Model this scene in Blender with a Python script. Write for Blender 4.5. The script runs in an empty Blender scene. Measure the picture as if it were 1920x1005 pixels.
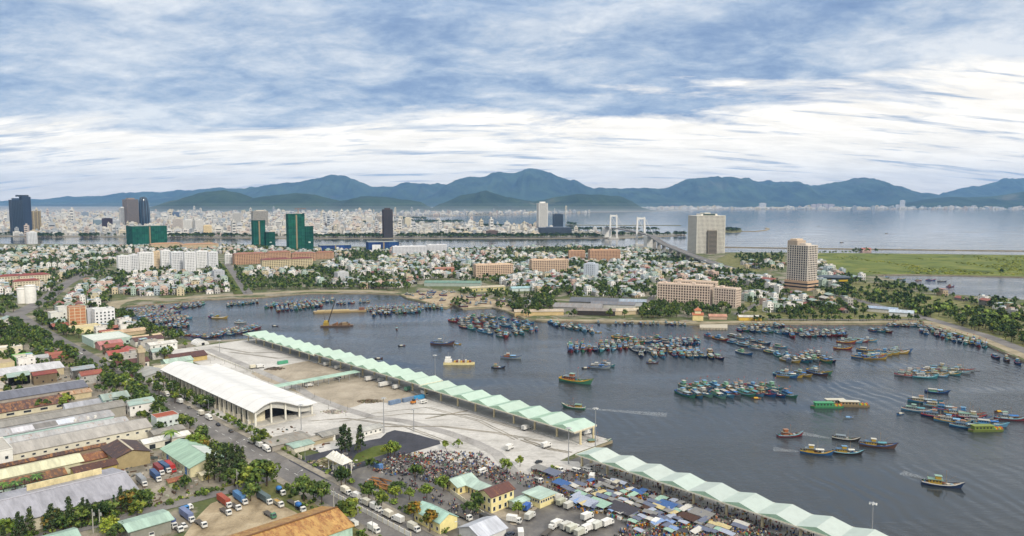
HAZE_COL=(.28,.55,1.0); HAZE_D=2.9e-5; SUN_E=2.1; EXPO=0.64; SKY_K=.70; SKY_OFF=(0.6,0.3,0.0); ZEN=2.0; MIST=((40,9e-5),(70,6e-5),(110,3e-5))
import bpy, math, random
import numpy as np
from mathutils import Vector
from mathutils.geometry import tessellate_polygon
random.seed(7); RNG = np.random.default_rng(7)
sc = bpy.context.scene
COL = bpy.data.collections.new('harbour'); sc.collection.children.link(COL)
R = math.radians; PI = math.pi
# ------------------------------------------------------------------ camera model (pixels of the 1920x1005 photograph -> ground)
CAMH, FPX = 140.0, 1387.0
PITCH = math.atan(126.5 / FPX); CP, SP = math.cos(PITCH), math.sin(PITCH)
WATER = -1.6
def W(px, py, z=0.0):
    a = (px - 960) / FPX; b = (502.5 - py) / FPX
    t = (z - CAMH) / (-SP + b * CP)
    return (a * t, (CP + b * SP) * t)
def PX(x, y, z):
    d = (x, y * CP - (z - CAMH) * SP, y * SP + (z - CAMH) * CP)
    return (960 + FPX * d[0] / d[1], 502.5 - FPX * d[2] / d[1])
GA = R(-46); UX, UY = math.cos(GA), math.sin(GA)         # street grid: u along the quay, v across it
def UV(u, v): return (u * UX - v * UY, u * UY + v * UX)
def toUV(x, y): return (x * UX + y * UY, -x * UY + y * UX)
def G(px, py, z=0.0): return toUV(*W(px, py, z))
# ------------------------------------------------------------------ colours
def lin(c): return c / 12.92 if c <= .04045 else ((c + .055) / 1.055) ** 2.4
def hx(s): return tuple(lin(int(s[i:i + 2], 16) / 255) for i in (0, 2, 4))
def jit(c, a=.1, rnd=random):
    k = 1 + rnd.uniform(-a, a); return tuple(min(.9, max(.005, x * k * (1 + rnd.uniform(-a, a) * .35))) for x in c)
# ------------------------------------------------------------------ materials
MATS = {}
def nodes_of(name):
    m = bpy.data.materials.new(name); m.use_nodes = True
    nt = m.node_tree; b = nt.nodes['Principled BSDF']
    return m, nt, b
def N(nt, typ, **kw):
    n = nt.nodes.new(typ)
    for k, v in kw.items():
        if k in n.inputs: n.inputs[k].default_value = v
        else: setattr(n, k, v)
    return n
def mixc(nt, mode, fac, a, b):
    n = nt.nodes.new('ShaderNodeMix'); n.data_type = 'RGBA'; n.blend_type = mode
    for s, v in ((n.inputs[0], fac), (n.inputs[6], a), (n.inputs[7], b)):
        if hasattr(v, 'is_linked') or isinstance(v, bpy.types.NodeSocket): nt.links.new(v, s)
        else: s.default_value = v if not isinstance(v, tuple) else (*v[:3], 1)
    return n.outputs[2]
def ramp(nt, src, stops):
    n = nt.nodes.new('ShaderNodeValToRGB'); nt.links.new(src, n.inputs[0]); e = n.color_ramp.elements
    while len(e) < len(stops): e.new(.5)
    for i, (p, c) in enumerate(stops):
        e[i].position = p; e[i].color = (*c, 1) if isinstance(c, tuple) else (c, c, c, 1)
    return n.outputs[0]
def noise(nt, vec, scale, detail=4, rough=.55, dist=0):
    n = N(nt, 'ShaderNodeTexNoise', Scale=scale, Detail=detail, Roughness=rough, Distortion=dist)
    if vec is not None: nt.links.new(vec, n.inputs['Vector'])
    return n.outputs['Fac']
def mapping(nt, src, scale=(1, 1, 1), rot=(0, 0, 0), loc=(0, 0, 0)):
    n = nt.nodes.new('ShaderNodeMapping'); nt.links.new(src, n.inputs['Vector'])
    n.inputs['Scale'].default_value = scale; n.inputs['Rotation'].default_value = rot; n.inputs['Location'].default_value = loc
    return n.outputs[0]
def geo_pos(nt): return nt.nodes.new('ShaderNodeNewGeometry').outputs['Position']
def obj_co(nt): return nt.nodes.new('ShaderNodeTexCoord').outputs['Object']
def attr(nt):
    n = nt.nodes.new('ShaderNodeAttribute'); n.attribute_name = 'Col'; return n.outputs['Color']
def bump(nt, b, h, strength, dist):
    n = N(nt, 'ShaderNodeBump', Strength=strength, Distance=dist); nt.links.new(h, n.inputs['Height']); nt.links.new(n.outputs[0], b.inputs['Normal'])
def mat_painted(name, rough=.6, amp=(.8, 1.12), scale=.9, spec=.3):
    m, nt, b = nodes_of(name); a = attr(nt); p = geo_pos(nt)
    f = noise(nt, p, scale, 6, .65); v = ramp(nt, f, [(.3, amp[0]), (.7, amp[1])])
    c = mixc(nt, 'MULTIPLY', 1.0, a, v)
    st = noise(nt, mapping(nt, p, (.9, .9, .12)), 1.0, 5, .6)
    c = mixc(nt, 'MIX', ramp(nt, st, [(.55, 0.0), (.8, .3)]), c, mixc(nt, 'MULTIPLY', 1.0, c, (.55, .5, .44)))
    nt.links.new(c, b.inputs['Base Color']); b.inputs['Roughness'].default_value = rough; b.inputs['Specular IOR Level'].default_value = spec
    MATS[name] = m; return m
mat_painted('painted'); mat_painted('plaster', .85, (.82, 1.08), .35, .15)
mat_painted('canopy_sheet', .5, (.9, 1.05), .22, .3); mat_painted('membrane', .5, (.9, 1.04), .1, .3); mat_painted('fabric', .9, (.75, 1.15), 1.6, .1)
def mat_plain(name, col, rough, spec=.5, metal=0):
    m, nt, b = nodes_of(name); f = noise(nt, geo_pos(nt), 2.0, 3)
    c = mixc(nt, 'MULTIPLY', 1.0, (*col, 1), ramp(nt, f, [(.3, .85), (.7, 1.15)]))
    nt.links.new(c, b.inputs['Base Color']); b.inputs['Roughness'].default_value = rough; b.inputs['Specular IOR Level'].default_value = spec; b.inputs['Metallic'].default_value = metal
    MATS[name] = m; return m
mat_plain('glass', (.018, .025, .032), .12, .6); mat_plain('rubber', (.02, .02, .02), .8, .2)
mat_plain('steel', (.32, .33, .34), .45, .5, .4); mat_plain('bark', (.07, .05, .035), .95, .1)
mat_plain('recess', (.022, .022, .024), .7, .2)
def mat_sheet(name, rust=0.0, pitch=1.1, amp=.12):     # ribbed roofing, ribs run across the object's local x axis
    m, nt, b = nodes_of(name); a = attr(nt); o = obj_co(nt); p = geo_pos(nt)
    w = N(nt, 'ShaderNodeTexWave', wave_type='BANDS', bands_direction='X', Scale=.314 / pitch * 3.2, Distortion=.25, Detail=1.0); nt.links.new(o, w.inputs['Vector'])
    s = ramp(nt, w.outputs['Fac'], [(.2, 1 - amp), (.8, 1 + amp * .5)])
    c = mixc(nt, 'MULTIPLY', 1.0, a, s)
    pan = N(nt, 'ShaderNodeTexBrick', Scale=.10, **{'Mortar Size': 0.0, 'Brick Width': .35, 'Row Height': 1.6, 'Color1': (.86, .86, .86, 1), 'Color2': (1.08, 1.08, 1.08, 1)}); nt.links.new(o, pan.inputs['Vector'])
    c = mixc(nt, 'MULTIPLY', 1.0, c, pan.outputs['Color'])
    f = noise(nt, mapping(nt, o, (.5, .08, .3)), 1.0, 7, .68)
    c = mixc(nt, 'MULTIPLY', 1.0, c, ramp(nt, f, [(.32, .72), (.6, 1.06)]))
    if rust:
        g = noise(nt, mapping(nt, o, (.55, .16, .4)), 1.0, 9, .72)
        rc = ramp(nt, noise(nt, o, 1.4, 5), [(.3, hx('5a3320')), (.7, hx('a8763f'))])
        c = mixc(nt, 'MIX', ramp(nt, g, [(.62 - rust * .3, 0.0), (.72 - rust * .25, .9)]), c, rc)
    nt.links.new(c, b.inputs['Base Color']); b.inputs['Roughness'].default_value = .5; b.inputs['Specular IOR Level'].default_value = .35
    bump(nt, b, w.outputs['Fac'], .25, .08); MATS[name] = m; return m
mat_sheet('roof_sheet'); mat_sheet('roof_sheet_rusty', .55); mat_sheet('roof_sheet_worn', .2); mat_sheet('wall_sheet', 0, .7, .1)
mat_sheet('roof_sheet_clean', 0, 1.6, .05)
def mat_leaf(name):
    m, nt, b = nodes_of(name); a = attr(nt); oi = nt.nodes.new('ShaderNodeObjectInfo')
    f = noise(nt, geo_pos(nt), .55, 3); c = mixc(nt, 'MULTIPLY', 1.0, a, ramp(nt, f, [(.3, .55), (.7, 1.35)]))
    r = ramp(nt, oi.outputs['Random'], [(0, (.62, .68, .62)), (.5, (.9, .9, .88)), (1, (1.25, 1.08, .75))])
    c = mixc(nt, 'MULTIPLY', 1.0, c, r)
    nt.links.new(c, b.inputs['Base Color']); b.inputs['Roughness'].default_value = .65; b.inputs['Specular IOR Level'].default_value = .15
    MATS[name] = m; return m
mat_leaf('leaf')
def mat_ground(name, stops, scale=.05, fine=.8, stain=.25, rough=.9, spec=.15, streak=None):
    m, nt, b = nodes_of(name); p = geo_pos(nt)
    f = noise(nt, p, scale, 8, .62, .4); c = ramp(nt, f, stops)
    g = noise(nt, p, fine, 6, .7); c = mixc(nt, 'MULTIPLY', 1.0, c, ramp(nt, g, [(.3, .82), (.7, 1.14)]))
    s = noise(nt, mapping(nt, p, (.03, .006, 1), (0, 0, GA)) if streak is None else mapping(nt, p, (streak[0], streak[1], 1), (0, 0, -GA if streak[2] else GA)), 3.0, 6, .65)
    c = mixc(nt, 'MULTIPLY', ramp(nt, s, [(.5, 0.0), (.68, stain)]), c, (.42, .4, .37))
    nt.links.new(c, b.inputs['Base Color']); b.inputs['Roughness'].default_value = rough; b.inputs['Specular IOR Level'].default_value = spec
    MATS[name] = m; return m
mat_ground('town_ground', [(.28, hx('6a665c')), (.42, hx('8a8274')), (.50, hx('4d5634')), (.6, hx('5a5f3c')), (.68, hx('7a705a'))], .025, .4)
mat_ground('concrete', [(.26, hx('97948e')), (.40, hx('aca9a4')), (.55, hx('b9b6b1')), (.7, hx('c3c0bb'))], .028, .5, .4, streak=(.02, .10, False))
mat_ground('sand', [(.3, hx('857c6d')), (.5, hx('9b9181')), (.7, hx('aaa090'))], .05, .7, .4)
mat_ground('dirt', [(.3, hx('7d6f5a')), (.5, hx('9c8d74')), (.7, hx('b0a28a'))], .08, .9, .6)
mat_ground('yard', [(.26, hx('5a5c3e')), (.38, hx('726d62')), (.52, hx('8d867a')), (.7, hx('a0988a'))], .06, .7, .6)
mat_ground('asphalt', [(.3, hx('5f5d5c')), (.5, hx('706d6b')), (.7, hx('807c78'))], .05, .8, .5)
mat_ground('worn_road', [(.3, hx('85827e')), (.5, hx('969390')), (.7, hx('a5a29d'))], .04, .8, .5)
mat_ground('fresh_asphalt', [(.3, hx('37383d')), (.5, hx('42434a')), (.7, hx('4c4d53'))], .05, .8, .35)
mat_ground('wet_asphalt', [(.3, hx('4a4848')), (.5, hx('5f5c5a')), (.62, hx('747069')), (.75, hx('88827a'))], .06, .5, .6, .55, .4)
mat_ground('grass', [(.3, hx('37441f')), (.5, hx('525c29')), (.7, hx('6f6d38'))], .03, .5, .3)
mat_ground('marsh', [(.28, hx('384820')), (.42, hx('556128')), (.56, hx('687032')), (.72, hx('7d783e'))], .016, .1, .7, streak=(.004, .03, True))
mat_ground('verge', [(.3, hx('45502a')), (.5, hx('69693f')), (.7, hx('8b8263'))], .08, .7, .3)
mat_ground('revetment', [(.3, hx('756c5a')), (.5, hx('8f856f')), (.7, hx('9f947f'))], .05, .4, .4)
mat_ground('city_ground', [(.3, hx('4c523e')), (.5, hx('7d796f')), (.7, hx('8d897e'))], .004, .05, .3)
def mat_forest(name, cols, rock):
    m, nt, b = nodes_of(name); p = geo_pos(nt)
    f = noise(nt, p, .0016, 8, .65); c = ramp(nt, f, [(.3, cols[0]), (.7, cols[1])])
    g = noise(nt, p, .0007, 7, .6); c = mixc(nt, 'MIX', ramp(nt, g, [(.62, 0.0), (.7, rock)]), c, hx('8a7f68'))
    nt.links.new(c, b.inputs['Base Color']); b.inputs['Roughness'].default_value = .9; b.inputs['Specular IOR Level'].default_value = .05
    h = noise(nt, p, .006, 8, .6); bump(nt, b, h, .8, 60); MATS[name] = m
mat_forest('forest_far', (hx('121d18'), hx('42543f')), .16); mat_forest('forest_near', (hx('182414'), hx('3d4d2e')), .4)  # wide spread of forest tones also paints in slope shading the haze hides
def mat_water():
    m, nt, b = nodes_of('water'); p = geo_pos(nt)
    f = noise(nt, mapping(nt, p, (1, 1.6, 1), (0, 0, R(-12))), .004, 5, .6)
    c = ramp(nt, f, [(.3, hx('282d31')), (.7, hx('32383c'))])
    nt.links.new(c, b.inputs['Base Color']); b.inputs['IOR'].default_value = 1.33; b.inputs['Specular IOR Level'].default_value = .5
    r = noise(nt, mapping(nt, p, (1, 3.5, 1), (0, 0, R(8))), .006, 5, .6)
    nt.links.new(ramp(nt, r, [(.35, .04), (.65, .16)]), b.inputs['Roughness'])
    n1 = noise(nt, mapping(nt, p, (1, 2.4, 1), (0, 0, R(-20))), .22, 5, .6, .6)
    n2 = noise(nt, mapping(nt, p, (1, 2.0, 1), (0, 0, R(25))), .9, 3, .6)
    amp = ramp(nt, noise(nt, mapping(nt, p, (1, 2.2, 1), (0, 0, R(15))), .007, 6, .6, .5), [(.36, .10), (.64, 1.0)])
    sy = nt.nodes.new('ShaderNodeSeparateXYZ'); nt.links.new(p, sy.inputs[0]); mr = nt.nodes.new('ShaderNodeMapRange'); nt.links.new(sy.outputs[1], mr.inputs[0]); mr.inputs[1].default_value = 1100; mr.inputs[2].default_value = 3000; mr.inputs[3].default_value = 1.0; mr.inputs[4].default_value = .22
    am = N(nt, 'ShaderNodeMath', operation='MULTIPLY'); nt.links.new(amp, am.inputs[0]); nt.links.new(mr.outputs[0], am.inputs[1]); amp = am.outputs[0]
    s = N(nt, 'ShaderNodeMath', operation='MULTIPLY_ADD'); nt.links.new(n2, s.inputs[0]); s.inputs[1].default_value = .28; nt.links.new(n1, s.inputs[2])
    s2 = N(nt, 'ShaderNodeMath', operation='MULTIPLY'); nt.links.new(s.outputs[0], s2.inputs[0]); nt.links.new(amp, s2.inputs[1])
    wv = N(nt, 'ShaderNodeTexWave', wave_type='BANDS', bands_direction='DIAGONAL', Scale=.045, Distortion=9.0, Detail=3.0); wv.inputs['Detail Scale'].default_value = .5; nt.links.new(mapping(nt, p, (1, 1, 0), (0, 0, R(40))), wv.inputs['Vector'])
    s3 = N(nt, 'ShaderNodeMath', operation='MULTIPLY_ADD'); nt.links.new(wv.outputs['Fac'], s3.inputs[0]); s3.inputs[1].default_value = .38; nt.links.new(s2.outputs[0], s3.inputs[2])
    s4 = N(nt, 'ShaderNodeMath', operation='MULTIPLY'); nt.links.new(s3.outputs[0], s4.inputs[0]); nt.links.new(mr.outputs[0], s4.inputs[1])
    bump(nt, b, s4.outputs[0], .5, 1.0); MATS['water'] = m
mat_water()
def mat_foam():
    m, nt, b = nodes_of('foam'); p = geo_pos(nt); b.inputs['Base Color'].default_value = (.5, .53, .55, 1); b.inputs['Roughness'].default_value = .8
    f = noise(nt, p, 1.6, 5, .6); a = ramp(nt, f, [(.36, 0.0), (.7, .38)]); nt.links.new(a, b.inputs['Alpha']); MATS['foam'] = m
mat_foam()
# ------------------------------------------------------------------ mesh building
MLIST = []
class MB:
    """collects faces with a colour and a material; build() links them as ONE mesh object"""
    def __init__(s): s.v = []; s.f = []; s.c = []; s.m = []; s.sm = []
    def add(s, vs, fs, col, mat='painted', smooth=False):
        o = len(s.v); s.v.extend(vs)
        for f in fs: s.f.append(tuple(i + o for i in f)); s.c.append(col); s.m.append(mat); s.sm.append(smooth)
        return s
    def box(s, x0, x1, y0, y1, z0, z1, col, mat='painted', top=None, bottom=True):
        vs = [(x0, y0, z0), (x1, y0, z0), (x1, y1, z0), (x0, y1, z0), (x0, y0, z1), (x1, y0, z1), (x1, y1, z1), (x0, y1, z1)]
        fs = [(0, 1, 5, 4), (1, 2, 6, 5), (2, 3, 7, 6), (3, 0, 4, 7)]
        if bottom: fs.append((3, 2, 1, 0))
        s.add(vs, fs, col, mat); s.f.append(tuple(len(s.v) - 8 + i for i in (4, 5, 6, 7))); s.c.append(top or col); s.m.append(mat); s.sm.append(False)
        return s
    def obox(s, cx, cy, l, w, z0, z1, ang, col, mat='painted', top=None):
        ca, sa = math.cos(ang), math.sin(ang); n = len(s.v); s.box(-l / 2, l / 2, -w / 2, w / 2, z0, z1, col, mat, top)
        for i in range(n, len(s.v)): x, y, z = s.v[i]; s.v[i] = (cx + x * ca - y * sa, cy + x * sa + y * ca, z)
        return s
    def prism(s, pts, z0, z1, col, mat='painted', top=None, cap=True):
        n = len(pts); vs = [(x, y, z0) for x, y in pts] + [(x, y, z1) for x, y in pts]
        s.add(vs, [(i, (i + 1) % n, n + (i + 1) % n, n + i) for i in range(n)], col, mat)
        if cap: s.add(vs[n:], [tuple(range(n))], top or col, mat)
        return s
    def tube(s, p0, p1, r0, r1=None, n=6, col=(.3, .3, .3), mat='painted', smooth=True, caps=True):
        r1 = r0 if r1 is None else r1; p0, p1 = Vector(p0), Vector(p1); d = (p1 - p0).normalized()
        a = d.orthogonal().normalized(); b = d.cross(a)
        vs = [tuple(p + (a * math.cos(2 * PI * i / n) + b * math.sin(2 * PI * i / n)) * r) for p, r in ((p0, r0), (p1, r1)) for i in range(n)]
        s.add(vs, [(i, (i + 1) % n, n + (i + 1) % n, n + i) for i in range(n)], col, mat, smooth)
        if caps: s.add(vs, [tuple(range(n))[::-1], tuple(range(n, 2 * n))], col, mat)
        return s
    def lathe(s, prof, n, col, mat='painted', c=(0, 0), sx=1, sy=1, smooth=True):
        vs = [(c[0] + r * math.cos(2 * PI * i / n) * sx, c[1] + r * math.sin(2 * PI * i / n) * sy, z) for r, z in prof for i in range(n)]
        s.add(vs, [(k * n + i, k * n + (i + 1) % n, (k + 1) * n + (i + 1) % n, (k + 1) * n + i) for k in range(len(prof) - 1) for i in range(n)], col, mat, smooth)
        return s
    def arr(s):
        V = np.array(s.v, dtype=np.float32).reshape(-1, 3); sizes = np.array([len(f) for f in s.f], dtype=np.int32)
        L = np.array([i for f in s.f for i in f], dtype=np.int32)
        return dict(V=V, L=L, S=sizes, C=np.array(s.c, dtype=np.float32).reshape(-1, 3), M=list(s.m), SM=np.array(s.sm, dtype=bool))
    def mesh(s, name): return mesh_of(name, s.arr())
    def build(s, name, parent=None, loc=(0, 0, 0), rot=0.0):
        return link(name, s.mesh(name), parent, loc, rot)
def mesh_of(name, A):
    me = bpy.data.meshes.new(name); V, L, S = A['V'], A['L'], A['S']
    me.vertices.add(len(V)); me.vertices.foreach_set('co', V.ravel())
    me.loops.add(len(L)); me.loops.foreach_set('vertex_index', L)
    st = np.concatenate([[0], np.cumsum(S)[:-1]]).astype(np.int32)
    me.polygons.add(len(S)); me.polygons.foreach_set('loop_start', st)
    ms = A['M'] if isinstance(A['M'], list) else [A['M']] * len(S)
    used = list(dict.fromkeys(ms)); ix = {k: i for i, k in enumerate(used)}
    for k in used: me.materials.append(MATS[k])
    me.polygons.foreach_set('material_index', np.array([ix[k] for k in ms], dtype=np.int32))
    me.polygons.foreach_set('use_smooth', A['SM'])
    at = me.color_attributes.new('Col', 'FLOAT_COLOR', 'CORNER')
    c4 = np.ones((len(L), 4), dtype=np.float32); c4[:, :3] = np.repeat(A['C'], S, axis=0)
    at.data.foreach_set('color', c4.ravel())
    me.update(); me.validate(); return me
def link(name, me, parent=None, loc=(0, 0, 0), rot=0.0):
    o = bpy.data.objects.new(name, me); COL.objects.link(o); o.location = loc; o.rotation_euler = (0, 0, rot)
    if parent is not None: o.parent = parent; KIDS.setdefault(parent.name, []).append(o)
    return o
KIDS = {}
def tag(o, label=None, cat=None, group=None, kind=None):
    if label: o['label'] = label
    if cat: o['category'] = cat
    if group: o['group'] = group
    if kind: o['kind'] = kind
    return o
def thing(name, loc, rot=0.0, label=None, cat=None, group=None):
    o = bpy.data.objects.new(name, None); COL.objects.link(o); o.location = loc; o.rotation_euler = (0, 0, rot); o.empty_display_size = .5
    return tag(o, label, cat, group)
def merge(parts, xf):
    """parts: template arrays; xf: (template index, x, y, z, rot, scale, colour multiplier) -> one set of arrays"""
    Vs, Ls, Ss, Cs, Ms, Sm = [], [], [], [], [], []; off = 0
    for t, x, y, z, r, s, cm in xf:
        A = parts[t]; c, n = math.cos(r), math.sin(r); V = A['V']
        s3 = s if isinstance(s, tuple) else (s, s, s)
        vx, vy, vz = V[:, 0] * s3[0], V[:, 1] * s3[1], V[:, 2] * s3[2]
        Vs.append(np.stack([x + vx * c - vy * n, y + vx * n + vy * c, z + vz], 1)); Ls.append(A['L'] + off); Ss.append(A['S']); Cs.append(A['C'] * np.array(cm, dtype=np.float32))
        Ms.extend(A['M']); Sm.append(A['SM']); off += len(V)
    return dict(V=np.concatenate(Vs).astype(np.float32), L=np.concatenate(Ls).astype(np.int32), S=np.concatenate(Ss), C=np.concatenate(Cs), M=Ms, SM=np.concatenate(Sm))
def cat_arr(*As):
    return merge(As, [(i, 0, 0, 0, 0, 1, 1) for i in range(len(As))])
def inpoly(x, y, poly):
    r = False; n = len(poly); j = n - 1
    for i in range(n):
        xi, yi = poly[i]; xj, yj = poly[j]
        if (yi > y) != (yj > y) and x < (xj - xi) * (y - yi) / (yj - yi) + xi: r = not r
        j = i
    return r
class Instancer:
    """templates: list of (part name, mesh) trees; copies are made with obj.copy() of the first one built"""
    def __init__(s): s.proto = {}
    def make(s, key, builder, name, loc, rot, scale=1.0):
        if key not in s.proto:
            root = builder(); s.proto[key] = root; o = root; first = True
        else:
            o = copy_tree(s.proto[key])
        o.location = loc; o.rotation_euler = (0, 0, rot); o.scale = (scale,) * 3 if not isinstance(scale, tuple) else scale
        return o
def copy_tree(o, parent=None):
    c = o.copy(); COL.objects.link(c)
    if parent is not None: c.parent = parent; KIDS.setdefault(parent.name, []).append(c)
    for k in list(KIDS.get(o.name, ())): copy_tree(k, c)
    return c
INST = Instancer()
def value_noise(x, y, seed=0):
    xi, yi = np.floor(x).astype(int), np.floor(y).astype(int); fx, fy = x - xi, y - yi
    fx = fx * fx * (3 - 2 * fx); fy = fy * fy * (3 - 2 * fy)
    def h(a, b):
        n = (a * 374761393 + b * 668265263 + seed * 982451653) & 0x7fffffff
        n = ((n ^ (n >> 13)) * 1274126177) & 0x7fffffff
        return ((n ^ (n >> 16)) & 0xffff) / 65535.0
    return (h(xi, yi) * (1 - fx) + h(xi + 1, yi) * fx) * (1 - fy) + (h(xi, yi + 1) * (1 - fx) + h(xi + 1, yi + 1) * fx) * fy
def fbm(x, y, seed=0, octv=5):
    t = 0; a = .5
    for k in range(octv): t = t + a * value_noise(x, y, seed + k); x = x * 2.03; y = y * 2.03; a *= .5
    return t
ANCHORS = []                                  # (phrase, x, y) things that labels point to
def anchor(phrase, x, y): ANCHORS.append((phrase, x, y))
LABELQ = []                                   # (object, description, x, y, group)
def queue(o, desc, x, y, cat, group): tag(o, None, cat, group); LABELQ.append((o, desc, x, y))
# ================================================================== THE SETTING
def sheet(name, poly, z, mat, kind='structure', skirt=None):
    pts = [Vector((x, y, z)) for x, y in poly]
    tris = tessellate_polygon([pts]); mb = MB()
    if tris:
        fs = []
        for t in tris:
            a, b, c = (pts[i] for i in t)
            fs.append(tuple(t) if (b - a).cross(c - a).z > 0 else (t[0], t[2], t[1]))
        mb.add([tuple(p) for p in pts], fs, (.5, .5, .5), mat)
    if skirt is not None:
        n = len(pts); vs = [tuple(p) for p in pts] + [(p.x, p.y, skirt) for p in pts]
        ar = sum(poly[i][0] * poly[(i + 1) % n][1] - poly[(i + 1) % n][0] * poly[i][1] for i in range(n))
        mb.add(vs, [((i, n + i, n + (i + 1) % n, (i + 1) % n) if ar > 0 else (i, (i + 1) % n, n + (i + 1) % n, n + i)) for i in range(n)], (.3, .29, .27), 'revetment')
    o = mb.build(name); return tag(o, kind=kind)
def pw(pts, z=0.0): return [W(p[0], p[1], z) if len(p) == 2 else (p[0], p[1]) for p in pts]
def uvp(pts): return [UV(*p) for p in pts]
def ribbon_pts(line, w):
    L = []; Rr = []; n = len(line)
    for i, p in enumerate(line):
        a = Vector(line[max(0, i - 1)]); b = Vector(line[min(n - 1, i + 1)]); d = (b - a).normalized(); nrm = Vector((-d.y, d.x))
        L.append((p[0] + nrm.x * w / 2, p[1] + nrm.y * w / 2)); Rr.append((p[0] - nrm.x * w / 2, p[1] - nrm.y * w / 2))
    return L, Rr
def ribbon(name, line, w, z, mat, kind='structure', thick=0):
    L, Rr = ribbon_pts(line, w); mb = MB(); n = len(line); vs = [(*p, z) for p in Rr] + [(*p, z) for p in L]
    mb.add(vs, [(i, i + 1, n + i + 1, n + i) for i in range(n - 1)], (.5, .5, .5), mat)
    if thick:
        for row in (Rr, L):
            vv = [(*p, z) for p in row] + [(*p, z - thick) for p in row]
            mb.add(vv, [(i, n + i, n + i + 1, i + 1) for i in range(n - 1)], (.5, .5, .5), mat)
    return tag(mb.build(name), kind=kind)
# water reaches the horizon
mbw = MB(); mbw.add([(-60000, -3000, WATER), (60000, -3000, WATER), (60000, 70000, WATER), (-60000, 70000, WATER)], [(0, 1, 2, 3)], (.1, .1, .1), 'water')
tag(mbw.build('water'), kind='structure')
# the near peninsula: one sheet with the harbour basin and the lagoon cut out of its outline
QUAY1 = 336.0; QUAY2 = 305.5; USTEP = -263.0
NORTH_SHORE = [(227, 587), (229, 580), (239, 573), (298, 569), (382, 561), (477, 557.5), (578, 549.5), (689, 549), (749, 552), (766, 560), (787, 564), (808, 570), (817, 576), (838, 577), (850, 571), (868, 579), (922, 576), (946, 582), (956, 587), (984, 598), (1015, 601.5), (1060, 602), (1117, 603), (1199, 604), (1312, 608), (1384, 606), (1440, 606), (1631, 607), (1726, 605.5), (1738, 610), (1770, 620), (1813, 633), (1843, 643), (1920, 676), (2050, 735), (2300, 860)]
WEST_SHORE = [(227, 587), (245, 596), (268, 606), (297, 618), (322, 627), (344, 634), (362, 640)]
ws = [W(*p) for p in WEST_SHORE]
land = [(300, -250, 0), UV(200, QUAY2) + (0,), UV(USTEP, QUAY2) + (0,), UV(USTEP, QUAY1) + (0,), UV(-716, QUAY1) + (0,)]
land += [p + (0,) for p in ws[::-1]] + [W(*p) + (0,) for p in NORTH_SHORE[1:]]
land += [(1500, 260, 0), (2600, 500, 0)] + [W(*p) + (0,) for p in [(2500, 600), (1960, 572), (1920, 562), (1850, 556), (1790, 552), (1745, 545), (1700, 530), (1650, 518), (1640, 515), (1700, 514.5), (1800, 516), (1920, 519), (2500, 530), (2500, 480), (1920, 478), (1700, 475.5), (1560, 474), (1440, 473), (1370, 473), (1290, 471), (1250, 467), (1180, 463), (1100, 462), (1000, 462.5), (900, 464), (800, 465), (700, 462.5), (590, 462), (300, 459), (150, 458), (0, 457), (-700, 455)]]
land += [(-2600, 900, 0), (-2600, -250, 0)]
LAND = [(p[0], p[1]) for p in land]
sheet('ground', LAND, 0.0, 'town_ground', skirt=-4)
# the far bank: city plain running back to the hills
cityb = [(-700, 440), (0, 443), (200, 444), (480, 446), (600, 447), (760, 447), (880, 447), (1000, 447), (1080, 446.5), (1150, 447), (1210, 444), (1260, 442.5), (1287, 440.5), (1280, 438.5), (1200, 436), (1100, 433), (1060, 430), (1000, 426), (930, 421.5), (870, 418), (800, 414), (755, 411.5), (740, 409.5), (778, 406), (870, 404.5), (960, 402.7), (1050, 401), (1120, 399), (1199, 397), (1270, 395.3), (1348, 394.2), (1440, 393.8), (1920, 393.6), (2700, 393.5)]
CITY = [W(*p) for p in cityb] + [(23000, 11600), (23500, 25000), (-23500, 25000), (-23000, 5000)]
sheet('far_bank_ground', CITY, 0.0, 'city_ground', skirt=-4)
sheet('islet', pw([(1353, 435), (1372, 436), (1390, 434.5), (1391, 431), (1375, 428), (1356, 428)]), -.4, 'verge', skirt=-4)
def strip_px(name, line, w, z, mat): return ribbon(name, [W(*p) for p in line], w, z, mat, thick=2.5)
strip_px('breakwater', [(1391, 433.5), (1415, 433.5), (1434, 431.5), (1441, 429), (1436, 427)], 14, .3, 'revetment')
strip_px('breakwater', [(1060, 421.5), (1150, 422), (1276, 422.3)], 30, .5, 'verge')
strip_px('breakwater', [(1340, 462.5), (1500, 465), (1700, 467.5), (1920, 470), (2400, 476)], 7, .4, 'revetment')
# --- ground cover patches (each a few cm above the one below)
sheet('grass_field', pw([(40, 484), (90, 474), (150, 470), (178, 472), (170, 480), (100, 484)]), .05, 'grass')
sheet('marsh', pw([(1535, 516), (1600, 519), (1640, 514), (1700, 514), (1800, 515.5), (1920, 518.5), (2480, 529), (2480, 480.5), (1920, 478.6), (1700, 476.1), (1560, 474.6), (1480, 476), (1530, 490)]), .05, 'marsh')
sheet('grass_field', pw([(1370, 474), (1440, 474.5), (1472, 478), (1472, 500), (1420, 510), (1385, 505), (1340, 488)]), .05, 'verge')
sheet('grass_field', pw([(1535, 545), (1700, 580), (1740, 600), (1920, 655), (2300, 820), (2300, 640), (1920, 585), (1720, 548), (1640, 530), (1560, 528)]), .05, 'verge')
sheet('grass_field', pw([(1380, 600), (1440, 596), (1640, 602), (1725, 603), (1700, 590), (1600, 560), (1540, 550), (1400, 560)]), .05, 'verge')
sheet('shipyard_ground', pw([(752, 552), (768, 559), (789, 563), (810, 569), (819, 575), (838, 576), (850, 570), (868, 578), (922, 575), (946, 581), (958, 586), (984, 597), (1000, 592), (960, 570), (900, 555), (820, 545)]), .05, 'dirt')
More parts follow.
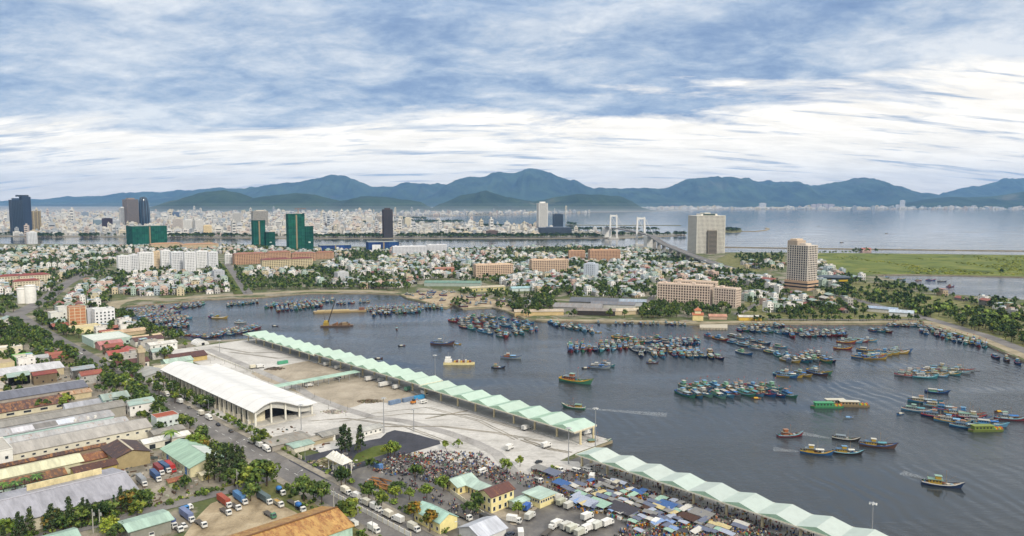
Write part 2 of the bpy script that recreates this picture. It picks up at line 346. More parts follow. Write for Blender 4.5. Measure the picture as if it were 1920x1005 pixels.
def revet(name, line_px, inner, z=.1):
    Wd = [W(*p) for p in line_px]; ribbon(name, Wd, inner, z, 'revetment')
revet('embankment', [(203, 582), (207, 574), (222, 566), (260, 560), (300, 562), (382, 556), (477, 551.5), (578, 545.5), (689, 545.5), (747, 549)], 24)
revet('embankment', [(1005, 599), (1060, 600), (1117, 601), (1199, 602), (1312, 605.5), (1384, 603.5), (1440, 603.5), (1631, 604), (1726, 602)], 14)
revet('embankment', [(1726, 602), (1745, 605), (1775, 613), (1818, 626), (1850, 637), (1926, 668), (2060, 728), (2300, 850)], 16)
ribbon('embankment', [W(*p) for p in [(222, 590), (243, 600), (266, 610), (295, 622), (320, 631)]], 10, .1, 'revetment')
# harbour apron and yards
sheet('concrete_apron', uvp([(-716, 240), (-716, QUAY1 - .5), (USTEP - .5, QUAY1 - .5), (USTEP - .5, QUAY2), (-258, 262), (-290, 248), (-330, 233), (-352, 215), (-420, 236), (-600, 241)]), .10, 'concrete')
sheet('concrete_apron', uvp([(-436, 190), (-436, 240), (-420, 238), (-350, 217), (-340, 212), (-352, 204), (-396, 196), (-420, 187)]), .12, 'concrete')
sheet('concrete_apron', uvp([(-600, 186.5), (-600, 241), (-436, 241), (-436, 186.5)]), .08, 'concrete')
sheet('sand_lot', pw([(470, 700), (520, 688), (600, 672), (640, 690), (655, 697), (520, 722), (490, 712)]), .16, 'sand')
sheet('sand_lot', pw([(540, 730), (560, 719), (660, 700), (700, 704), (755, 727), (788, 742), (740, 757), (690, 752), (668, 762), (642, 768), (600, 752), (560, 738)]), .16, 'sand')
ribbon('service_road', [W(*p) for p in [(390, 655), (420, 668), (480, 694), (560, 728), (580, 742), (640, 765), (700, 783), (760, 790), (840, 812), (890, 830), (930, 850), (950, 872), (965, 890)]], 7, .20, 'worn_road')
sheet('fresh_asphalt', pw([(541, 864), (613, 846), (640, 840), (692, 826), (714, 822), (725, 812), (740, 807), (770, 812), (824, 827), (826, 833), (758, 853), (706, 868), (668, 880), (645, 892), (612, 902)]), .24, 'fresh_asphalt')
sheet('traffic_island', pw([(592, 868), (600, 861), (615, 856), (628, 856), (634, 862), (632, 872), (612, 878), (598, 875)]), .34, 'verge', skirt=.2)
sheet('traffic_island', pw([(660, 866), (668, 852), (700, 838), (728, 833), (740, 838), (742, 846), (720, 853), (690, 862), (668, 870)]), .34, 'grass', skirt=.2)
sheet('market_yard', uvp([(-352, 188), (-352, 205), (-338, 214), (-300, 246), (-258, 262), (-258, QUAY2 - .4), (120, QUAY2 - .4), (120, 186), (-150, 186)]), .14, 'wet_asphalt')
sheet('concrete_apron', pw([(968, 868), (1000, 862), (1085, 866), (1090, 872), (1085, 884), (1040, 880), (1000, 880)]), .18, 'concrete')
sheet('paved_forecourt', pw([(838, 925), (862, 916), (925, 950), (960, 957), (1012, 950), (968, 985), (940, 985)]), .20, 'sand')
ribbon('market_lane', [W(*p) for p in [(800, 908), (850, 938), (900, 965), (950, 995), (1000, 1030)]], 10, .22, 'asphalt')
# the main road, its side streets and pavements
road_main = [UV(120, 176), UV(-279, 176), UV(-454, 176.3), UV(-600, 177), UV(-700, 179.5), UV(-820, 181), UV(-970, 183.5), UV(-1073, 187)]
ribbon('main_road', road_main, 15.5, .16, 'asphalt')
lft, rgt = ribbon_pts(road_main, 15.5)
def pavement(line, off, w, cut=None):
    L, Rr = ribbon_pts(line, off * 2); ribbon('pavement', L if off > 0 else L, w, .30, 'yard', thick=.3)
a_, b_ = ribbon_pts(road_main, 19.6)
ribbon('pavement', a_[:4], 4, .30, 'yard', thick=.3); ribbon('pavement', b_[:4], 4, .30, 'yard', thick=.3)
mk = MB()
for i in range(0, 120):
    u = 100 - i * 10
    p, q = UV(u, 176.2 + max(0, (-u - 454)) * .006), UV(u - 4, 176.2 + max(0, (-u - 454)) * .006); d = Vector((q[0] - p[0], q[1] - p[1])).normalized(); n = Vector((-d.y, d.x)) * .09
    mk.add([(p[0] - n.x, p[1] - n.y, .172), (q[0] - n.x, q[1] - n.y, .172), (q[0] + n.x, q[1] + n.y, .172), (p[0] + n.x, p[1] + n.y, .172)], [(3, 2, 1, 0)], (.7, .7, .66), 'painted')
tag(mk.build('road_marking'), kind='structure')
ribbon('side_street', [W(*p) for p in [(-150, 1040), (60, 1010), (153, 990), (290, 955), (419, 922), (478, 905), (520, 890)]], 8.5, .18, 'asphalt')
ribbon('side_street', [W(*p) for p in [(195, 676), (225, 668), (262, 652), (300, 660)]], 7, .17, 'asphalt')
ribbon('avenue', [UV(-1070, 187), W(55, 577), W(85, 562), W(100, 550), W(122, 533), W(150, 518), W(190, 502)], 20, .17, 'asphalt')
ribbon('avenue', [W(30, 592), W(-60, 575), W(-300, 545)], 16, .19, 'asphalt')
ribbon('avenue', [W(*p) for p in [(466, 552), (450, 528), (436, 508), (425, 494)]], 14, .17, 'asphalt')
ribbon('verge', [W(*p) for p in [(449, 552), (436, 528), (424, 508), (415, 494)]], 16, .10, 'grass')
ribbon('coast_road', [W(*p) for p in [(1390, 508), (1440, 520), (1500, 541), (1580, 556), (1650, 574), (1735, 596), (1770, 606), (1850, 630), (1930, 661), (2100, 735), (2300, 830)]], 14, .2, 'asphalt')
ribbon('coast_road', [W(*p) for p in [(1440, 599), (1640, 600), (1735, 598)]], 7, .2, 'asphalt')
for ln in ([(640, 541), (760, 520), (850, 505), (960, 494)], [(1180, 560), (1090, 538), (1000, 524), (860, 520)], [(1210, 570), (1250, 530), (1280, 505)], [(220, 545), (235, 520), (250, 500)], [(1380, 590), (1440, 560), (1490, 545)]):
    ribbon('street', [W(*p) for p in ln], 9, .15, 'asphalt')
# dirt and paved yards among the factories
sheet('container_yard', uvp([(-436, 108), (-436, 136), (-352, 136), (-352, 107)]), .12, 'yard')
sheet('dirt_lot', pw([(340, 1012), (372, 968), (395, 945), (470, 915), (520, 925), (560, 945), (575, 962), (470, 1012)]), .14, 'dirt')
sheet('factory_yard', uvp([(-720, 20), (-720, 166), (-440, 166), (-440, 20)]), .06, 'yard')
sheet('verge', uvp([(-352, 20), (-352, 166), (-345, 166), (-345, 20)]), .15, 'verge')
sheet('verge', uvp([(-346, 150), (-346, 167), (-240, 167), (-240, 158)]), .15, 'verge')
# the small pier on the far side of the basin
pier = MB(); pc = [W(*p) for p in [(1312, 609.5), (1312, 615), (1364, 616), (1364, 608.5)]]
pier.prism(pc, -2.5, .6, (.42, .37, .28), 'plaster', (.42, .38, .3))
for k in range(9):
    x = pc[1][0] + (pc[2][0] - pc[1][0]) * (k + .5) / 9; y = pc[1][1] + (pc[2][1] - pc[1][1]) * (k + .5) / 9
    pier.box(x - .5, x + .5, y - .9, y - .03, -2.5, .5, (.35, .31, .24), 'plaster')
tag(pier.build('pier'), 'low tan concrete pier jutting into the basin below the pink apartments', 'pier')
# ------------------------------------------------------------------ mountains: height fields with ridges and spurs
def mountain(outline, dist, seed, mat, depth, base_px=393.0, spur=.35):
    pts = []
    for px, py in outline:
        a = (px - 960) / FPX; b = (502.5 - py) / FPX
        dy = CP + b * SP; dz = -SP + b * CP; pts.append((a / dy * dist, CAMH + dz / dy * dist))
    xs = np.array([p[0] for p in pts]); hs = np.array([p[1] for p in pts])
    nx = 420; ny = 60; X = np.linspace(xs[0], xs[-1], nx); ridge = np.interp(X, xs, hs)
    kern = np.array([.25, .5, .25]); ridge = np.convolve(np.pad(ridge, 1, 'edge'), kern, 'valid')
    ridge = ridge + (fbm(X / 620., X * 0 + seed, seed, 6) - .48) * 0.26 * np.clip(ridge, 60, 600)
    ridge = ridge + (fbm(X / 420., X * 0 + 7.7, seed + 2, 5) - .48) * np.clip(ridge * .42, 24, 260)
    w = np.linspace(-1, 1, ny); XX, WW = np.meshgrid(X, w); RR = np.tile(ridge, (ny, 1))
    meander = (fbm(X / 2600., X * 0 + 3.1, seed + 9, 3) - .5) * depth * .5
    aw = np.abs(WW); sh = np.clip(1 - aw ** .85, 0, 1) ** 1.15
    n = fbm(XX / 900., WW * depth / 1700., seed + 3, 5); sp = 1 - np.abs(2 * fbm(XX / 650., WW * depth / 3800., seed + 5, 4) - 1)
    Z = RR * sh * (1 + (n - .5) * 1.0 * np.clip(aw * 4, 0, 1) + (sp - .72) * spur * 3.4 * np.clip(aw * 3.2, 0, 1) * np.clip(2 - 2 * aw, 0, 1))
    Z = np.minimum(Z, RR * (1 - .25 * aw) + 8) - 6 * (aw > .97)
    end = np.clip(np.minimum(np.arange(nx), np.arange(nx)[::-1]) / 10., 0, 1); Z = Z * end - 4 * (end <= 0)
    YY = dist + WW * depth + meander
    # keep the silhouette: what leans nearer must not rise over the ridge line seen from the plain
    V = np.stack([XX, YY, Z], 2).reshape(-1, 3).astype(np.float32)
    ii = np.arange(nx * ny).reshape(ny, nx); q = np.stack([ii[:-1, :-1], ii[:-1, 1:], ii[1:, 1:], ii[1:, :-1]], 2).reshape(-1, 4)
    A = dict(V=V, L=q.ravel().astype(np.int32), S=np.full(len(q), 4, dtype=np.int32), C=np.full((len(q), 3), .1, dtype=np.float32), M=mat, SM=np.ones(len(q), dtype=bool))
    return tag(link('mountain', mesh_of('mountain', A)), kind='structure')
mountain([(280, 394), (300, 388), (340, 375), (380, 363), (425, 356.5), (455, 362), (480, 372), (520, 366), (560, 363), (600, 368), (640, 373), (680, 367), (720, 371), (760, 375), (790, 379), (812, 392)], 10900, 11, 'forest_near', 1500)
mountain([(805, 394), (820, 385), (850, 374), (880, 363), (912, 355), (940, 362), (970, 369), (1000, 376), (1040, 369), (1080, 363.5), (1120, 364), (1160, 366), (1185, 375), (1205, 392)], 11600, 23, 'forest_near', 1500)
mountain([(100, 394), (180, 381), (260, 376), (330, 369), (400, 360), (440, 353), (480, 347), (540, 341), (600, 335), (640, 333), (680, 340), (700, 346), (740, 344), (790, 343), (835, 346), (880, 352), (950, 372), (1000, 392)], 20800, 37, 'forest_far', 3200)
mountain([(740, 394), (790, 373), (830, 356), (870, 336), (900, 325), (940, 318), (985, 315.5), (1020, 319), (1050, 327), (1080, 340), (1110, 352), (1140, 350), (1160, 353), (1200, 351), (1250, 349), (1290, 341), (1320, 333), (1355, 326.5), (1385, 331), (1420, 338), (1450, 346), (1490, 342.5), (1520, 349), (1560, 343), (1600, 331), (1615, 327.5), (1640, 334), (1680, 347), (1712, 361), (1735, 358), (1760, 363), (1800, 371), (1860, 392)], 19800, 41, 'forest_far', 3400)
mountain([(1680, 394), (1760, 362), (1800, 353), (1840, 343), (1890, 334), (1920, 332), (1990, 336), (2100, 350), (2300, 392)], 22000, 53, 'forest_far', 2600)
mountain([(1660, 394), (1690, 384), (1740, 375), (1790, 369), (1830, 371), (1870, 365), (1920, 359), (2000, 356), (2100, 370), (2250, 393)], 14200, 61, 'forest_near', 2000)
mountain([(-300, 392), (-100, 378), (40, 374), (90, 372), (180, 366), (240, 359), (300, 361), (370, 355), (420, 353), (520, 350), (700, 370), (800, 392)], 22500, 71, 'forest_far', 2600)
mountain([(1330, 392), (1360, 345), (1400, 332), (1430, 338), (1500, 341), (1530, 344), (1580, 352), (1660, 392)], 21800, 83, 'forest_far', 2600)
# ------------------------------------------------------------------ the air, the sky, the sun, the camera
def box_obj(name, x0, x1, y0, y1, z0, z1):
    mb = MB(); mb.box(x0, x1, y0, y1, z0, z1, (1, 1, 1), 'painted'); return mb.build(name)
hz = box_obj('haze', -24000, 24000, -1500, 25600, WATER - 3, 1020); tag(hz, kind='stuff')
def vol(name, col, dens, aniso=.2):
    m = bpy.data.materials.new(name); m.use_nodes = True; nt = m.node_tree; nt.nodes.clear()
    o = nt.nodes.new('ShaderNodeOutputMaterial'); v = N(nt, 'ShaderNodeVolumePrincipled', Density=dens, Anisotropy=aniso); v.inputs['Color'].default_value = (*col, 1)
    nt.links.new(v.outputs[0], o.inputs['Volume']); return m
hz.data.materials.clear(); hz.data.materials.append(vol('haze_air', HAZE_COL, HAZE_D, .0))
for k, (zt, d_) in enumerate(MIST):
    o = box_obj('mist', -12000 - k * 500, 2200 + k * 300, 7800 + k * 500, 9700 + k * 200, .5 + k * .3, zt); tag(o, kind='stuff'); o.data.materials.clear(); o.data.materials.append(vol('mist_air', (.95, .97, 1.0), d_, .0))
SUN_EL, SUN_AZ = 34, 145     # azimuth clockwise from +Y: behind the camera, over its right shoulder
sun = bpy.data.lights.new('sun', 'SUN'); sun.energy = SUN_E; sun.angle = R(10); sun.color = (1, .92, .8)
so = bpy.data.objects.new('sun', sun); COL.objects.link(so)
dv = Vector((math.sin(R(SUN_AZ)) * math.cos(R(SUN_EL)), math.cos(R(SUN_AZ)) * math.cos(R(SUN_EL)), math.sin(R(SUN_EL))))
so.rotation_euler = dv.to_track_quat('Z', 'Y').to_euler()
w = bpy.data.worlds.new('World'); sc.world = w; w.use_nodes = True; nt = w.node_tree; bg = nt.nodes['Background']
sky = nt.nodes.new('ShaderNodeTexSky'); sky.sky_type = 'NISHITA'; sky.sun_disc = False; sky.sun_elevation = R(SUN_EL); sky.sun_rotation = R(SUN_AZ)
STR = .1
tc = nt.nodes.new('ShaderNodeTexCoord'); sx = nt.nodes.new('ShaderNodeSeparateXYZ'); nt.links.new(tc.outputs['Generated'], sx.inputs[0])
def M(op, a, b=None, c=None, clamp=False):
    n = nt.nodes.new('ShaderNodeMath'); n.operation = op; n.use_clamp = clamp
    for i, v in enumerate((a, b, c)):
        if v is None: continue
        if isinstance(v, (int, float)): n.inputs[i].default_value = v
        else: nt.links.new(v, n.inputs[i])
    return n.outputs[0]
zc = M('MAXIMUM', sx.outputs[2], 0.0); hh = M('ADD', zc, .19)
cx = M('DIVIDE', sx.outputs[0], hh); cy = M('DIVIDE', sx.outputs[1], hh)
cb = nt.nodes.new('ShaderNodeCombineXYZ'); nt.links.new(cx, cb.inputs[0]); nt.links.new(cy, cb.inputs[1]); cv = cb.outputs[0]
n_big = noise(nt, mapping(nt, cv, (1.0, 1.15, 1), (0, 0, R(14)), SKY_OFF), 1.0, 4, .5, .4)
n_mid = noise(nt, mapping(nt, cv, (3.4, 4.4, 1), (0, 0, R(24)), (7.3, 1.2, 0)), 1.0, 10, .62, .5)
n_fin = noise(nt, mapping(nt, cv, (11, 13, 1), (0, 0, R(30)), (3.1, 5.2, 0)), 1.0, 9, .68, .2)
tone = M('ADD', M('ADD', M('MULTIPLY', n_big, .50), M('MULTIPLY', n_mid, .32)), M('MULTIPLY', n_fin, .18))
cloud = ramp(nt, tone, [(.37, hx('748db4')), (.44, hx('8ba2c3')), (.49, hx('a6b8d0')), (.545, hx('c6d0dd')), (.61, hx('e8ebee'))])
# brighter cream gaps low down, crossed by thin grey bars, with a ragged upper edge
elev = zc
n_low = noise(nt, mapping(nt, cv, (.9, 1.6, 1), (0, 0, R(4)), (SKY_OFF[0] + 2.2, 4.1, 0)), 1.0, 9, .62, .4)
edge = M('ADD', M('ADD', elev, M('MULTIPLY', M('SUBTRACT', n_low, .5), .30)), M('MULTIPLY', sx.outputs[0], -.05))
band = ramp(nt, edge, [(.0, 1.0), (.086, 1.0), (.10, .6), (.122, 0.0)])
bars = ramp(nt, noise(nt, mapping(nt, cv, (1.5, 8.5, 1), (0, 0, R(2)), (1.7, 9.1, 0)), 1.0, 9, .62, .3), [(.55, 0.0), (.66, .85)])
soft = ramp(nt, noise(nt, mapping(nt, cv, (3.2, 8.0, 1), (0, 0, R(9)), (4.7, 2.1, 0)), 1.0, 10, .66, .3), [(.38, .84), (.58, 1.0)])
cream = mixc(nt, 'MIX', ramp(nt, elev, [(.0, .25), (.02, .5), (.04, 1.0)]), tuple(v * 1.25 for v in hx('f0e4d4')), tuple(v * 1.32 for v in hx('fbf3e6')))
cream = mixc(nt, 'MULTIPLY', 1.0, cream, soft)
lowc = mixc(nt, 'MIX', bars, cream, hx('a4b4ca'))
cl = mixc(nt, 'MIX', band, cloud, lowc)
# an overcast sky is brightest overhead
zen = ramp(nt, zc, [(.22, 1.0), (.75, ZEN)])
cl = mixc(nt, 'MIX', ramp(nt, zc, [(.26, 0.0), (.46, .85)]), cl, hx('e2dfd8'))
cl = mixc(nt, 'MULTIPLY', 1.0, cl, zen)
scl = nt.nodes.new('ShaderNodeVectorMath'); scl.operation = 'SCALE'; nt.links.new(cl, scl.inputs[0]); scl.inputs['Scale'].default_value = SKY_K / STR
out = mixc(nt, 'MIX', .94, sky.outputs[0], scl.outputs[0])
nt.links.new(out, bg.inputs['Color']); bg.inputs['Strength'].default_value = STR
cam = bpy.data.cameras.new('camera'); co = bpy.data.objects.new('camera', cam); COL.objects.link(co)
co.location = (0, 0, CAMH); co.rotation_euler = (PI / 2 - PITCH, 0, 0)
cam.sensor_width = 36; cam.lens = 36 * FPX / 1920; cam.clip_start = 1; cam.clip_end = 120000
sc.camera = co
sc.view_settings.view_transform = 'Standard'; sc.view_settings.look = 'None'; sc.view_settings.gamma = 1; sc.view_settings.exposure = EXPO
cy_ = sc.cycles; cy_.use_denoising = True; cy_.max_bounces = 5; cy_.diffuse_bounces = 3; cy_.glossy_bounces = 3; cy_.volume_bounces = 0; cy_.transmission_bounces = 2; cy_.transparent_max_bounces = 4
try: cy_.denoiser = 'OPENIMAGEDENOISE'; cy_.denoising_input_passes = 'RGB_ALBEDO_NORMAL'
except Exception: pass
cy_.use_fast_gi = False; cy_.caustics_reflective = False; cy_.caustics_refractive = False
# ================================================================== BUILDINGS
FOOT = []                                       # footprints kept clear of houses: (x, y, radius)
ANG_V = GA + PI / 2     # local x along v (across the quay)
ANG_U = GA
def roof_gable(mb, L, Wd, ze, zr, col, mat, over=.6, th=.25, ridge=None, ends=True):
    x0, x1 = -L / 2 - over, L / 2 + over; yw = Wd / 2 + over; k = (zr - ze) / (Wd / 2); zl = ze - k * over
    vs = [(x0, -yw, zl), (x1, -yw, zl), (x1, 0, zr), (x0, 0, zr), (x0, yw, zl), (x1, yw, zl)]
    vb = [(x, y, z - th) for x, y, z in vs]
    mb.add(vs, [(0, 1, 2, 3), (3, 2, 5, 4)], col, mat)
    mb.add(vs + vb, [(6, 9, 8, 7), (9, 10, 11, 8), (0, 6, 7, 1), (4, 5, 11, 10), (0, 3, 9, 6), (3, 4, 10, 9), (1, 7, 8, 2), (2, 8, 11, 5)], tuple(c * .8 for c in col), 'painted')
    if ridge: mb.box(x0, x1, -.5, .5, zr - .04, zr + .22, ridge, 'painted')
def wall_gable(mb, L, Wd, ze, zr, col, mat='plaster', sink=1.5):
    x, y = L / 2, Wd / 2; ze2 = ze - .02; zr2 = zr - .3
    mb.add([(-x, -y, -sink), (x, -y, -sink), (x, y, -sink), (-x, y, -sink), (-x, -y, ze2), (x, -y, ze2), (x, y, ze2), (-x, y, ze2), (-x, 0, zr2), (x, 0, zr2)],
           [(0, 1, 5, 4), (2, 3, 7, 6), (1, 2, 6, 9, 5), (3, 0, 4, 8, 7)], col, mat)
def roof_hip(mb, L, Wd, ze, zr, col, mat, over=.6, th=.25):
    x, y = L / 2 + over, Wd / 2 + over; r = max(.2, L / 2 - Wd / 2)
    vs = [(-x, -y, ze), (x, -y, ze), (x, y, ze), (-x, y, ze), (-r, 0, zr), (r, 0, zr)]
    mb.add(vs, [(0, 1, 5, 4), (1, 2, 5), (2, 3, 4, 5), (3, 0, 4)], col, mat)
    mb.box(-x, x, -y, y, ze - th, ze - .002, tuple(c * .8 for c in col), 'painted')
def win_obj(parent, x, y, z, w, h, face, frame=(.5, .5, .48), name='window', n=(1, 1), glass='glass', d=.07):
    """one window: a frame with a recessed pane, face in 'x+','x-','y+','y-' of the parent's local axes"""
    key = ('win', round(w, 2), round(h, 2), face, frame, n, glass)
    if key not in WINC:
        m = MB(); f = .12
        def bx(a0, a1, z0, z1, d0, d1, col, mat='painted'):
            s = 1 if face[1] == '+' else -1; lo, hi = sorted((s * d0, s * d1))
            if face[0] == 'y': m.box(a0, a1, lo, hi, z0, z1, col, mat)
            else: m.box(lo, hi, a0, a1, z0, z1, col, mat)
        bx(-w / 2, w / 2, 0, h, -.05, .02, (.02, .02, .02), glass)
        bx(-w / 2 - f, w / 2 + f, -f, 0, -.05, d + .08, frame); bx(-w / 2 - f, w / 2 + f, h, h + f, -.05, d, frame)
        bx(-w / 2 - f, -w / 2, 0, h, -.05, d, frame); bx(w / 2, w / 2 + f, 0, h, -.05, d, frame)
        for i in range(1, n[0]): q = -w / 2 + w * i / n[0]; bx(q - .04, q + .04, 0, h, .021, .05, frame)
        WINC[key] = m.mesh(name)
    return link(name, WINC[key], parent, (x, y, z))
WINC = {}
def gable_hall(name, label, cat, cu, cv, L, Wd, ze, zr, wall, roof, rmat='roof_sheet', axis='v', wmat='plaster', over=.7, ridge=None, group=None, wins=None, doors=None, base=0.0, extra=None):
    x, y = UV(cu, cv); t = thing(name, (x, y, base), ANG_V if axis == 'v' else ANG_U, label, cat, group)
    for q in np.arange(-L / 2, L / 2 + .1, max(4, Wd * .7)): FOOT.append((*UV(cu + (0 if axis == 'v' else q), cv + (q if axis == 'v' else 0)), Wd * .62))
    m = MB(); wall_gable(m, L, Wd, ze, zr, wall, wmat); m.build('wall', t)
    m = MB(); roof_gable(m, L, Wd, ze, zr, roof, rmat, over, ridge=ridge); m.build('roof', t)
    # local y- looks to +u when the ridge runs along v; x- looks to -v
    for side, n, z, w, h in (wins or ()):
        if side[0] == 'y':
            s = -1 if side[1] == '-' else 1
            for i in range(n): win_obj(t, -L / 2 + L * (i + .5) / n, s * Wd / 2, z, w, h, side)
        else:
            s = -1 if side[1] == '-' else 1
            for i in range(n): win_obj(t, s * L / 2, -Wd / 2 + Wd * (i + .5) / n, z, w, h, side)
    for side, pos, w, h, col in (doors or ()):
        d = MB(); s = 1 if side[1] == '+' else -1
        if side[0] == 'y': d.box(pos - w / 2, pos + w / 2, s * Wd / 2 - .05, s * Wd / 2 + .06, -.2, h, col, 'wall_sheet')
        else: d.box(s * L / 2 - .05, s * L / 2 + .06, pos - w / 2, pos + w / 2, -.2, h, col, 'wall_sheet')
        d.build('door', t)
    return t
def flat_block(name, label, cat, x, y, ang, L, Wd, h, wall, roofc, group=None, parapet=.7, wins=None, wmat='plaster', tank=False, base=0.0):
    t = thing(name, (x, y, base), ang, label, cat, group); FOOT.append((x, y, max(L, Wd) * .6))
    m = MB(); m.box(-L / 2, L / 2, -Wd / 2, Wd / 2, -1.5, h, wall, wmat, bottom=False); m.build('wall', t)
    m = MB(); p = .22; a, b = L / 2 + .1, Wd / 2 + .1
    m.box(-a, a, -b, b, h + .002, h + .15, roofc, 'plaster')
    if parapet:
        for q in ((-a, a, -b, -b + p), (-a, a, b - p, b), (-a, -a + p, -b + p, b - p), (a - p, a, -b + p, b - p)): m.box(*q, h + .152, h + parapet, wall, wmat)
    m.build('roof', t)
    for side, n, zs, w, hh in (wins or ()):
        s = -1 if side[1] == '-' else 1
        for z in zs:
            for i in range(n):
                if side[0] == 'y': win_obj(t, -L / 2 + L * (i + .5) / n, s * Wd / 2, z, w, hh, side)
                else: win_obj(t, s * L / 2, -Wd / 2 + Wd * (i + .5) / n, z, w, hh, side)
    if tank:
        k = MB(); k.tube((L * .2, Wd * .1, h + .9), (L * .2 + 1.8, Wd * .1, h + .9), .6, n=10, col=(.5, .52, .54), mat='steel')
        for q in (.2, 1.5): k.box(L * .2 + q - .1, L * .2 + q + .1, Wd * .1 - .5, Wd * .1 + .5, h + .15, h + .5, (.3, .3, .3))
        k.build('water_tank', t)
    return t
cream, white, mintw, grey = hx('d8cfae'), hx('d6d5cf'), hx('bcd6cc'), hx('b5b3ae')
# ---- factory sheds along the street grid
def sheds():
    gh = gable_hall
    gh('factory_shed', 'long shed roofed in blue grey solar panels with white seams', 'factory shed', -604.5, 92, 104, 24, 6, 8.6, hx('a09a90'), hx('62646f'), 'roof_sheet_clean', ridge=hx('9a9aa0'))
    gh('factory_shed', 'wide pale grey gable shed behind the solar panel shed', 'factory shed', -690, 95, 106, 30, 6, 8.6, hx('b5a88a'), hx('b9b8ba'), 'roof_sheet_clean')
    gh('factory_shed', 'low beige gable shed just behind the solar roof', 'factory shed', -648, 92, 34, 22, 4.5, 7, hx('c9bda0'), hx('b3aa9c'), 'roof_sheet_worn', axis='u')
    gh('factory_shed', 'open fronted shed with scrap strewn dark rusty roof', 'factory shed', -577, 92, 66, 26, 4, 6.4, hx('c2bba2'), hx('4a2c26'), 'roof_sheet_rusty', wins=[('y-', 7, 1.2, 4.2, 1.4)])
    gh('lean_to', 'short striped rusty lean to beside scrap covered shed', 'lean-to', -588, 135, 18, 12, 4.4, 5.4, hx('b8ab8b'), hx('b59a7c'), 'roof_sheet_rusty')
    gh('office_annex', 'low white office annex with a row of dark windows', 'annex', -551, 131, 22, 9, 4, 6, hx('d5d9da'), hx('9b9ca2'), 'roof_sheet_clean', wins=[('y-', 7, 1.2, 1.4, 1.6)])
    t = gh('villa', 'pale green villa with grey roof and arched gable window', 'villa', -548, 149, 15, 13, 6.5, 9, mintw, hx('8b9a92'), 'roof_sheet_worn', over=1, wins=[('y-', 4, 1, 1.4, 1.6), ('y-', 4, 4, 1.4, 1.4)])
    m = MB(); m.add([(-2.4, -7.6, 7.2), (2.4, -7.6, 7.2), (0, -7.6, 9.6), (-2.4, -2, 7.2), (2.4, -2, 7.2), (0, -2, 9.6)], [(0, 1, 2), (0, 2, 5, 3), (1, 4, 5, 2)], hx('a7b5ad'), 'painted'); m.build('dormer', t)
    gh('factory_shed', 'long dark grey shed beneath the pale green villa', 'factory shed', -524, 88, 118, 17, 7, 8.6, hx('9a968c'), hx('87837c'), 'roof_sheet', ridge=hx('8a867f'))
    t = gh('factory_shed', 'broad grey shed with patched light and dark roof sheets', 'factory shed', -507, 88, 94, 17.5, 6.3, 7.8, hx('b9d2cb'), hx('9c9b9b'), 'roof_sheet_worn')
    for k, (xx, cc) in enumerate(((22, hx('c3c7d0')), (-2, hx('c6c4c8')), (8, hx('77736f')))):
        m = MB(); z0 = 6.3 + (7.8 - 6.3) * .1; m.add([(xx - 5 + k, -8, z0 + .0), (xx + 5 + k * 2, -8, z0), (xx + 5 + k * 2, -1, 7.8 - .12), (xx - 5 + k, -1, 7.8 - .12)], [(0, 1, 2, 3)], cc, 'roof_sheet_clean')
        for i in range(4): v = m.v[i]; m.v[i] = (v[0], v[1], 7.8 + (abs(v[1]) / 8.75) * (6.3 - 7.8) + .06)
        m.build('roof_patch', t)
    for xx in (26, 33, 37): m = MB(); m.tube((xx, -7.5, 6.5), (xx, -7.5, 8), .9, n=10, col=(.6, .58, .53), mat='painted'); m.build('vent', t)
    gh('factory_shed', 'narrow grey lean shed with pale teal wall strip', 'factory shed', -490.5, 95, 88, 11, 5.2, 6.4, hx('a6bdb7'), hx('a8a7a6'), 'roof_sheet_worn')
    gh('factory_shed', 'long grey ribbed shed over cream wall of small windows', 'factory shed', -468.5, 92, 104, 21, 6.4, 9, hx('cec9b6'), hx('a09b94'), 'roof_sheet', wins=[('y-', 20, 3.6, 1.5, .9)])
    flat_block('office_block', 'white office block with pale teal rooftop pool beside ribbed shed', 'office', *UV(-467, 63), ANG_V, 22, 26, 10, white, hx('aaa69e'), wins=[('y-', 4, (2, 5.5), 1.4, 1.5)])
    gh('shed_roof_strip', 'thin dark brown roofed store below the cream windowed wall', 'store', -452, 92, 50, 5, 3.4, 4.2, hx('8a7a66'), hx('45302a'), 'roof_sheet_rusty')
    gh('factory_shed', 'dark brown twin gable barn at the container yard edge', 'barn', -423, 119.5, 24, 17, 7, 9.6, hx('9c8d6a'), hx('3e2822'), 'roof_sheet_worn', axis='u', ridge=hx('b3a894'))
    gh('lean_to', 'rust striped lean to roof joined to brown barn', 'lean-to', -430, 105, 13, 13, 5, 6.4, hx('a3957a'), hx('6e4028'), 'roof_sheet_rusty')
    gh('factory_shed', 'long cream ribbed roof shed bordering dark rusted store', 'factory shed', -431, 74, 50, 15, 5.5, 7.4, hx('c7c2a5'), hx('c6c3a3'), 'roof_sheet')
    gh('factory_shed', 'low shed with brown moss stained roof above pale green wall', 'factory shed', -419, 74, 30, 12, 4, 5.6, hx('a9beb2'), hx('5a4030'), 'roof_sheet_rusty', wins=[('y-', 6, 1.2, 1.4, 1.1)])
    gh('factory_shed', 'small shed half cream half dark with rusty streaked yellow wall', 'factory shed', -411, 101, 19, 9, 5.6, 7.4, hx('b7a35c'), hx('4c3028'), 'roof_sheet_worn', wmat='wall_sheet')
    t = gh('factory_shed', 'largest lilac grey metal shed behind the tall conifers', 'factory shed', -380, 76, 60, 40, 6, 9.5, hx('c4bea8'), hx('96959c'), 'roof_sheet', over=1.0, ridge=hx('a5a4aa'), wmat='wall_sheet')
    m = MB(); m.box(-8, 23, 9.5, 10.1, 7, 10.6, hx('d8c99c'), 'wall_sheet'); m.build('parapet_wall', t)
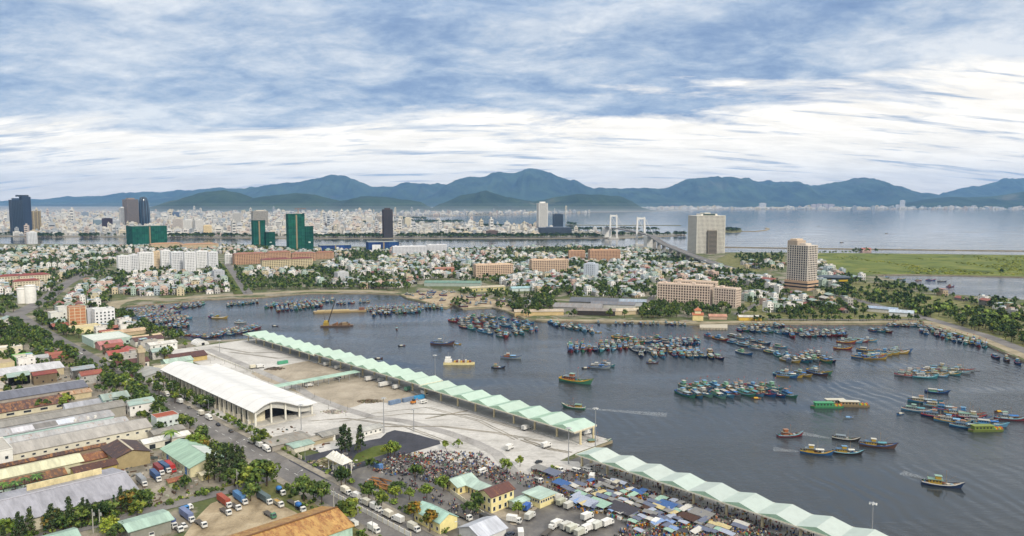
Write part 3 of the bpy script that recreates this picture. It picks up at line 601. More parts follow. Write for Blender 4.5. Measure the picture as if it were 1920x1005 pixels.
    flat_block('house', 'white three storey house with terracotta roof beside the road', 'house', *UV(-470, 156), ANG_V, 13, 10, 8.6, hx('c5cecb'), hx('94523f'), wins=[('y-', 4, (1.2, 4.2), 1.3, 1.3)], parapet=.25)
    gh('workshop', 'dark grey flat pitched workshop below terracotta roofed house', 'workshop', -450, 150, 17, 10, 5, 6, hx('9d978b'), hx('8a857d'), 'roof_sheet')
    gh('workshop', 'long white roofed workshop with open front beside mint hall', 'workshop', -438.5, 145, 25, 9, 4.2, 5.4, hx('d1cec0'), hx('cfcdc6'), 'roof_sheet_clean', wins=[('y-', 3, .2, 3.2, 2.6)])
    t = gh('factory_hall', 'mint roofed hall with pale skylight panel and blue doors', 'hall', -395, 144.8, 40, 18.5, 5.6, 8.6, hx('cac3a0'), hx('92ad99'), 'roof_sheet', axis='u', over=1, doors=[('y-', -12, 3, 4, hx('3f6ea8')), ('y-', 14, 3, 4, hx('3f6ea8'))], wins=[('y-', 9, 1.5, 1, 1.6)])
    m = MB(); m.add([(-6, 1, 8.4), (16, 1, 8.4), (16, 8.6, 6.08), (-6, 8.6, 6.08)], [(0, 1, 2, 3)], hx('c6cdc6'), 'roof_sheet_clean'); o = m.build('skylight', t)
    gh('truck_shelter', 'open mint roofed truck shelter at bottom side street', 'shelter', -323.5, 98, 16, 12, 6, 7, hx('8b8a80'), hx('9cb4a5'), 'roof_sheet', over=1.2)
    gh('shed', 'small mint roofed shed cut by the frame beside side street', 'shed', -333, 66, 16, 10, 5.4, 6.6, hx('a9b7ab'), hx('97b0a2'), 'roof_sheet')
    t = gh('warehouse', 'rust striped ochre roofed warehouse with pale green wall', 'warehouse', -272, 128, 60, 26, 5.8, 9.4, hx('a9c4b4'), hx('b08a50'), 'roof_sheet_rusty', over=.8, ridge=hx('6a4a2c'), wmat='wall_sheet')
    gh('hut', 'small cream hut with yellow door by side street', 'hut', -369, 141, 6, 5, 3.2, 3.8, hx('d4cba0'), hx('bdb59a'), 'roof_sheet', doors=[('y-', 0, 2, 2.4, hx('b8a64e'))])
    gh('hut', 'little rusty roofed hut inside container yard', 'hut', -371, 127, 8, 5, 3, 3.8, hx('9aa07c'), hx('7d4432'), 'roof_sheet_rusty')
    # left edge and further back
    flat_block('house', 'low tan flat roofed building with pale yellow wall', 'building', *UV(-735, 100), ANG_V, 46, 24, 6, hx('c6b994'), hx('a3937c'))
    flat_block('house', 'bright green walled annex beside the tan roofed building', 'annex', *UV(-742, 133), ANG_V, 14, 22, 7, hx('67a854'), hx('b5b09c'))
    flat_block('house', 'long pale beige block with flat white roof among trees', 'building', *UV(-800, 125), ANG_V, 34, 12, 7, hx('cfc6b0'), hx('d0cdc6'), wins=[('y-', 7, (3,), 1.6, 1.5)])
    gh('shed', 'pale green gable roofed shed past the tan building', 'shed', -800, 88, 24, 16, 7, 9, hx('b9d6c6'), hx('a2b8aa'), 'roof_sheet')
    t = flat_block('house', 'white house with blue tarpaulin roof beyond roadside trees', 'house', *UV(-850, 108), ANG_V, 26, 20, 9, hx('d6d2c4'), hx('6e93c8'), wins=[('y-', 3, (2, 5.5), 1.6, 1.5)])
    # north-east of the main road, before the white hall
    flat_block('workshop', 'flat roofed mint and white workshop by crossroads', 'workshop', *G(186, 640), ANG_U, 40, 28, 6, hx('a9bcb1'), hx('c4c8c0')) if False else None
    x, y = W(186, 648); flat_block('workshop', 'wide flat roofed mint walled workshop near the crossroads', 'workshop', x, y + 14, ANG_V, 34, 40, 6.5, hx('a9bcb1'), hx('c2c7bf'), wins=[('y-', 4, (1.5,), 2.2, 2)])
    def px_hall(px, py, L, Wd, ze, zr, wall, roof, label, rmat='roof_sheet_worn', axis='v', name='house', cat='house', **k):
        u, v = G(px, py); return gh(name, label, cat, u, v, L, Wd, ze, zr, wall, roof, rmat, axis=axis, **k)
    px_hall(205, 652, 20, 16, 5, 7.4, hx('b98a86'), hx('a86e6c'), 'pink walled bungalow with faded red porch roof')
    px_hall(222, 672, 18, 13, 5, 8, hx('d6cfc4'), hx('96473f'), 'white house under brick red gable facing white arch')
    px_hall(246, 667, 20, 13, 5, 8, hx('d2ccbf'), hx('9b4a42'), 'white house under brick red gable next to stone tower', axis='u')
    px_hall(247, 690, 24, 12, 5.5, 8, hx('d9d2c8'), hx('552f2b'), 'white hall with dark maroon roof touching stone tower', wins=[('y-', 5, 1.5, 1.2, 2)])
    px_hall(276, 645, 26, 16, 5.5, 8, hx('d6d2c6'), hx('4e302c'), 'white house with long dark maroon roof near moored boats')
    px_hall(303, 656, 24, 14, 7, 8.4, hx('d9d8d2'), hx('c9c6be'), 'white two storey house with few dark windows near tent', wins=[('y-', 4, (4.2), 1.2, 1.4)] if False else [('y-', 4, 4.2, 1.2, 1.4)])
    px_hall(349, 676, 30, 18, 4.5, 7.4, hx('b7a06a'), hx('4d2a26'), 'dark maroon roofed hall against the apron fence')
    px_hall(332, 684, 22, 14, 4.2, 6.4, hx('b5cdb9'), hx('9fb5a7'), 'small mint gabled shed behind the white arched hall')
    px_hall(284, 706, 28, 18, 4.2, 6.2, hx('9fa09a'), hx('9c9c97'), 'grey roofed store at far end of white hall', axis='u')
    px_hall(308, 695, 16, 12, 4, 5.4, hx('bdb59c'), hx('bcb59e'), 'beige roofed lean store between grey and mint sheds')
    px_hall(255, 640, 46, 12, 4, 5.6, hx('b3a183'), hx('c2ab8a'), 'long tan tiled store near quay trees')
    px_hall(232, 628, 40, 14, 4, 6, hx('b9a78a'), hx('b99f80'), 'tan roofed godown beside a blue tarpaulin', )
    flat_block('house', 'pale yellow walled low block below brick framed flats', 'house', *W(157, 622), ANG_V, 30, 16, 6, hx('d9cda0'), hx('b9ad8d'))
    # flats by the embankment corner
    x, y = W(137, 614); t = flat_block('unfinished_flats', 'unfinished brick flats with exposed cream concrete frame', 'flats', x, y + 8, GA + R(-6) + PI / 2, 16, 14, 22, hx('b07a58'), hx('9c8a78'))
    m = MB()
    for k in range(7): m.box(-8.3, 8.3, -7.3, 7.3, k * 3.5 - .25, k * 3.5 + .25, hx('c9b89a'), 'plaster')
    for q in (-8, -2.7, 2.7, 8):
        for s in (-7, 7): m.box(q - .32, q + .32, s - .34, s + .34, 0, 22, hx('cbbb9e'), 'plaster')
    for s in (-8, 8): m.box(s - .34, s + .34, -.3, .3, 0, 22, hx('cbbb9e'), 'plaster')
    m.build('concrete_frame', t)
    x, y = W(187, 614); flat_block('flats', 'white five storey flats between brick flats and harbour', 'flats', x, y + 8, GA + PI / 2, 20, 14, 20, hx('d9dadb'), hx('bdbcb8'), wins=[('y-', 5, (1.5, 5, 8.5, 12, 15.5), 1.6, 1.6), ('x-', 3, (1.5, 5, 8.5, 12, 15.5), 1.4, 1.6)], tank=True)
    x, y = W(163, 612); flat_block('flats', 'grey blank sided flats tucked between brick and white flats', 'flats', x, y + 12, GA + PI / 2, 14, 14, 18, hx('b4b6ba'), hx('a5a5a3'))
    for px, py, h, lb in ((98, 612, 15, 'white stepped house left of the brick framed flats'), (112, 604, 17, 'cream narrow house touching the brick framed flats')):
        x, y = W(px, py); flat_block('house', lb, 'house', x, y + 7, GA + PI / 2, 12, 14, h, hx('d0cfc8'), hx('b4b2ac'), wins=[('y-', 3, (1.5, 5, 8.5), 1.4, 1.5)], tank=True)
    # stone water tower
    x, y = UV(-647, 198); t = thing('water_tower', (x, y, 0), ANG_U, 'tall tan stone water tower among red roofs', 'water tower')
    m = MB(); m.box(-2.3, 2.3, -2.3, 2.3, -1, 15, hx('8f8371'), 'plaster'); m.build('shaft', t)
    m = MB(); m.box(-2.9, 2.9, -2.9, 2.9, 15.002, 18, hx('b7a98c'), 'plaster'); m.build('tank_room', t)
    m = MB(); m.lathe([(2.2, 18), (2.0, 19.4), (1.1, 20.6), (.05, 21.2)], 12, hx('a89a7e'), 'plaster'); m.build('dome', t)
    # white event tent
    x, y = W(375, 645); t = thing('tent', (x, y, 0), ANG_U, 'white ribbed event tent at the apron corner', 'tent')
    m = MB(); nseg = 7
    for k in range(nseg):
        x0, x1 = -8 + k * 16 / nseg, -8 + (k + 1) * 16 / nseg; pr = [(math.cos(a) * 6, math.sin(a) * (4.2 + .4 * (k % 2))) for a in np.linspace(0, PI, 9)]
        m.add([(x0, p[0], p[1]) for p in pr] + [(x1, p[0], p[1]) for p in pr], [(i, i + 1, 10 + i, 9 + i) for i in range(8)], hx('d9d8d4'), 'fabric')
    for xx in (-8, 8): m.add([(xx, math.cos(a) * 6, math.sin(a) * 4.3) for a in np.linspace(0, PI, 9)], [tuple(range(9))], hx('c9c8c4'), 'fabric')
    m.build('canopy', t)
    m = MB(); m.box(7.95, 8.1, -1.4, 1.4, 0, 2.4, (.05, .05, .05), 'recess'); m.build('doorway', t)
sheds()
# ---- the white hall with a wave roof
def wave_hall():
    u0, u1, v0, v1 = -588.0, -435.0, 195.5, 235.5; x, y = UV((u0 + u1) / 2, (v0 + v1) / 2)
    t = thing('market_hall', (x, y, 0), ANG_U, 'large white wave roofed hall with cream columned side', 'market hall'); anchor('the white wave roofed hall', x, y)
    L = u1 - u0; prof = []
    for k in range(33):
        s = k / 32; vv = -21.5 + 43.5 * s
        z = np.interp(s, [0, .12, .22, .32, .5, .7, .85, 1], [10.0, 13.3, 14.9, 15.3, 12.9, 9.0, 8.0, 8.7]); prof.append((vv, float(z)))
    pz = np.array([p[1] for p in prof]); pz = np.convolve(np.pad(pz, 2, 'edge'), np.ones(5) / 5, 'valid'); prof = [(p[0], float(z)) for p, z in zip(prof, pz)]
    m = MB(); n = len(prof); xs = (-L / 2 - 3, L / 2 + 6)
    nx = 12; vs = []
    for i in range(nx + 1):
        xx = xs[0] + (xs[1] - xs[0]) * i / nx; vs += [(xx, p[0], p[1]) for p in prof]
    m.add(vs, [(i * n + k, (i + 1) * n + k, (i + 1) * n + k + 1, i * n + k + 1) for i in range(nx) for k in range(n - 1)], hx('d2d1ce'), 'membrane', True)
    vb = [(a, b, c - .5) for a, b, c in vs]
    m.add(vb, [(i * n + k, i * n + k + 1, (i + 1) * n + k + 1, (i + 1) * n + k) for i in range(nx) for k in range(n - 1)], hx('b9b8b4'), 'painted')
    for i in (0, nx): m.add([vs[i * n + k] for k in range(n)] + [vb[i * n + k] for k in range(n)], [(k, k + 1, n + k + 1, n + k) for k in range(n - 1)], hx('c9c8c5'), 'painted')
    for k in (0, n - 1): m.add([vs[i * n + k] for i in range(nx + 1)] + [vb[i * n + k] for i in range(nx + 1)], [(i, i + 1, nx + 2 + i, nx + 1 + i) for i in range(nx)], hx('8d8a84'), 'painted')
    m.build('roof', t)
    for i in range(1, 12):
        xx = xs[0] + (xs[1] - xs[0]) * i / 12; q = MB(); q.add([(xx - .16, p[0], p[1] + .05) for p in prof] + [(xx + .16, p[0], p[1] + .05) for p in prof], [(k, n + k, n + k + 1, k + 1) for k in range(n - 1)], hx('b9b8b5'), 'painted'); q.build('roof_seam', t)
    # side wall towards the road (local y-) and the open gable end (x+)
    wv = -19.3; m = MB(); m.box(-L / 2, L / 2 - 5, wv, wv + .4, -1, 10.2, hx('c6beaa'), 'plaster'); m.build('wall', t)
    m = MB(); m.box(-L / 2, L / 2 - 5, 18.6, 19, -1, 8.0, hx('c2baa4'), 'plaster'); m.build('wall', t)
    m = MB(); m.box(-L / 2 - .01, -L / 2 + .4, wv + .41, 18.59, -1, 8.4, hx('c2baa4'), 'plaster'); m.build('wall', t)
    nb = 20
    for i in range(nb + 1):
        xx = -L / 2 + (L - 5) * i / nb; c = MB(); c.box(xx - .55, xx + .55, wv - 1.0, wv - .003, -1, 10.0, hx('d4cdbb'), 'plaster'); c.build('column', t)
    for i in range(nb):
        if i in (10, 11): continue
        xx = -L / 2 + (L - 5) * (i + .5) / nb; win_obj(t, xx, wv, 3.0, 2.6, 5.6, 'y-', hx('b5ad98'), n=(2, 1), glass='recess' if i % 3 else 'glass')
    # gable: hanging fascia that follows the wave, columns, and a near-black panel painting the shaded interior
    m = MB(); fa = [(p[0], p[1] - .52, p[1] - 5.0) for p in prof if wv <= p[0] <= 20]; k = len(fa); xx = L / 2 + 2
    for d in (0, .35): m.add([(xx + d, a, b) for a, b, c in fa] + [(xx + d, a, c) for a, b, c in fa], [(i, i + 1, k + i + 1, k + i) if d else (i, k + i, k + i + 1, i + 1) for i in range(k - 1)], hx('bcbab2'), 'wall_sheet')
    m.add([(xx, a, c) for a, b, c in fa] + [(xx + .35, a, c) for a, b, c in fa], [(i, i + 1, k + i + 1, k + i) for i in range(k - 1)], hx('a09e98'), 'painted'); m.build('fascia', t)
    m = MB(); m.box(L / 2 - 5.4, L / 2 - 5, wv + .41, -9, -1, 9.4, hx('d2c9ae'), 'plaster'); m.build('wall', t)
    m = MB(); m.box(L / 2 - 9, L / 2 - 8.6, -8.9, 18.5, -1, 6.8, hx('3b3a38'), 'recess'); m.build('interior_shade', t)
    for q in (-18.9, -8.6, 1, 10.5, 19.5):
        c = MB(); zt = float(np.interp(q, [p[0] for p in prof], [p[1] for p in prof])) - .5; c.box(xx + .36, xx + 1.3, q - .5, q + .5, -.5, zt, hx('d5d2c6'), 'plaster'); c.build('column', t)
    m = MB(); m.box(L / 2 - 8, L / 2 + 5, -20, 21, -.5, .9, hx('b5b0a4'), 'plaster', hx('bdb9b0')); m.build('loading_dock', t)
    # entrance canopy and outside stairs
    m = MB(); m.box(4, 21, wv - 6, wv - 1.05, 4.9, 5.2, hx('3e5a78'), 'painted'); m.build('entrance_canopy', t)
    for q in (4.6, 20.4): c = MB(); c.box(q - .25, q + .25, wv - 5.8, wv - 5.3, -.5, 4.9, hx('8b8f94'), 'steel'); c.build('canopy_post', t)
    for sx_ in (-34, 52):
        m = MB()
        for k in range(12): m.box(sx_ + k * .8, sx_ + k * .8 + .8, wv - 3.6, wv - 1.1, -.5, .5 + k * .42, hx('a8a295'), 'plaster')
        m.build('outside_stair', t)
wave_hall()
# ---- folded canopies over the quay
MINT_A, MINT_B = hx('a9cfb5'), hx('bcd9c6')
def canopy(u0, nb, bay, vf, vb, ze, rise, colf, label, cols, gable=True):
    u1 = u0 + nb * bay; x, y = UV((u0 + u1) / 2, (vf + vb) / 2); t = thing('quay_canopy', (x, y, 0), ANG_U, label, 'canopy', 'folded canopies over the fish quay')
    anchor(label.split(' with ')[0] if False else cols['phrase'], x, y)
    L = u1 - u0; y0, y1 = vf - (vf + vb) / 2, vb - (vf + vb) / 2; m = MB()
    top = cols['top']; frt = cols['front']; th = .3
    rj = random.Random(int(u0)); cm_ = 'canopy_sheet'
    for b in range(nb):
        top = tuple(jit(c, .045, rj) for c in cols['top'])
        xa, xm, xb = -L / 2 + b * bay, -L / 2 + (b + .5) * bay, -L / 2 + (b + 1) * bay
        hip = .35
        f0, fm, f1 = (xa, y0, ze), (xm, y0 + hip, ze + rise), (xb, y0, ze); g0, gm, g1 = (xa, y1, ze), (xm, y1 - hip, ze + rise), (xb, y1, ze)
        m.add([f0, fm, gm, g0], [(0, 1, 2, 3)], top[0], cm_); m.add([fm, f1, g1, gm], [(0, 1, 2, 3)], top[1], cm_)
        m.add([f0, f1, fm], [(0, 1, 2)], frt, 'painted'); m.add([g0, gm, g1], [(0, 1, 2)], frt, 'painted')
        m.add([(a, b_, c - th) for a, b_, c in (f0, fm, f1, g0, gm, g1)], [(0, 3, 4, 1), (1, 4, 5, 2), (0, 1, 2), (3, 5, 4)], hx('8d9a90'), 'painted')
    m.build('roof', t)
    m = MB()
    for yy in (y0, y1): m.box(-L / 2 - .1, L / 2 + .1, yy - .12, yy + .12, ze - .55, ze + .1, hx('cfcab8'), 'painted')
    for xx in (-L / 2, L / 2): m.box(xx - .13, xx + .13, y0 + .12, y1 - .12, ze - .55, ze + .1, hx('cfcab8'), 'painted')
    m.build('fascia', t)
    for b in range(nb + 1):
        for yy in (y0 + cols['inset'], y1 - 3.0):
            c = MB(); xx = -L / 2 + b * bay; c.box(xx - .45, xx + .45, yy - .45, yy + .45, -.5, ze - .1, hx('d8c9a2'), 'plaster'); c.box(xx - .6, xx + .6, yy - .6, yy + .6, -.5, .9, hx('cbbf9c'), 'plaster'); c.build('column', t)
        c = MB(); xx = -L / 2 + b * bay; c.box(xx - .2, xx + .2, y0 + .12, y1 - .12, ze - 1.0, ze - .35, hx('b8b09a'), 'painted'); c.build('beam', t)
    c = MB(); c.box(-L / 2, L / 2, y0 + 3.5, y1 + 1, -.3, .55, hx('8d8a84'), 'concrete'); c.build('platform', t)
    return t
far = dict(top=(hx('94b19b'), hx('a9bcae')), front=hx('90ad95'), inset=5.5)  # slope tints paint in the light: left-facing darker, right-facing paler
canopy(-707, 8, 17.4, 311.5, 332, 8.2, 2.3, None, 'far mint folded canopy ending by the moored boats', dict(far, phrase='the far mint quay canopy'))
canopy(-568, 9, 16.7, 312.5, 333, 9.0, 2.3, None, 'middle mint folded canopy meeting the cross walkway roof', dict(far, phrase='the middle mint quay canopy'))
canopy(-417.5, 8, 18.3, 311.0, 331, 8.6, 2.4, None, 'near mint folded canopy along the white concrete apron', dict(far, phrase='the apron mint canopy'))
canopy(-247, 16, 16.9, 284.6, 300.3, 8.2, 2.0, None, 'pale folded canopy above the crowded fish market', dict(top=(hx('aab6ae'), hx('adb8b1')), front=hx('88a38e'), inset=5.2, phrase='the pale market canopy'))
x, y = UV(-500.5, 276); t = thing('walkway_roof', (x, y, 0), ANG_V, 'straight flat mint walkway roof crossing to the quay', 'walkway roof')
m = MB(); m.box(-38, 37, -4.3, 4.3, 5.0, 5.35, hx('a0bcaa'), 'roof_sheet_clean'); m.build('roof', t)
for k in range(9):
    for s in (-3.6, 3.6): c = MB(); c.box(-36 + k * 9 - .2, -36 + k * 9 + .2, s - .2, s + .2, -.3, 5, hx('b9c6bd'), 'steel'); c.build('post', t)
# ---- the market office group
def office():
    gh = gable_hall
    gh('market_office_wing', 'single storey yellow office wing under pale mint roof', 'office wing', -268.5, 224.5, 12, 10, 4.6, 6.6, hx('d8ca8e'), hx('a9bdb1'), 'roof_sheet_clean', wins=[('y-', 3, 1, 1.2, 2), ('x-', 2, 1, 1.2, 2)], over=1)
    gh('market_office_wing', 'long yellow office wing with door row under mint roof', 'office wing', -257.5, 227.2, 21, 7, 4.6, 6.4, hx('d8ca8e'), hx('a9bdb1'), 'roof_sheet_clean', axis='u', over=1, wins=[('y-', 8, .4, 1.1, 2.3)])
    gh('market_office', 'two storey yellow market office with brown gable roof', 'office', -241.5, 223, 14, 9, 8, 10, hx('dccf98'), hx('5d3a33'), 'roof_sheet_worn', over=.7, wins=[('y-', 4, .9, 1.3, 1.8), ('y-', 4, 4.8, 1.3, 1.8), ('x-', 3, .9, 1.2, 1.8), ('x-', 3, 4.8, 1.2, 1.8)])
    gh('covered_walk', 'low mint covered walk joining the two yellow offices', 'covered walk', -234, 233, 13, 5, 3.4, 4, hx('c9d4c4'), hx('a6bcb0'), 'roof_sheet_clean')
    x, y = UV(-230.5, 240.5); t = thing('gatehouse', (x, y, 0), ANG_U, 'square yellow office with flat mint roof and window band', 'office')
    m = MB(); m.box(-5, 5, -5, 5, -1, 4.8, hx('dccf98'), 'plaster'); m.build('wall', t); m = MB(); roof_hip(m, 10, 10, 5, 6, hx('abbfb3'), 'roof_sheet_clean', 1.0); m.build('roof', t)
    for i in range(6):
        win_obj(t, 5, -4 + i * 1.55, 2.6, .9, 1, 'x+'); win_obj(t, -4 + i * 1.6, -5, 2.6, .9, 1, 'y-')
    gh('market_hall_small', 'yellow gable ended hall with mint roof beside lane', 'hall', -245.5, 191, 18, 9.5, 5.4, 8, hx('dccf92'), hx('9dbdb0'), 'roof_sheet_clean', axis='u', over=.5, wins=[('y-', 5, 1.5, 1.2, 1.4)])
    # entrance gate with sail shaped roof
    x, y = W(637, 884); t = thing('entrance_gate', (x, y, 0), ANG_U, 'pale entrance gate with sail like roof on black asphalt', 'gate'); anchor('the sail roofed gate', x, y)
    m = MB()
    for k in range(5):
        xx = -6 + k * 3; m.add([(xx - 2.4, -3.5, 6.4), (xx + 2.4, -3.5, 6.4), (xx + 1.4, 3.5, 6.6), (xx - 1.4, 3.5, 6.6), (xx, 0, 9.8 + .5 * (k % 2))], [(0, 1, 4), (1, 2, 4), (2, 3, 4), (3, 0, 4), (3, 2, 1, 0)], hx('d5d2c8'), 'fabric')
    m.build('sail_roof', t)
    for q in (-6.5, -2, 2.5, 7):
        for s in (-2.6, 2.6): c = MB(); c.tube((q, s, -.2), (q, s, 6.6), .28, n=8, col=hx('cfcdc4')); c.build('post', t)
    m = MB(); m.box(-3, 3, -1.5, 1.5, 0, 3, hx('c9c6ba'), 'plaster'); m.build('guard_booth', t)
    # walled work compound between the road and the asphalt
    gh('site_office', 'white walled site office with grey roof beside casuarinas', 'site office', *G(620, 822), 15, 9, 4, 5, hx('d6d3ca'), hx('8e8b84'), 'roof_sheet', axis='v', doors=[('y-', 2, 3, 3, (.05, .05, .05))])
    gh('site_shed', 'bare concrete shed with plank strewn roof in compound', 'site shed', *G(537, 833), 24, 14, 3.6, 4.2, hx('9a948a'), hx('8f8a80'), 'roof_sheet_worn')
    gh('site_shed', 'small mint roofed cabin at compound corner', 'site cabin', *G(563, 842), 12, 9, 3.4, 3.9, hx('cfcabc'), hx('96ada0'), 'roof_sheet')
    gh('site_shed', 'low tan block shed between the cabin and site office', 'site shed', *G(592, 830), 18, 8, 3, 3.6, hx('a59a80'), hx('9b9384'), 'roof_sheet_worn')
    gh('guard_house', 'small white guard house on the asphalt corner', 'guard house', *G(694, 812), 13, 7, 3.6, 4.6, hx('d9d7d0'), hx('a9a8a2'), 'roof_sheet_clean', wins=[('y-', 4, 1.2, 1, 1)])
    for (p, q, lb) in (((500, 818), (565, 862), 'cream compound wall along the main road pavement'), ((602, 918), (770, 1008), 'white wall between parked trucks and market yard'), ((845, 925), (925, 982), 'low tan wall around the yellow office forecourt'), ((365, 655), (478, 700), 'thin grey fence along the white apron')):
        a, b = W(*p), W(*q); L = math.hypot(b[0] - a[0], b[1] - a[1]); o = MB(); hgt = 2.2 if 'fence' not in lb else 1.4
        o.box(-L / 2, L / 2, -.12, .12, -.5, hgt, hx('d3cbb2') if 'white' not in lb else hx('d2d0ca'), 'plaster')
        nn = int(L / 4)
        for k in range(nn + 1): o.box(-L / 2 + k * L / nn - .2, -L / 2 + k * L / nn + .2, -.2, .2, -.5, hgt + .25, hx('c6bea6'), 'plaster')
        tag(o.build('boundary_wall', None, ((a[0] + b[0]) / 2, (a[1] + b[1]) / 2, 0), math.atan2(b[1] - a[1], b[0] - a[0])), lb, 'wall')
    gh('round_store', 'pale domed store roof at the bottom frame edge', 'store', *G(905, 1003), 14, 14, 3.5, 6.2, hx('c9c8c4'), hx('b9bcc4'), 'roof_sheet_clean')
office()
# ================================================================== TOWERS, BLOCKS, BRIDGE
def relief(mb_core, mb_slab, mb_pier, L, Wd, z0, z1, fl, pit, wall, core, slab_t=.9, pier_w=.9, cmat='glass', proud=.35, solid=()):
    mb_core.box(-L / 2 + proud, L / 2 - proud, -Wd / 2 + proud, Wd / 2 - proud, z0 - 1, z1 - .1, core, cmat, hx('9a9892'))
    n = max(1, round((z1 - z0) / fl)); f = (z1 - z0) / n
    for k in range(n + 1): mb_slab.box(-L / 2, L / 2, -Wd / 2, Wd / 2, z0 + k * f - slab_t / 2, z0 + k * f + slab_t / 2, wall, 'plaster')
    e = .04
    for ln, half, ax in ((L, Wd / 2, 0), (Wd, L / 2, 1)):
        c = max(1, round(ln / pit))
        for k in range(c + 1):
            q = -ln / 2 + ln * k / c; q = min(max(q, -ln / 2 + pier_w / 2), ln / 2 - pier_w / 2)
            for s in (-1, 1):
                a, b = sorted((s * (half - proud - .05), s * (half + e)))
                if ax == 0: mb_pier.box(q - pier_w / 2, q + pier_w / 2, a, b, z0 - 1, z1, wall, 'plaster', bottom=False)
                else: mb_pier.box(a, b, q - pier_w / 2, q + pier_w / 2, z0 - 1, z1, wall, 'plaster', bottom=False)
def px_frame(x0, x1, yt, yb, rot=20, dr=.7):
    xm = (x0 + x1) / 2; x, y = W(xm, yb); D = y * CP + CAMH * SP
    w = (x1 - x0) * D / FPX; r = R(rot); L = w / (math.cos(r) + dr * math.sin(abs(r))); Wd = L * dr
    h = (yb - yt) * D / FPX * 1.0
    view = math.atan2(x, y); off = (L * math.sin(abs(r)) + Wd * math.cos(r)) / 2
    x += math.sin(view) * off; y += math.cos(view) * off
    return x, y, L, Wd, h, r - view
def block(name, label, cat, box, wall, core=(.05, .06, .07), rot=20, dr=.7, fl=3.6, pit=4.0, slab=.9, pier=1.0, cmat='glass', group=None, top='box', crown=None, podium=None):
    x, y, L, Wd, h, ang = px_frame(*box, rot, dr); t = thing(name, (x, y, 0), ang, label, cat, group); FOOT.append((x, y, max(L, Wd) * .62))
    c, s, p = MB(), MB(), MB(); relief(c, s, p, L, Wd, 0, h, fl, pit, wall, core, slab, pier, cmat)
    c.build('glazing', t); s.build('floor_slabs' if False else 'floor_edge', t); p.build('pier', t)
    r = MB()
    if top == 'box': r.box(-L * .28, L * .28, -Wd * .28, Wd * .28, h + slab / 2, h + max(3, h * .05), wall, 'plaster')
    elif top == 'hip': roof_hip(r, L, Wd, h + 1, h + 4, crown or hx('8a3f33'), 'roof_sheet_worn', .8)
    elif top == 'parapet':
        for q in ((-L / 2, L / 2, -Wd / 2, -Wd / 2 + .4), (-L / 2, L / 2, Wd / 2 - .4, Wd / 2), (-L / 2, -L / 2 + .4, -Wd / 2 + .4, Wd / 2 - .4), (L / 2 - .4, L / 2, -Wd / 2 + .4, Wd / 2 - .4)): r.box(*q, h + slab / 2 + .002, h + slab / 2 + 1.2, wall, 'plaster')
        for k in range(max(1, int(L / 22))): r.box(-L / 2 + 6 + k * 20, -L / 2 + 11 + k * 20, -2.4, 2.4, h + slab / 2, h + 3.4, jit(wall, .1), 'plaster')
    r.build('roof_house', t)
    if podium:
        q = MB(); q.box(-L * podium[0] / 2, L * podium[0] / 2, -Wd * podium[1] / 2, Wd * podium[1] / 2, -1, podium[2], podium[3], 'plaster'); q.build('podium', t)
    return t, L, Wd, h
dk = hx('2b3644')
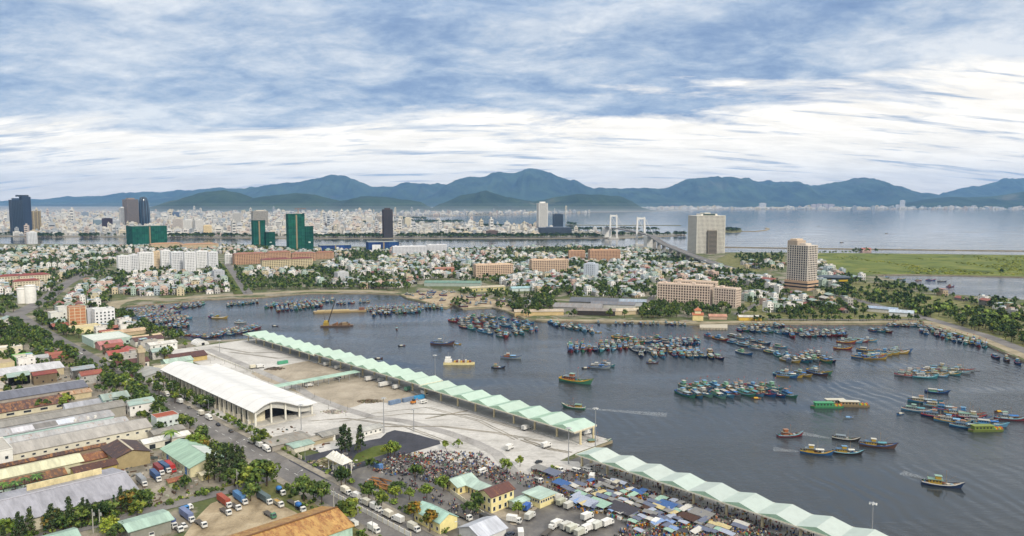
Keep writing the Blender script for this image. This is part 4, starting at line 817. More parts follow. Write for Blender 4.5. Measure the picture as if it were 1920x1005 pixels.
def towers():
    t, L, Wd, h = block('tower', 'dark blue glass twin slab tower beyond the river', 'tower', (22, 44, 375, 441), hx('3a4c63'), hx('16202c'), 25, .6, 3.8, 6, .5, .5)
    m = MB(); m.box(L / 2 + .1, L * 1.35, -Wd * .2, Wd * .6, -1, h * 1.09, hx('1f2c3e'), 'painted'); m.build('second_slab', t)
    m = MB()
    for k in range(int(h * 1.09 / 4)): m.box(L / 2 + .02, L * 1.35 + .1, -Wd * .2 - .1, Wd * .6 + .1, k * 4 + 3, k * 4 + 3.7, hx('44566e'), 'painted')
    m.build('slab_edge', t)
    m = MB(); m.box(L * .15, L * 1.2, -Wd * .1, Wd * .5, h * 1.09 + .01, h * 1.14, hx('303b4a'), 'painted'); m.build('roof_crown', t)
    x, y, L, Wd, h, a = px_frame(46, 76, 396, 438, 0, 1); t = thing('tower', (x, y, 0), a, 'round beige tower beside the dark blue twin slabs', 'tower')
    c = MB(); c.lathe([(L / 2 - .6, -1), (L / 2 - .6, h)], 28, dk, 'glass', smooth=False); c.build('glazing', t)
    c = MB()
    for k in range(int(h / 3.6) + 1): c.lathe([(L / 2 - .7, k * 3.6 - .7), (L / 2, k * 3.6 - .7), (L / 2, k * 3.6 + .7), (L / 2 - .7, k * 3.6 + .7)], 28, hx('b5a583'), 'plaster', smooth=False)
    c.lathe([(.1, h), (L / 2, h)], 28, hx('a39a82'), 'plaster'); c.build('floor_edge', t)
    c = MB()
    for k in range(14): q = 2 * PI * k / 14; c.obox(math.cos(q) * L / 2, math.sin(q) * L / 2, .9, 2.2, 0, h, q, hx('ab9a77'), 'plaster')
    c.build('pier', t)
    block('tower', 'grey brown hotel tower touching the curved glass tower', 'tower', (233, 260, 374, 427), hx('8d8076'), hx('2b2724'), 30, .8, 3.6, 5, .8, 1.2)
    block('tower', 'slim white slab on the far side of grey brown tower', 'tower', (225, 236, 390, 427), hx('c9cac9'), rot=20)
    x, y, L, Wd, h, a = px_frame(261, 281, 369, 426, 0, .8); t = thing('glass_tower', (x, y, 0), a, 'curved blue glass tower tapering to a slanted top', 'tower')
    c = MB(); pr = [(1.0, -1), (1.03, h * .2), (1.02, h * .45), (.95, h * .7), (.82, h * .87), (.62, h * .96), (.35, h)]
    c.lathe([(L / 2 * r, z) for r, z in pr], 24, hx('20394f'), 'glass', sy=.8); c.add([(L / 2 * .35 * math.cos(q), L / 2 * .28 * math.sin(q), h) for q in np.linspace(0, 2 * PI, 25)[:-1]], [tuple(range(24))], hx('3a4a58')); c.build('glazing', t)
    c = MB()
    for k in range(12):
        q = 2 * PI * k / 12
        for (r0, z0), (r1, z1) in zip(pr[:-1], pr[1:]): c.tube((L / 2 * r0 * math.cos(q), L / 2 * .8 * r0 * math.sin(q), z0), (L / 2 * r1 * math.cos(q), L / 2 * .8 * r1 * math.sin(q), z1), .8, n=4, col=hx('5d7f9c'), mat='painted', caps=False)
    c.build('mullion', t)
    net, netd = hx('1a4f41'), hx('143f35')
    def netted(label, boxes, rot=12, crane=False, nets=(net, netd)):
        t = None
        for i, b in enumerate(boxes):
            x, y, L, Wd, h, a = px_frame(*b, rot, .7)
            if t is None: t = thing('netted_building', (x, y, 0), a, label, 'building site'); x0, y0, a0 = x, y, a; FOOT.append((x, y, L)); h0 = h
            dx, dy = x - x0, y - y0; lx, ly = dx * math.cos(a0) + dy * math.sin(a0), -dx * math.sin(a0) + dy * math.cos(a0)
            c = MB(); c.box(lx - L / 2 + .3, lx + L / 2 - .3, ly - Wd / 2 + .3, ly + Wd / 2 - .3, -1, h - .2, nets[i % 2], 'fabric', hx('8b8f88')); n1, n2, n3 = max(2, int(L / 9)), max(2, int(Wd / 9)), max(2, int(h / 8)); rd = random.Random(int(L * 10))
            for kz in range(n3):
                for kx in range(n1): q = [lx - L / 2 + L * (kx + j) / n1 for j in (0, 1)]; c.add([(q[0], ly - Wd / 2, h * kz / n3), (q[1], ly - Wd / 2, h * kz / n3), (q[1], ly - Wd / 2, h * (kz + 1) / n3), (q[0], ly - Wd / 2, h * (kz + 1) / n3)], [(0, 1, 2, 3)], jit(nets[i % 2], .34, rd), 'fabric')
                for ky in range(n2):
                    for sx_ in (-1, 1): q = [ly - Wd / 2 + Wd * (ky + j) / n2 for j in (0, 1)]; X_ = lx + sx_ * L / 2; c.add([(X_, q[0], h * kz / n3), (X_, q[1], h * kz / n3), (X_, q[1], h * (kz + 1) / n3), (X_, q[0], h * (kz + 1) / n3)], [(0, 1, 2, 3)], jit(nets[i % 2], .34, rd), 'fabric')
            c.build('safety_net', t)
            c = MB()
            for k in range(1, int(h / 4)): c.box(lx - L / 2 - .15, lx + L / 2 + .15, ly - Wd / 2 - .15, ly + Wd / 2 + .15, k * 4 - .3, k * 4 + .3, tuple(q * 1.9 + .01 for q in nets[0]), 'fabric')
            for k in range(int(L / 7) + 1):
                q = lx - L / 2 + k * 7; c.box(q - .2, q + .2, ly - Wd / 2 - .25, ly - Wd / 2 - .02, -1, h, tuple(v * .55 for v in nets[1]), 'fabric')
            c.build('scaffold', t)
            c = MB(); c.box(lx - 2, lx + 2, ly - Wd / 2 - .5, ly - Wd / 2 - .26, 0, h * .97, hx('8a7a5e'), 'painted') if i == 0 else c.box(lx - 3, lx + 3, ly - Wd / 2 - .5, ly - Wd / 2 - .26, h * .3, h * .36, hx('b9c7bf'), 'painted'); c.build('hoist', t)
        return t, h0
    netted('broad low green netted building site by the river', [(241, 311, 424, 460)], 15)
    netted('green netted site stepping down beside pale tower', [(473, 498, 413, 464), (497, 516, 435, 464)])
    t, h = netted('tallest green netted tower with lower green wing', [(538, 572, 401, 470), (571, 588, 424, 469)])
    x, y = W(553, 470); k = thing('tower_crane', (x + 3, y + 30, h), R(20), 'tower crane on top of the tallest green netted site', 'crane')
    c = MB(); c.box(-.9, .9, -.9, .9, 0, 13, hx('8d6a55')); c.build('mast', k); c = MB(); c.box(-9, 22, -.6, .6, 13.001, 14.2, hx('95705a')); c.build('jib', k); c = MB(); c.box(-9, -6, -1, 1, 11, 12.99, (.2, .2, .2)); c.build('counterweight', k)
    block('tower', 'pale beige tower behind stepped green netted site', 'tower', (472, 503, 396, 432), hx('b9b3a6'), rot=15)
    t, L, Wd, h = block('tower', 'lone dark brown tower on the far river bank', 'tower', (717, 737, 393, 446), hx('4b3c34'), hx('1c1714'), 12, .8, 3.6, 5, .7, 1.0); anchor('the dark brown tower', *t.location[:2])
    block('tower', 'tall white twin ribbed tower near the bridge', 'tower', (1006, 1027, 381, 433), hx('d8d6d0'), hx('5b5f60'), 18, .8, 3.6, 5, .7, 2.0)
    block('tower', 'dark slate block beside the tall white tower', 'tower', (1036, 1056, 402, 427), hx('3f4f62'), hx('222c38'), 15, .8, 4, 6, .6, .6)
    block('apartment_block', 'long dark grey podium block under the white tower', 'block', (1009, 1072, 427, 441), hx('5a6472'), hx('333c48'), 8, .35, 3.6, 5, .7, .7)
    # the two big hotels on the near bank
    t, L, Wd, h = block('hotel', 'massive cream hotel with dark central tower slot', 'hotel', (1289, 1358, 405, 476), hx('d5d0c4'), hx('4e4a42'), 28, .62, 3.4, 3.6, .95, 1.35); anchor('the massive cream hotel', *t.location[:2])
    m = MB(); m.box(-L * .13, L * .16, -Wd / 2 - 8, -Wd / 2 - .1, -1, h * .62, hx('8a8274'), 'plaster'); m.build('unfinished_annex', t)
    m = MB()
    for k in range(int(h * .62 / 3.4)): m.box(-L * .12, L * .15, -Wd / 2 - 8.12, -Wd / 2 - 8.01, k * 3.4 + .8, k * 3.4 + 2.7, (.05, .05, .045), 'recess')
    m.build('annex_opening', t)
    m = MB(); m.box(-L * .22, L * .2, -Wd * .3, Wd * .3, h + .5, h + 5, hx('3d4a44'), 'plaster'); m.box(-L * .16, L * .05, -Wd * .25, Wd * .25, h + 5.01, h + 8, hx('c9c7ba'), 'plaster'); m.build('rooftop_plant', t)
    t, L, Wd, h = block('hotel', 'beige hotel tower with dark balconies beside the marsh', 'hotel', (1475, 1529, 461, 545), hx('c6bcb0'), hx('241f1c'), -32, .75, 3.5, 4.2, 1.0, 1.5, top='none' if False else 'box'); anchor('the beige hotel tower', *t.location[:2])
    m = MB(); m.box(-L / 2 - 2, L / 2 + 2, -Wd / 2 - 2, Wd / 2 + 2, -1, 15, hx('b99c80'), 'plaster'); m.build('podium', t)
    m = MB()
    for z in (4, 9): m.box(-L / 2 - 2.1, L / 2 + 2.1, -Wd / 2 - 2.1, Wd / 2 + 2.1, z, z + 2.2, hx('4a4138'), 'glass')
    m.build('podium_glazing', t)
    m = MB(); m.box(-L * .5, -L * .02, -Wd * .5, Wd * .35, h + .5, h + 7.5, hx('ab9c8c'), 'plaster'); m.box(-L * .42, -L * .1, -Wd * .4, Wd * .25, h + 7.51, h + 10, hx('c9b69f'), 'plaster'); m.build('penthouse', t)
    # apartment slabs
    wr = 'white apartment slabs in a row'
    for i, (a, b, yt, yb) in enumerate(((221, 243, 481, 511), (243, 260, 479, 509), (260, 288, 475, 508), (288, 302, 473, 504), (302, 320, 471, 506), (320, 345, 474, 509), (345, 367, 474, 511), (367, 390, 472, 503), (390, 409, 474, 508))):
        col = [hx('d6d6d6'), hx('cfd0d2'), hx('d9d9d8'), hx('cdb796'), hx('dcdcdb')][i if i < 5 else (i * 2) % 3]
        lb = ['first', 'second', 'third', 'tan', 'fifth', 'sixth', 'seventh', 'eighth', 'last'][i]
        block('apartment_block', f'{lb} slab from the west in the white apartment row' if lb != 'tan' else 'narrow tan slab inside the white apartment row', 'apartments', (a, b, yt, yb), col, hx('5a5d62'), 18, .5, 3.3, 3.0, 1.3, 1.5, 'painted', wr, 'parapet')
    anchor('the white apartment row', *W(315, 508))
    og, pe = hx('bf9c80'), hx('c9b199')
    def aparts(lst, col, core, group, top='parapet', crown=None, rot=15, dr=.3):
        for b, lb in lst: block('apartment_block', lb, 'apartments', b, col, core, rot, dr, 3.3, 3.6, 1.0, 1.2, 'painted', group, top, crown)
    aparts([((422, 440, 478, 495), 'small white slab at the west end of orange flats')], hx('d5d5d2'), hx('777a7c'), 'orange river flats')
    aparts([((438, 500, 477, 496), 'westernmost long orange flats before the river'), ((500, 545, 474, 492), 'middle orange flats with pitched roof near green netting'), ((545, 592, 476, 490), 'orange flats just below the tallest green site'), ((592, 626, 474, 486), 'easternmost short orange flats near blue wrapped site')], og, hx('553a2c'), 'orange river flats', 'hip', hx('8a5a44'))
    aparts([((490, 545, 488, 508), 'cream flats under the long maroon hipped roof'), ((545, 586, 486, 504), 'cream flats east end under maroon hipped roof')], hx('cdbf9c'), hx('575043'), 'maroon roofed flats', 'hip', hx('6b2a2a'))
    aparts([((282, 340, 458, 466), 'low orange roofed terrace by the west river bank'), ((340, 408, 459, 468), 'longer orange roofed terrace by the river')], hx('c9b595'), hx('8c7c66'), 'riverside terraces', 'hip', hx('a87a52'))
    aparts([((887, 963, 498, 521), 'peach apartment slab west of the central trio'), ((992, 1066, 489, 515), 'peach apartment slab with stepped roof in the town middle')], pe, hx('544439'), 'peach apartment slabs')
    aparts([((1065, 1097, 471, 489), 'small orange slab nearest the river in the town'), ((1102, 1163, 470, 492), 'wider orange slab beside trees near bridge ramp')], og, hx('553c2e'), 'orange slabs by the ramp')
    aparts([((1232, 1335, 536, 570), 'longest peach block above the far harbour wall')], hx('d0bdac'), hx('4f4138'), 'peach blocks over the harbour', rot=-14, dr=.22); anchor('the longest peach block', *W(1285, 575))
    aparts([((1262, 1345, 530, 556), 'peach block standing behind the longest peach block'), ], hx('cfbba8'), hx('4f4138'), 'peach blocks over the harbour', rot=-14, dr=.25)
    aparts([((1338, 1388, 543, 576), 'square ended peach block with blank west gable')], hx('d2c0b0'), hx('544439'), 'peach blocks over the harbour', rot=-25, dr=.5)
    block('apartment_block', 'tall pale blue grey townhouse block amid green trees', 'block', (1094, 1122, 496, 525), hx('b5bcc4'), hx('6c7378'), -20, .7, 3.4, 4, 1.6, 2.2, 'painted')
    aparts([((735, 800, 463, 480), 'long white riverside slab with pale roof'), ((800, 838, 460, 476), 'white slab with lilac accents by the river')], hx('d4d4d6'), hx('85878f'), 'white riverside slabs', rot=10, dr=.25)
    nb = (hx('27406e'), hx('1d3157'))
    netted('long low blue wrapped building site on the bank', [(597, 658, 460, 470)], 5, nets=nb)
    netted('blue wrapped building site below the dark brown tower', [(686, 748, 454, 470)], 8, nets=nb)
    x, y = W(753, 469); flat_block('building', 'plain white cube building against the blue wrapped site', 'building', *W(706, 471), R(5), 22, 14, 17, hx('d9d9d8'), hx('c4c4c0'))
    block('apartment_block', 'grey windowless tall house beside the central trees', 'house', (494, 529, 0, 1) if False else (627, 654, 512, 530), hx('b0b1b2'), hx('8c8d8e'), 25, .7, 3.6, 6, 2.6, 4.2, 'painted')
    block('apartment_block', 'grey new house by the white apartment row', 'house', (398, 421, 509, 527), hx('a9acb0'), hx('7c8084'), 20, .7, 3.6, 6, 2.2, 3.0, 'painted')
    # red roofed school
    for b, lb in (((0, 42, 519, 533), 'long school wing under red hipped roof at west edge'), ((40, 90, 517, 533), 'longer school wing under red hipped roof'), ((28, 72, 528, 545), 'front school wing under red hipped roof near white cylinders')):
        block('school_wing', lb, 'school', b, hx('cfc4ac'), hx('8b7f6c'), 10, .35, 3.6, 4, 1.4, 1.4, 'painted', 'red roofed school wings', 'hip', hx('7a3029'))
    for k, px in enumerate((44, 58)):
        x, y = W(px, 568); t = thing('silo', (x, y, 0), 0, ['squat white round silo by the school road', 'taller white round silo by the school road'][k], 'silo'); c = MB(); hgt = 20 + 4 * k
        c.lathe([(7, -1), (7, hgt), (6.4, hgt + .8), (.1, hgt + 1.4)], 20, hx('d5d3cc'), 'plaster'); c.build('shell', t); c = MB(); c.lathe([(7.15, hgt - 1), (7.15, hgt - .3)], 20, hx('a9a7a0'), 'painted'); c.build('rim', t)
    # city towers across the river
    city = [(15, 24, 397, 420, 'c4c6c6', 'slender white block west of the dark twin slabs'), (52, 69, 436, 457, 'd2d4d6', 'white block standing at the water before twin slabs'), (154, 166, 398, 414, '8d99a5', 'grey blue block midway between twin slabs and glass tower'), (105, 114, 405, 418, 'cccac4', 'small white block in the west city haze'), (117, 124, 404, 417, 'd0cfca', 'narrow white block next to another small one'),
            (176, 191, 413, 428, '7f9199', 'teal grey office block left of a dark cube'), (193, 211, 410, 432, '3b3138', 'dark maroon cube block in the west city'), (213, 225, 415, 434, 'a9adb0', 'grey banded block under the brown hotel tower'), (281, 294, 401, 415, 'c4bab2', 'pinkish block just past the curved glass tower'), (324, 336, 398, 411, '5f6f85', 'blue grey block alone on the city skyline'),
            (325, 343, 411, 436, 'b5aea6', 'beige slab west of the white twin slabs'), (345, 363, 413, 439, 'd3d1cb', 'first of two matching white city slabs'), (364, 382, 413, 439, 'cdcbc6', 'second of two matching white city slabs'), (382, 397, 423, 442, 'd8c49c', 'yellowish block at the river trees'), (437, 454, 400, 428, 'b9b7b2', 'grey ribbed tower in the mid city'), (472, 480, 418, 432, 'c8c6c0', 'small pale block behind green netting'),
            (398, 408, 412, 430, 'c2c2c0', 'pale block between white slabs and ribbed tower'), (415, 424, 410, 426, 'a8b2ba', 'bluish block between white slabs and ribbed tower'), (687, 699, 407, 421, 'd2cdc2', 'cream block west of the dark brown tower'), (703, 717, 406, 420, 'a7a29a', 'tan grey block touching the dark brown tower skyline'), (758, 771, 409, 431, 'd3cab2', 'cream tower east of the dark brown tower'), (835, 847, 419, 430, 'd6d4ce', 'white block among bayside pines'), (784, 792, 425, 437, 'd2d0ca', 'slim white block by the river road'), (792, 806, 421, 434, 'c5c3bd', 'pale stepped block by bayside pines'),
            (869, 880, 421, 430, 'cfcdc8', 'white block at the pine belt edge'), (911, 934, 433, 444, '6f5f58', 'brown low block on the river promenade'), (590, 600, 420, 438, 'c7c5bf', 'pale block right beside the tallest green site'), (529, 538, 415, 430, 'd0cec8', 'pale block peeping behind tallest green site'), (640, 662, 408, 415, 'd5d3ce', 'wide white block in the mid city'), (620, 630, 404, 413, 'cfccc6', 'small white tower in the mid city'), (668, 677, 411, 420, 'd2cabc', 'pale cream block in the mid city')]
    for i, (a, b, yt, yb, c, lb) in enumerate(city): block('tower_block', lb, 'block', (a, b, yt, yb), hx(c), tuple(v * .35 for v in hx(c)), (i * 37) % 50 - 25, .75, 4.2, 4.5, 1.5, 1.5, 'painted', 'city blocks across the river')
    for a, b, yt, yb, lb in ((1423, 1436, 381, 392, 'pale tower pair on the far coast'), (1521, 1530, 383, 391, 'westernmost pinkish block on the far coast'), (1531, 1541, 382.5, 391, 'second pinkish block on the far coast'), (1542, 1552, 382.5, 391, 'third pinkish block on the far coast'), (1553, 1564, 383, 391, 'easternmost pinkish block on the far coast'), (1687, 1696, 376, 392.5, 'tallest lone tower on the far coast'), (1679, 1686, 384, 392.5, 'low grey block beside the lone far coast tower')):
        block('tower_block', lb, 'block', (a, b, yt, yb), hx('b9aeb0') if 'pink' in lb else hx('c9cacc'), hx('80848a'), 10, .7, 6, 8, 2, 2.5, 'painted', 'blocks on the far coast')
    # oval hall with a dark roof and yellow band
    x, y = W(1568, 531); t = thing('oval_hall', (x, y + 16, 0), R(-8), 'low oval hall with dark roof and yellow band', 'hall'); FOOT.append((x, y + 16, 34)); anchor('the yellow banded oval hall', x, y)
    m = MB(); m.lathe([(27, -1), (27, 4), (28, 9)], 36, hx('3b4450'), 'glass', sy=.62); m.build('glazing', t); m = MB(); m.lathe([(28.2, 3), (28.6, 6)], 36, hx('b79a2c'), 'painted', sy=.62); m.build('yellow_band', t)
    m = MB(); m.lathe([(29.5, 9), (29.5, 9.8), (24, 11), (.1, 12)], 36, hx('48525c'), 'painted', sy=.62); m.build('roof', t)
    # waterfront works on the far side of the basin
    gh = gable_hall
    def hall_px(px, py, L, Wd, ze, zr, wall, roof, label, rmat='roof_sheet_worn', ang=0, name='factory_shed', **k):
        x, y = W(px, py); u, v = toUV(x, y); t = gh(name, label, 'works', u, v, L, Wd, ze, zr, wall, roof, rmat, **k); t.rotation_euler = (0, 0, R(ang)); FOOT.append((x, y, L * .55)); return t
    hall_px(1085, 583, 60, 34, 7, 10, hx('8c8a86'), hx('7d7a78'), 'grey roofed boatworks west half above the basin wall', ang=-12)
    hall_px(1115, 573, 62, 44, 8, 11, hx('77756f'), hx('50535a'), 'dark solar topped boatworks roof above the basin wall', 'roof_sheet_clean', ang=-12)
    hall_px(1150, 578, 56, 30, 7, 9, hx('b7b5ae'), hx('65676c'), 'dark grey flat pitched works east of solar roof', ang=-12)
    hall_px(1118, 590, 46, 16, 6, 8, hx('3a3632'), hx('77706a'), 'open fronted dark boat shed facing the basin', ang=-8)
    hall_px(1176, 588, 52, 18, 5, 7, hx('b9a88a'), hx('b9ab92'), 'tan roofed long store at basin edge', ang=12)
    hall_px(1010, 590, 60, 14, 5, 7, hx('c0a97c'), hx('a89a86'), 'yellowish waterfront store behind the moored raft', ang=4)
    hall_px(1180, 572, 44, 18, 6, 8.4, hx('b2b6ba'), hx('8a97a5'), 'blue grey roofed works beneath town trees', ang=-10)
    hall_px(850, 535, 92, 30, 6, 8, hx('9aa59c'), hx('5f8272'), 'long deep green roofed works behind the shipyard', ang=-4)
    hall_px(905, 545, 70, 16, 6, 7.5, hx('b5ad7c'), hx('b3a98f'), 'olive yellow walled row shed behind the shipyard', ang=24, wins=[('y-', 8, 1.5, 2.2, 2.6)])
    hall_px(975, 545, 30, 16, 5, 7, hx('b9c2c0'), hx('8fb0b4'), 'pale blue roofed shed east of shipyard trees', ang=15)
    hall_px(833, 511, 36, 22, 9, 11, hx('a8725c'), hx('9c6a55'), 'unfinished red brick building in the middle town', ang=10)
    x, y = W(1308, 600); t = gh('pagoda', 'small yellow pavilion with tiered orange roof by pier', 'pavilion', *toUV(x, y), 12, 12, 7, 9, hx('d3c28c'), hx('b06a48'), 'roof_sheet_worn'); t.rotation_euler = (0, 0, R(-10))
    m = MB(); m.box(-3.4, 3.4, -3.4, 3.4, 8, 11.6, hx('d9cda6'), 'plaster'); m.build('upper_storey', t); m = MB(); roof_hip(m, 7, 7, 11.8, 15, hx('b06a48'), 'roof_sheet_worn', 1); m.build('upper_roof', t)
    hall_px(1405, 600, 26, 9, 4.5, 6, hx('c9a84a'), hx('b9b6ae'), 'yellow walled low shop near the pier', ang=-3, name='shop'); hall_px(1345, 598, 20, 10, 4, 6, hx('b59a86'), hx('b0806a'), 'orange tiled cottage near the pier', ang=-5, name='cottage')
    hall_px(1655, 585, 34, 14, 5, 7, hx('c9c5bb'), hx('8a9bb0'), 'long blue grey roofed store on coast road verge', ang=-38); hall_px(1690, 592, 26, 16, 5, 7.5, hx('c3c2bc'), hx('a8b3bd'), 'pale workshop with blue porch on the coast road', ang=-30)
    hall_px(1623, 470, 26, 14, 5, 8, hx('c5a99a'), hx('a05a4c'), 'pink roofed lodge alone on the marsh shore', ang=5, name='lodge')
    # church spire
    x, y = W(973, 437); t = thing('church', (x, y, 0), 0, 'small white church with pointed spire on far bank', 'church'); m = MB(); m.box(-12, 12, 0, 30, -1, 14, hx('d3cdbd'), 'plaster'); m.build('nave', t)
    m = MB(); m.box(-5, 5, -8, -.1, -1, 22, hx('d6cfbd'), 'plaster'); m.add([(-5.2, -8.2, 22.01), (5.2, -8.2, 22.01), (5.2, .1, 22.01), (-5.2, .1, 22.01), (0, -4, 42)], [(0, 1, 4), (1, 2, 4), (2, 3, 4), (3, 0, 4)], hx('c6b7a0'), 'painted'); m.build('spire', t)
towers()
# ---- suspension bridge with its viaduct coming down into the town
def bridge():
    a1, a2 = Vector((*W(1150, 447), 0)), Vector((*W(1201, 459.5), 0)); d = (a2 - a1).normalized(); ang = math.atan2(d.y, d.x)
    t = thing('suspension_bridge', (a1.x, a1.y, 0), ang, 'white suspension bridge with two portal towers and curving viaduct', 'bridge'); anchor('the white suspension bridge', a2.x, a2.y)
    S = (a2 - a1).length; Hh = 88; wcol = hx('d9d7d2')
    def loc(v): q = v - a1; return (q.x * math.cos(ang) + q.y * math.sin(ang), -q.x * math.sin(ang) + q.y * math.cos(ang))
    for xx in (0, S):
        m = MB()
        for s in (-1, 1): m.add([(xx - 3.2, s * 13.5 - 3, -6), (xx + 3.2, s * 13.5 - 3, -6), (xx + 3.2, s * 13.5 + 3, -6), (xx - 3.2, s * 13.5 + 3, -6), (xx - 2.4, s * 11 - 2.3, Hh), (xx + 2.4, s * 11 - 2.3, Hh), (xx + 2.4, s * 11 + 2.3, Hh), (xx - 2.4, s * 11 + 2.3, Hh)], [(0, 1, 5, 4), (1, 2, 6, 5), (2, 3, 7, 6), (3, 0, 4, 7), (4, 5, 6, 7)], wcol, 'plaster')
        m.box(xx - 2.2, xx + 2.2, -10.4, 10.4, Hh - 7, Hh - 1.5, wcol, 'plaster'); m.box(xx - 2.2, xx + 2.2, -12, 12, 28, 32, wcol, 'plaster'); m.build('tower', t)
        m = MB(); m.box(xx - 9, xx + 9, -20, 20, -6, 3, hx('b9b6b0'), 'plaster'); m.build('pier_base', t)
    zd = 37.0
    m = MB(); n = 24; x0 = -130
    pts = [(x0 + (S + 120 - x0) * i / n, zd + 4 * math.sin(PI * i / n)) for i in range(n + 1)]
    for (xa, za), (xb, zb) in zip(pts[:-1], pts[1:]):
        m.add([(xa, -9, za), (xb, -9, zb), (xb, 9, zb), (xa, 9, za), (xa, -9, za - 3), (xb, -9, zb - 3), (xb, 9, zb - 3), (xa, 9, za - 3)], [(0, 1, 2, 3), (4, 7, 6, 5), (0, 4, 5, 1), (3, 2, 6, 7)], hx('a5a4a2'), 'asphalt')
    m.build('main_deck', t)
    for s in (-11, 11):
        m = MB(); c = [(-125, 33)] + [(0, Hh)] + [(S * i / 20, Hh - 46 * (1 - (2 * i / 20 - 1) ** 2)) for i in range(1, 20)] + [(S, Hh), (S + 120, 36)]
        for (xa, za), (xb, zb) in zip(c[:-1], c[1:]): m.tube((xa, s, za), (xb, s, zb), .45, n=5, col=hx('c9c7c2'), caps=False)
        m.build('main_cable', t)
        m = MB()
        for i in range(1, 40):
            xx = S * i / 40; zc_ = Hh - 46 * (1 - (2 * i / 40 - 1) ** 2); m.tube((xx, s, zd + 3), (xx, s, zc_), .12, n=4, col=hx('b9b8b4'), caps=False)
        m.build('hanger_rope', t)
    m = MB(); m.box(-150, -100, -14, 14, -4, 34, hx('d2d0ca'), 'plaster'); m.build('anchorage', t)
    m = MB(); m.box(S + 95, S + 135, -14, 14, -4, 34, hx('c9c7c1'), 'plaster'); m.build('anchorage', t)
    # viaduct, falling to the ground
    e0 = a2 + d * 120; line = [(e0.x, e0.y, zd)]
    for px, py, z in ((1245, 457, 27), (1290, 475, 21), (1340, 494, 10), (1375, 504, 2), (1392, 509.5, .3)): line.append((*W(px, py, z), z))
    sm = []
    for i in range(len(line) - 1):
        for k in range(6): f = k / 6; sm.append(tuple(line[i][j] * (1 - f) + line[i + 1][j] * f for j in range(3)))
    sm.append(line[-1])
    L, Rr = ribbon_pts([(p[0], p[1]) for p in sm], 18); m = MB(); n = len(sm)
    cv = lambda p, z: (*loc(Vector((p[0], p[1], 0))), z)
    tl = [cv(p, q[2]) for p, q in zip(L, sm)]; tr = [cv(p, q[2]) for p, q in zip(Rr, sm)]; bl = [(x, y, z - 2.2) for x, y, z in tl]; br = [(x, y, z - 2.2) for x, y, z in tr]
    m.add(tr + tl, [(i, i + 1, n + i + 1, n + i) for i in range(n - 1)], hx('7c7a78'), 'asphalt')
    m.add(tr + br, [(i, n + i, n + i + 1, i + 1) for i in range(n - 1)], hx('8a8783'), 'plaster'); m.add(tl + bl, [(i, i + 1, n + i + 1, n + i) for i in range(n - 1)], hx('8a8783'), 'plaster'); m.build('viaduct_deck', t)
    for i in range(0, n - 4, 2):
        c = MB(); q = cv((sm[i][0], sm[i][1]), 0); zt = sm[i][2] - 2.2
        if zt < 2: continue
        c.box(q[0] - 1.2, q[0] + 1.2, q[1] - 5, q[1] + 5, -4, zt, hx('9a9792'), 'plaster'); c.build('viaduct_pier', t)
    for row in (tl, tr):
        m = MB()
        for p, q in zip(row[:-1], row[1:]): m.add([p, q, (q[0], q[1], q[2] + 1), (p[0], p[1], p[2] + 1)], [(0, 1, 2, 3)], hx('b3b1ac'), 'plaster')
        m.build('parapet', t)
    for q in sm[::3]: FOOT.append((q[0], q[1], 14))
bridge()
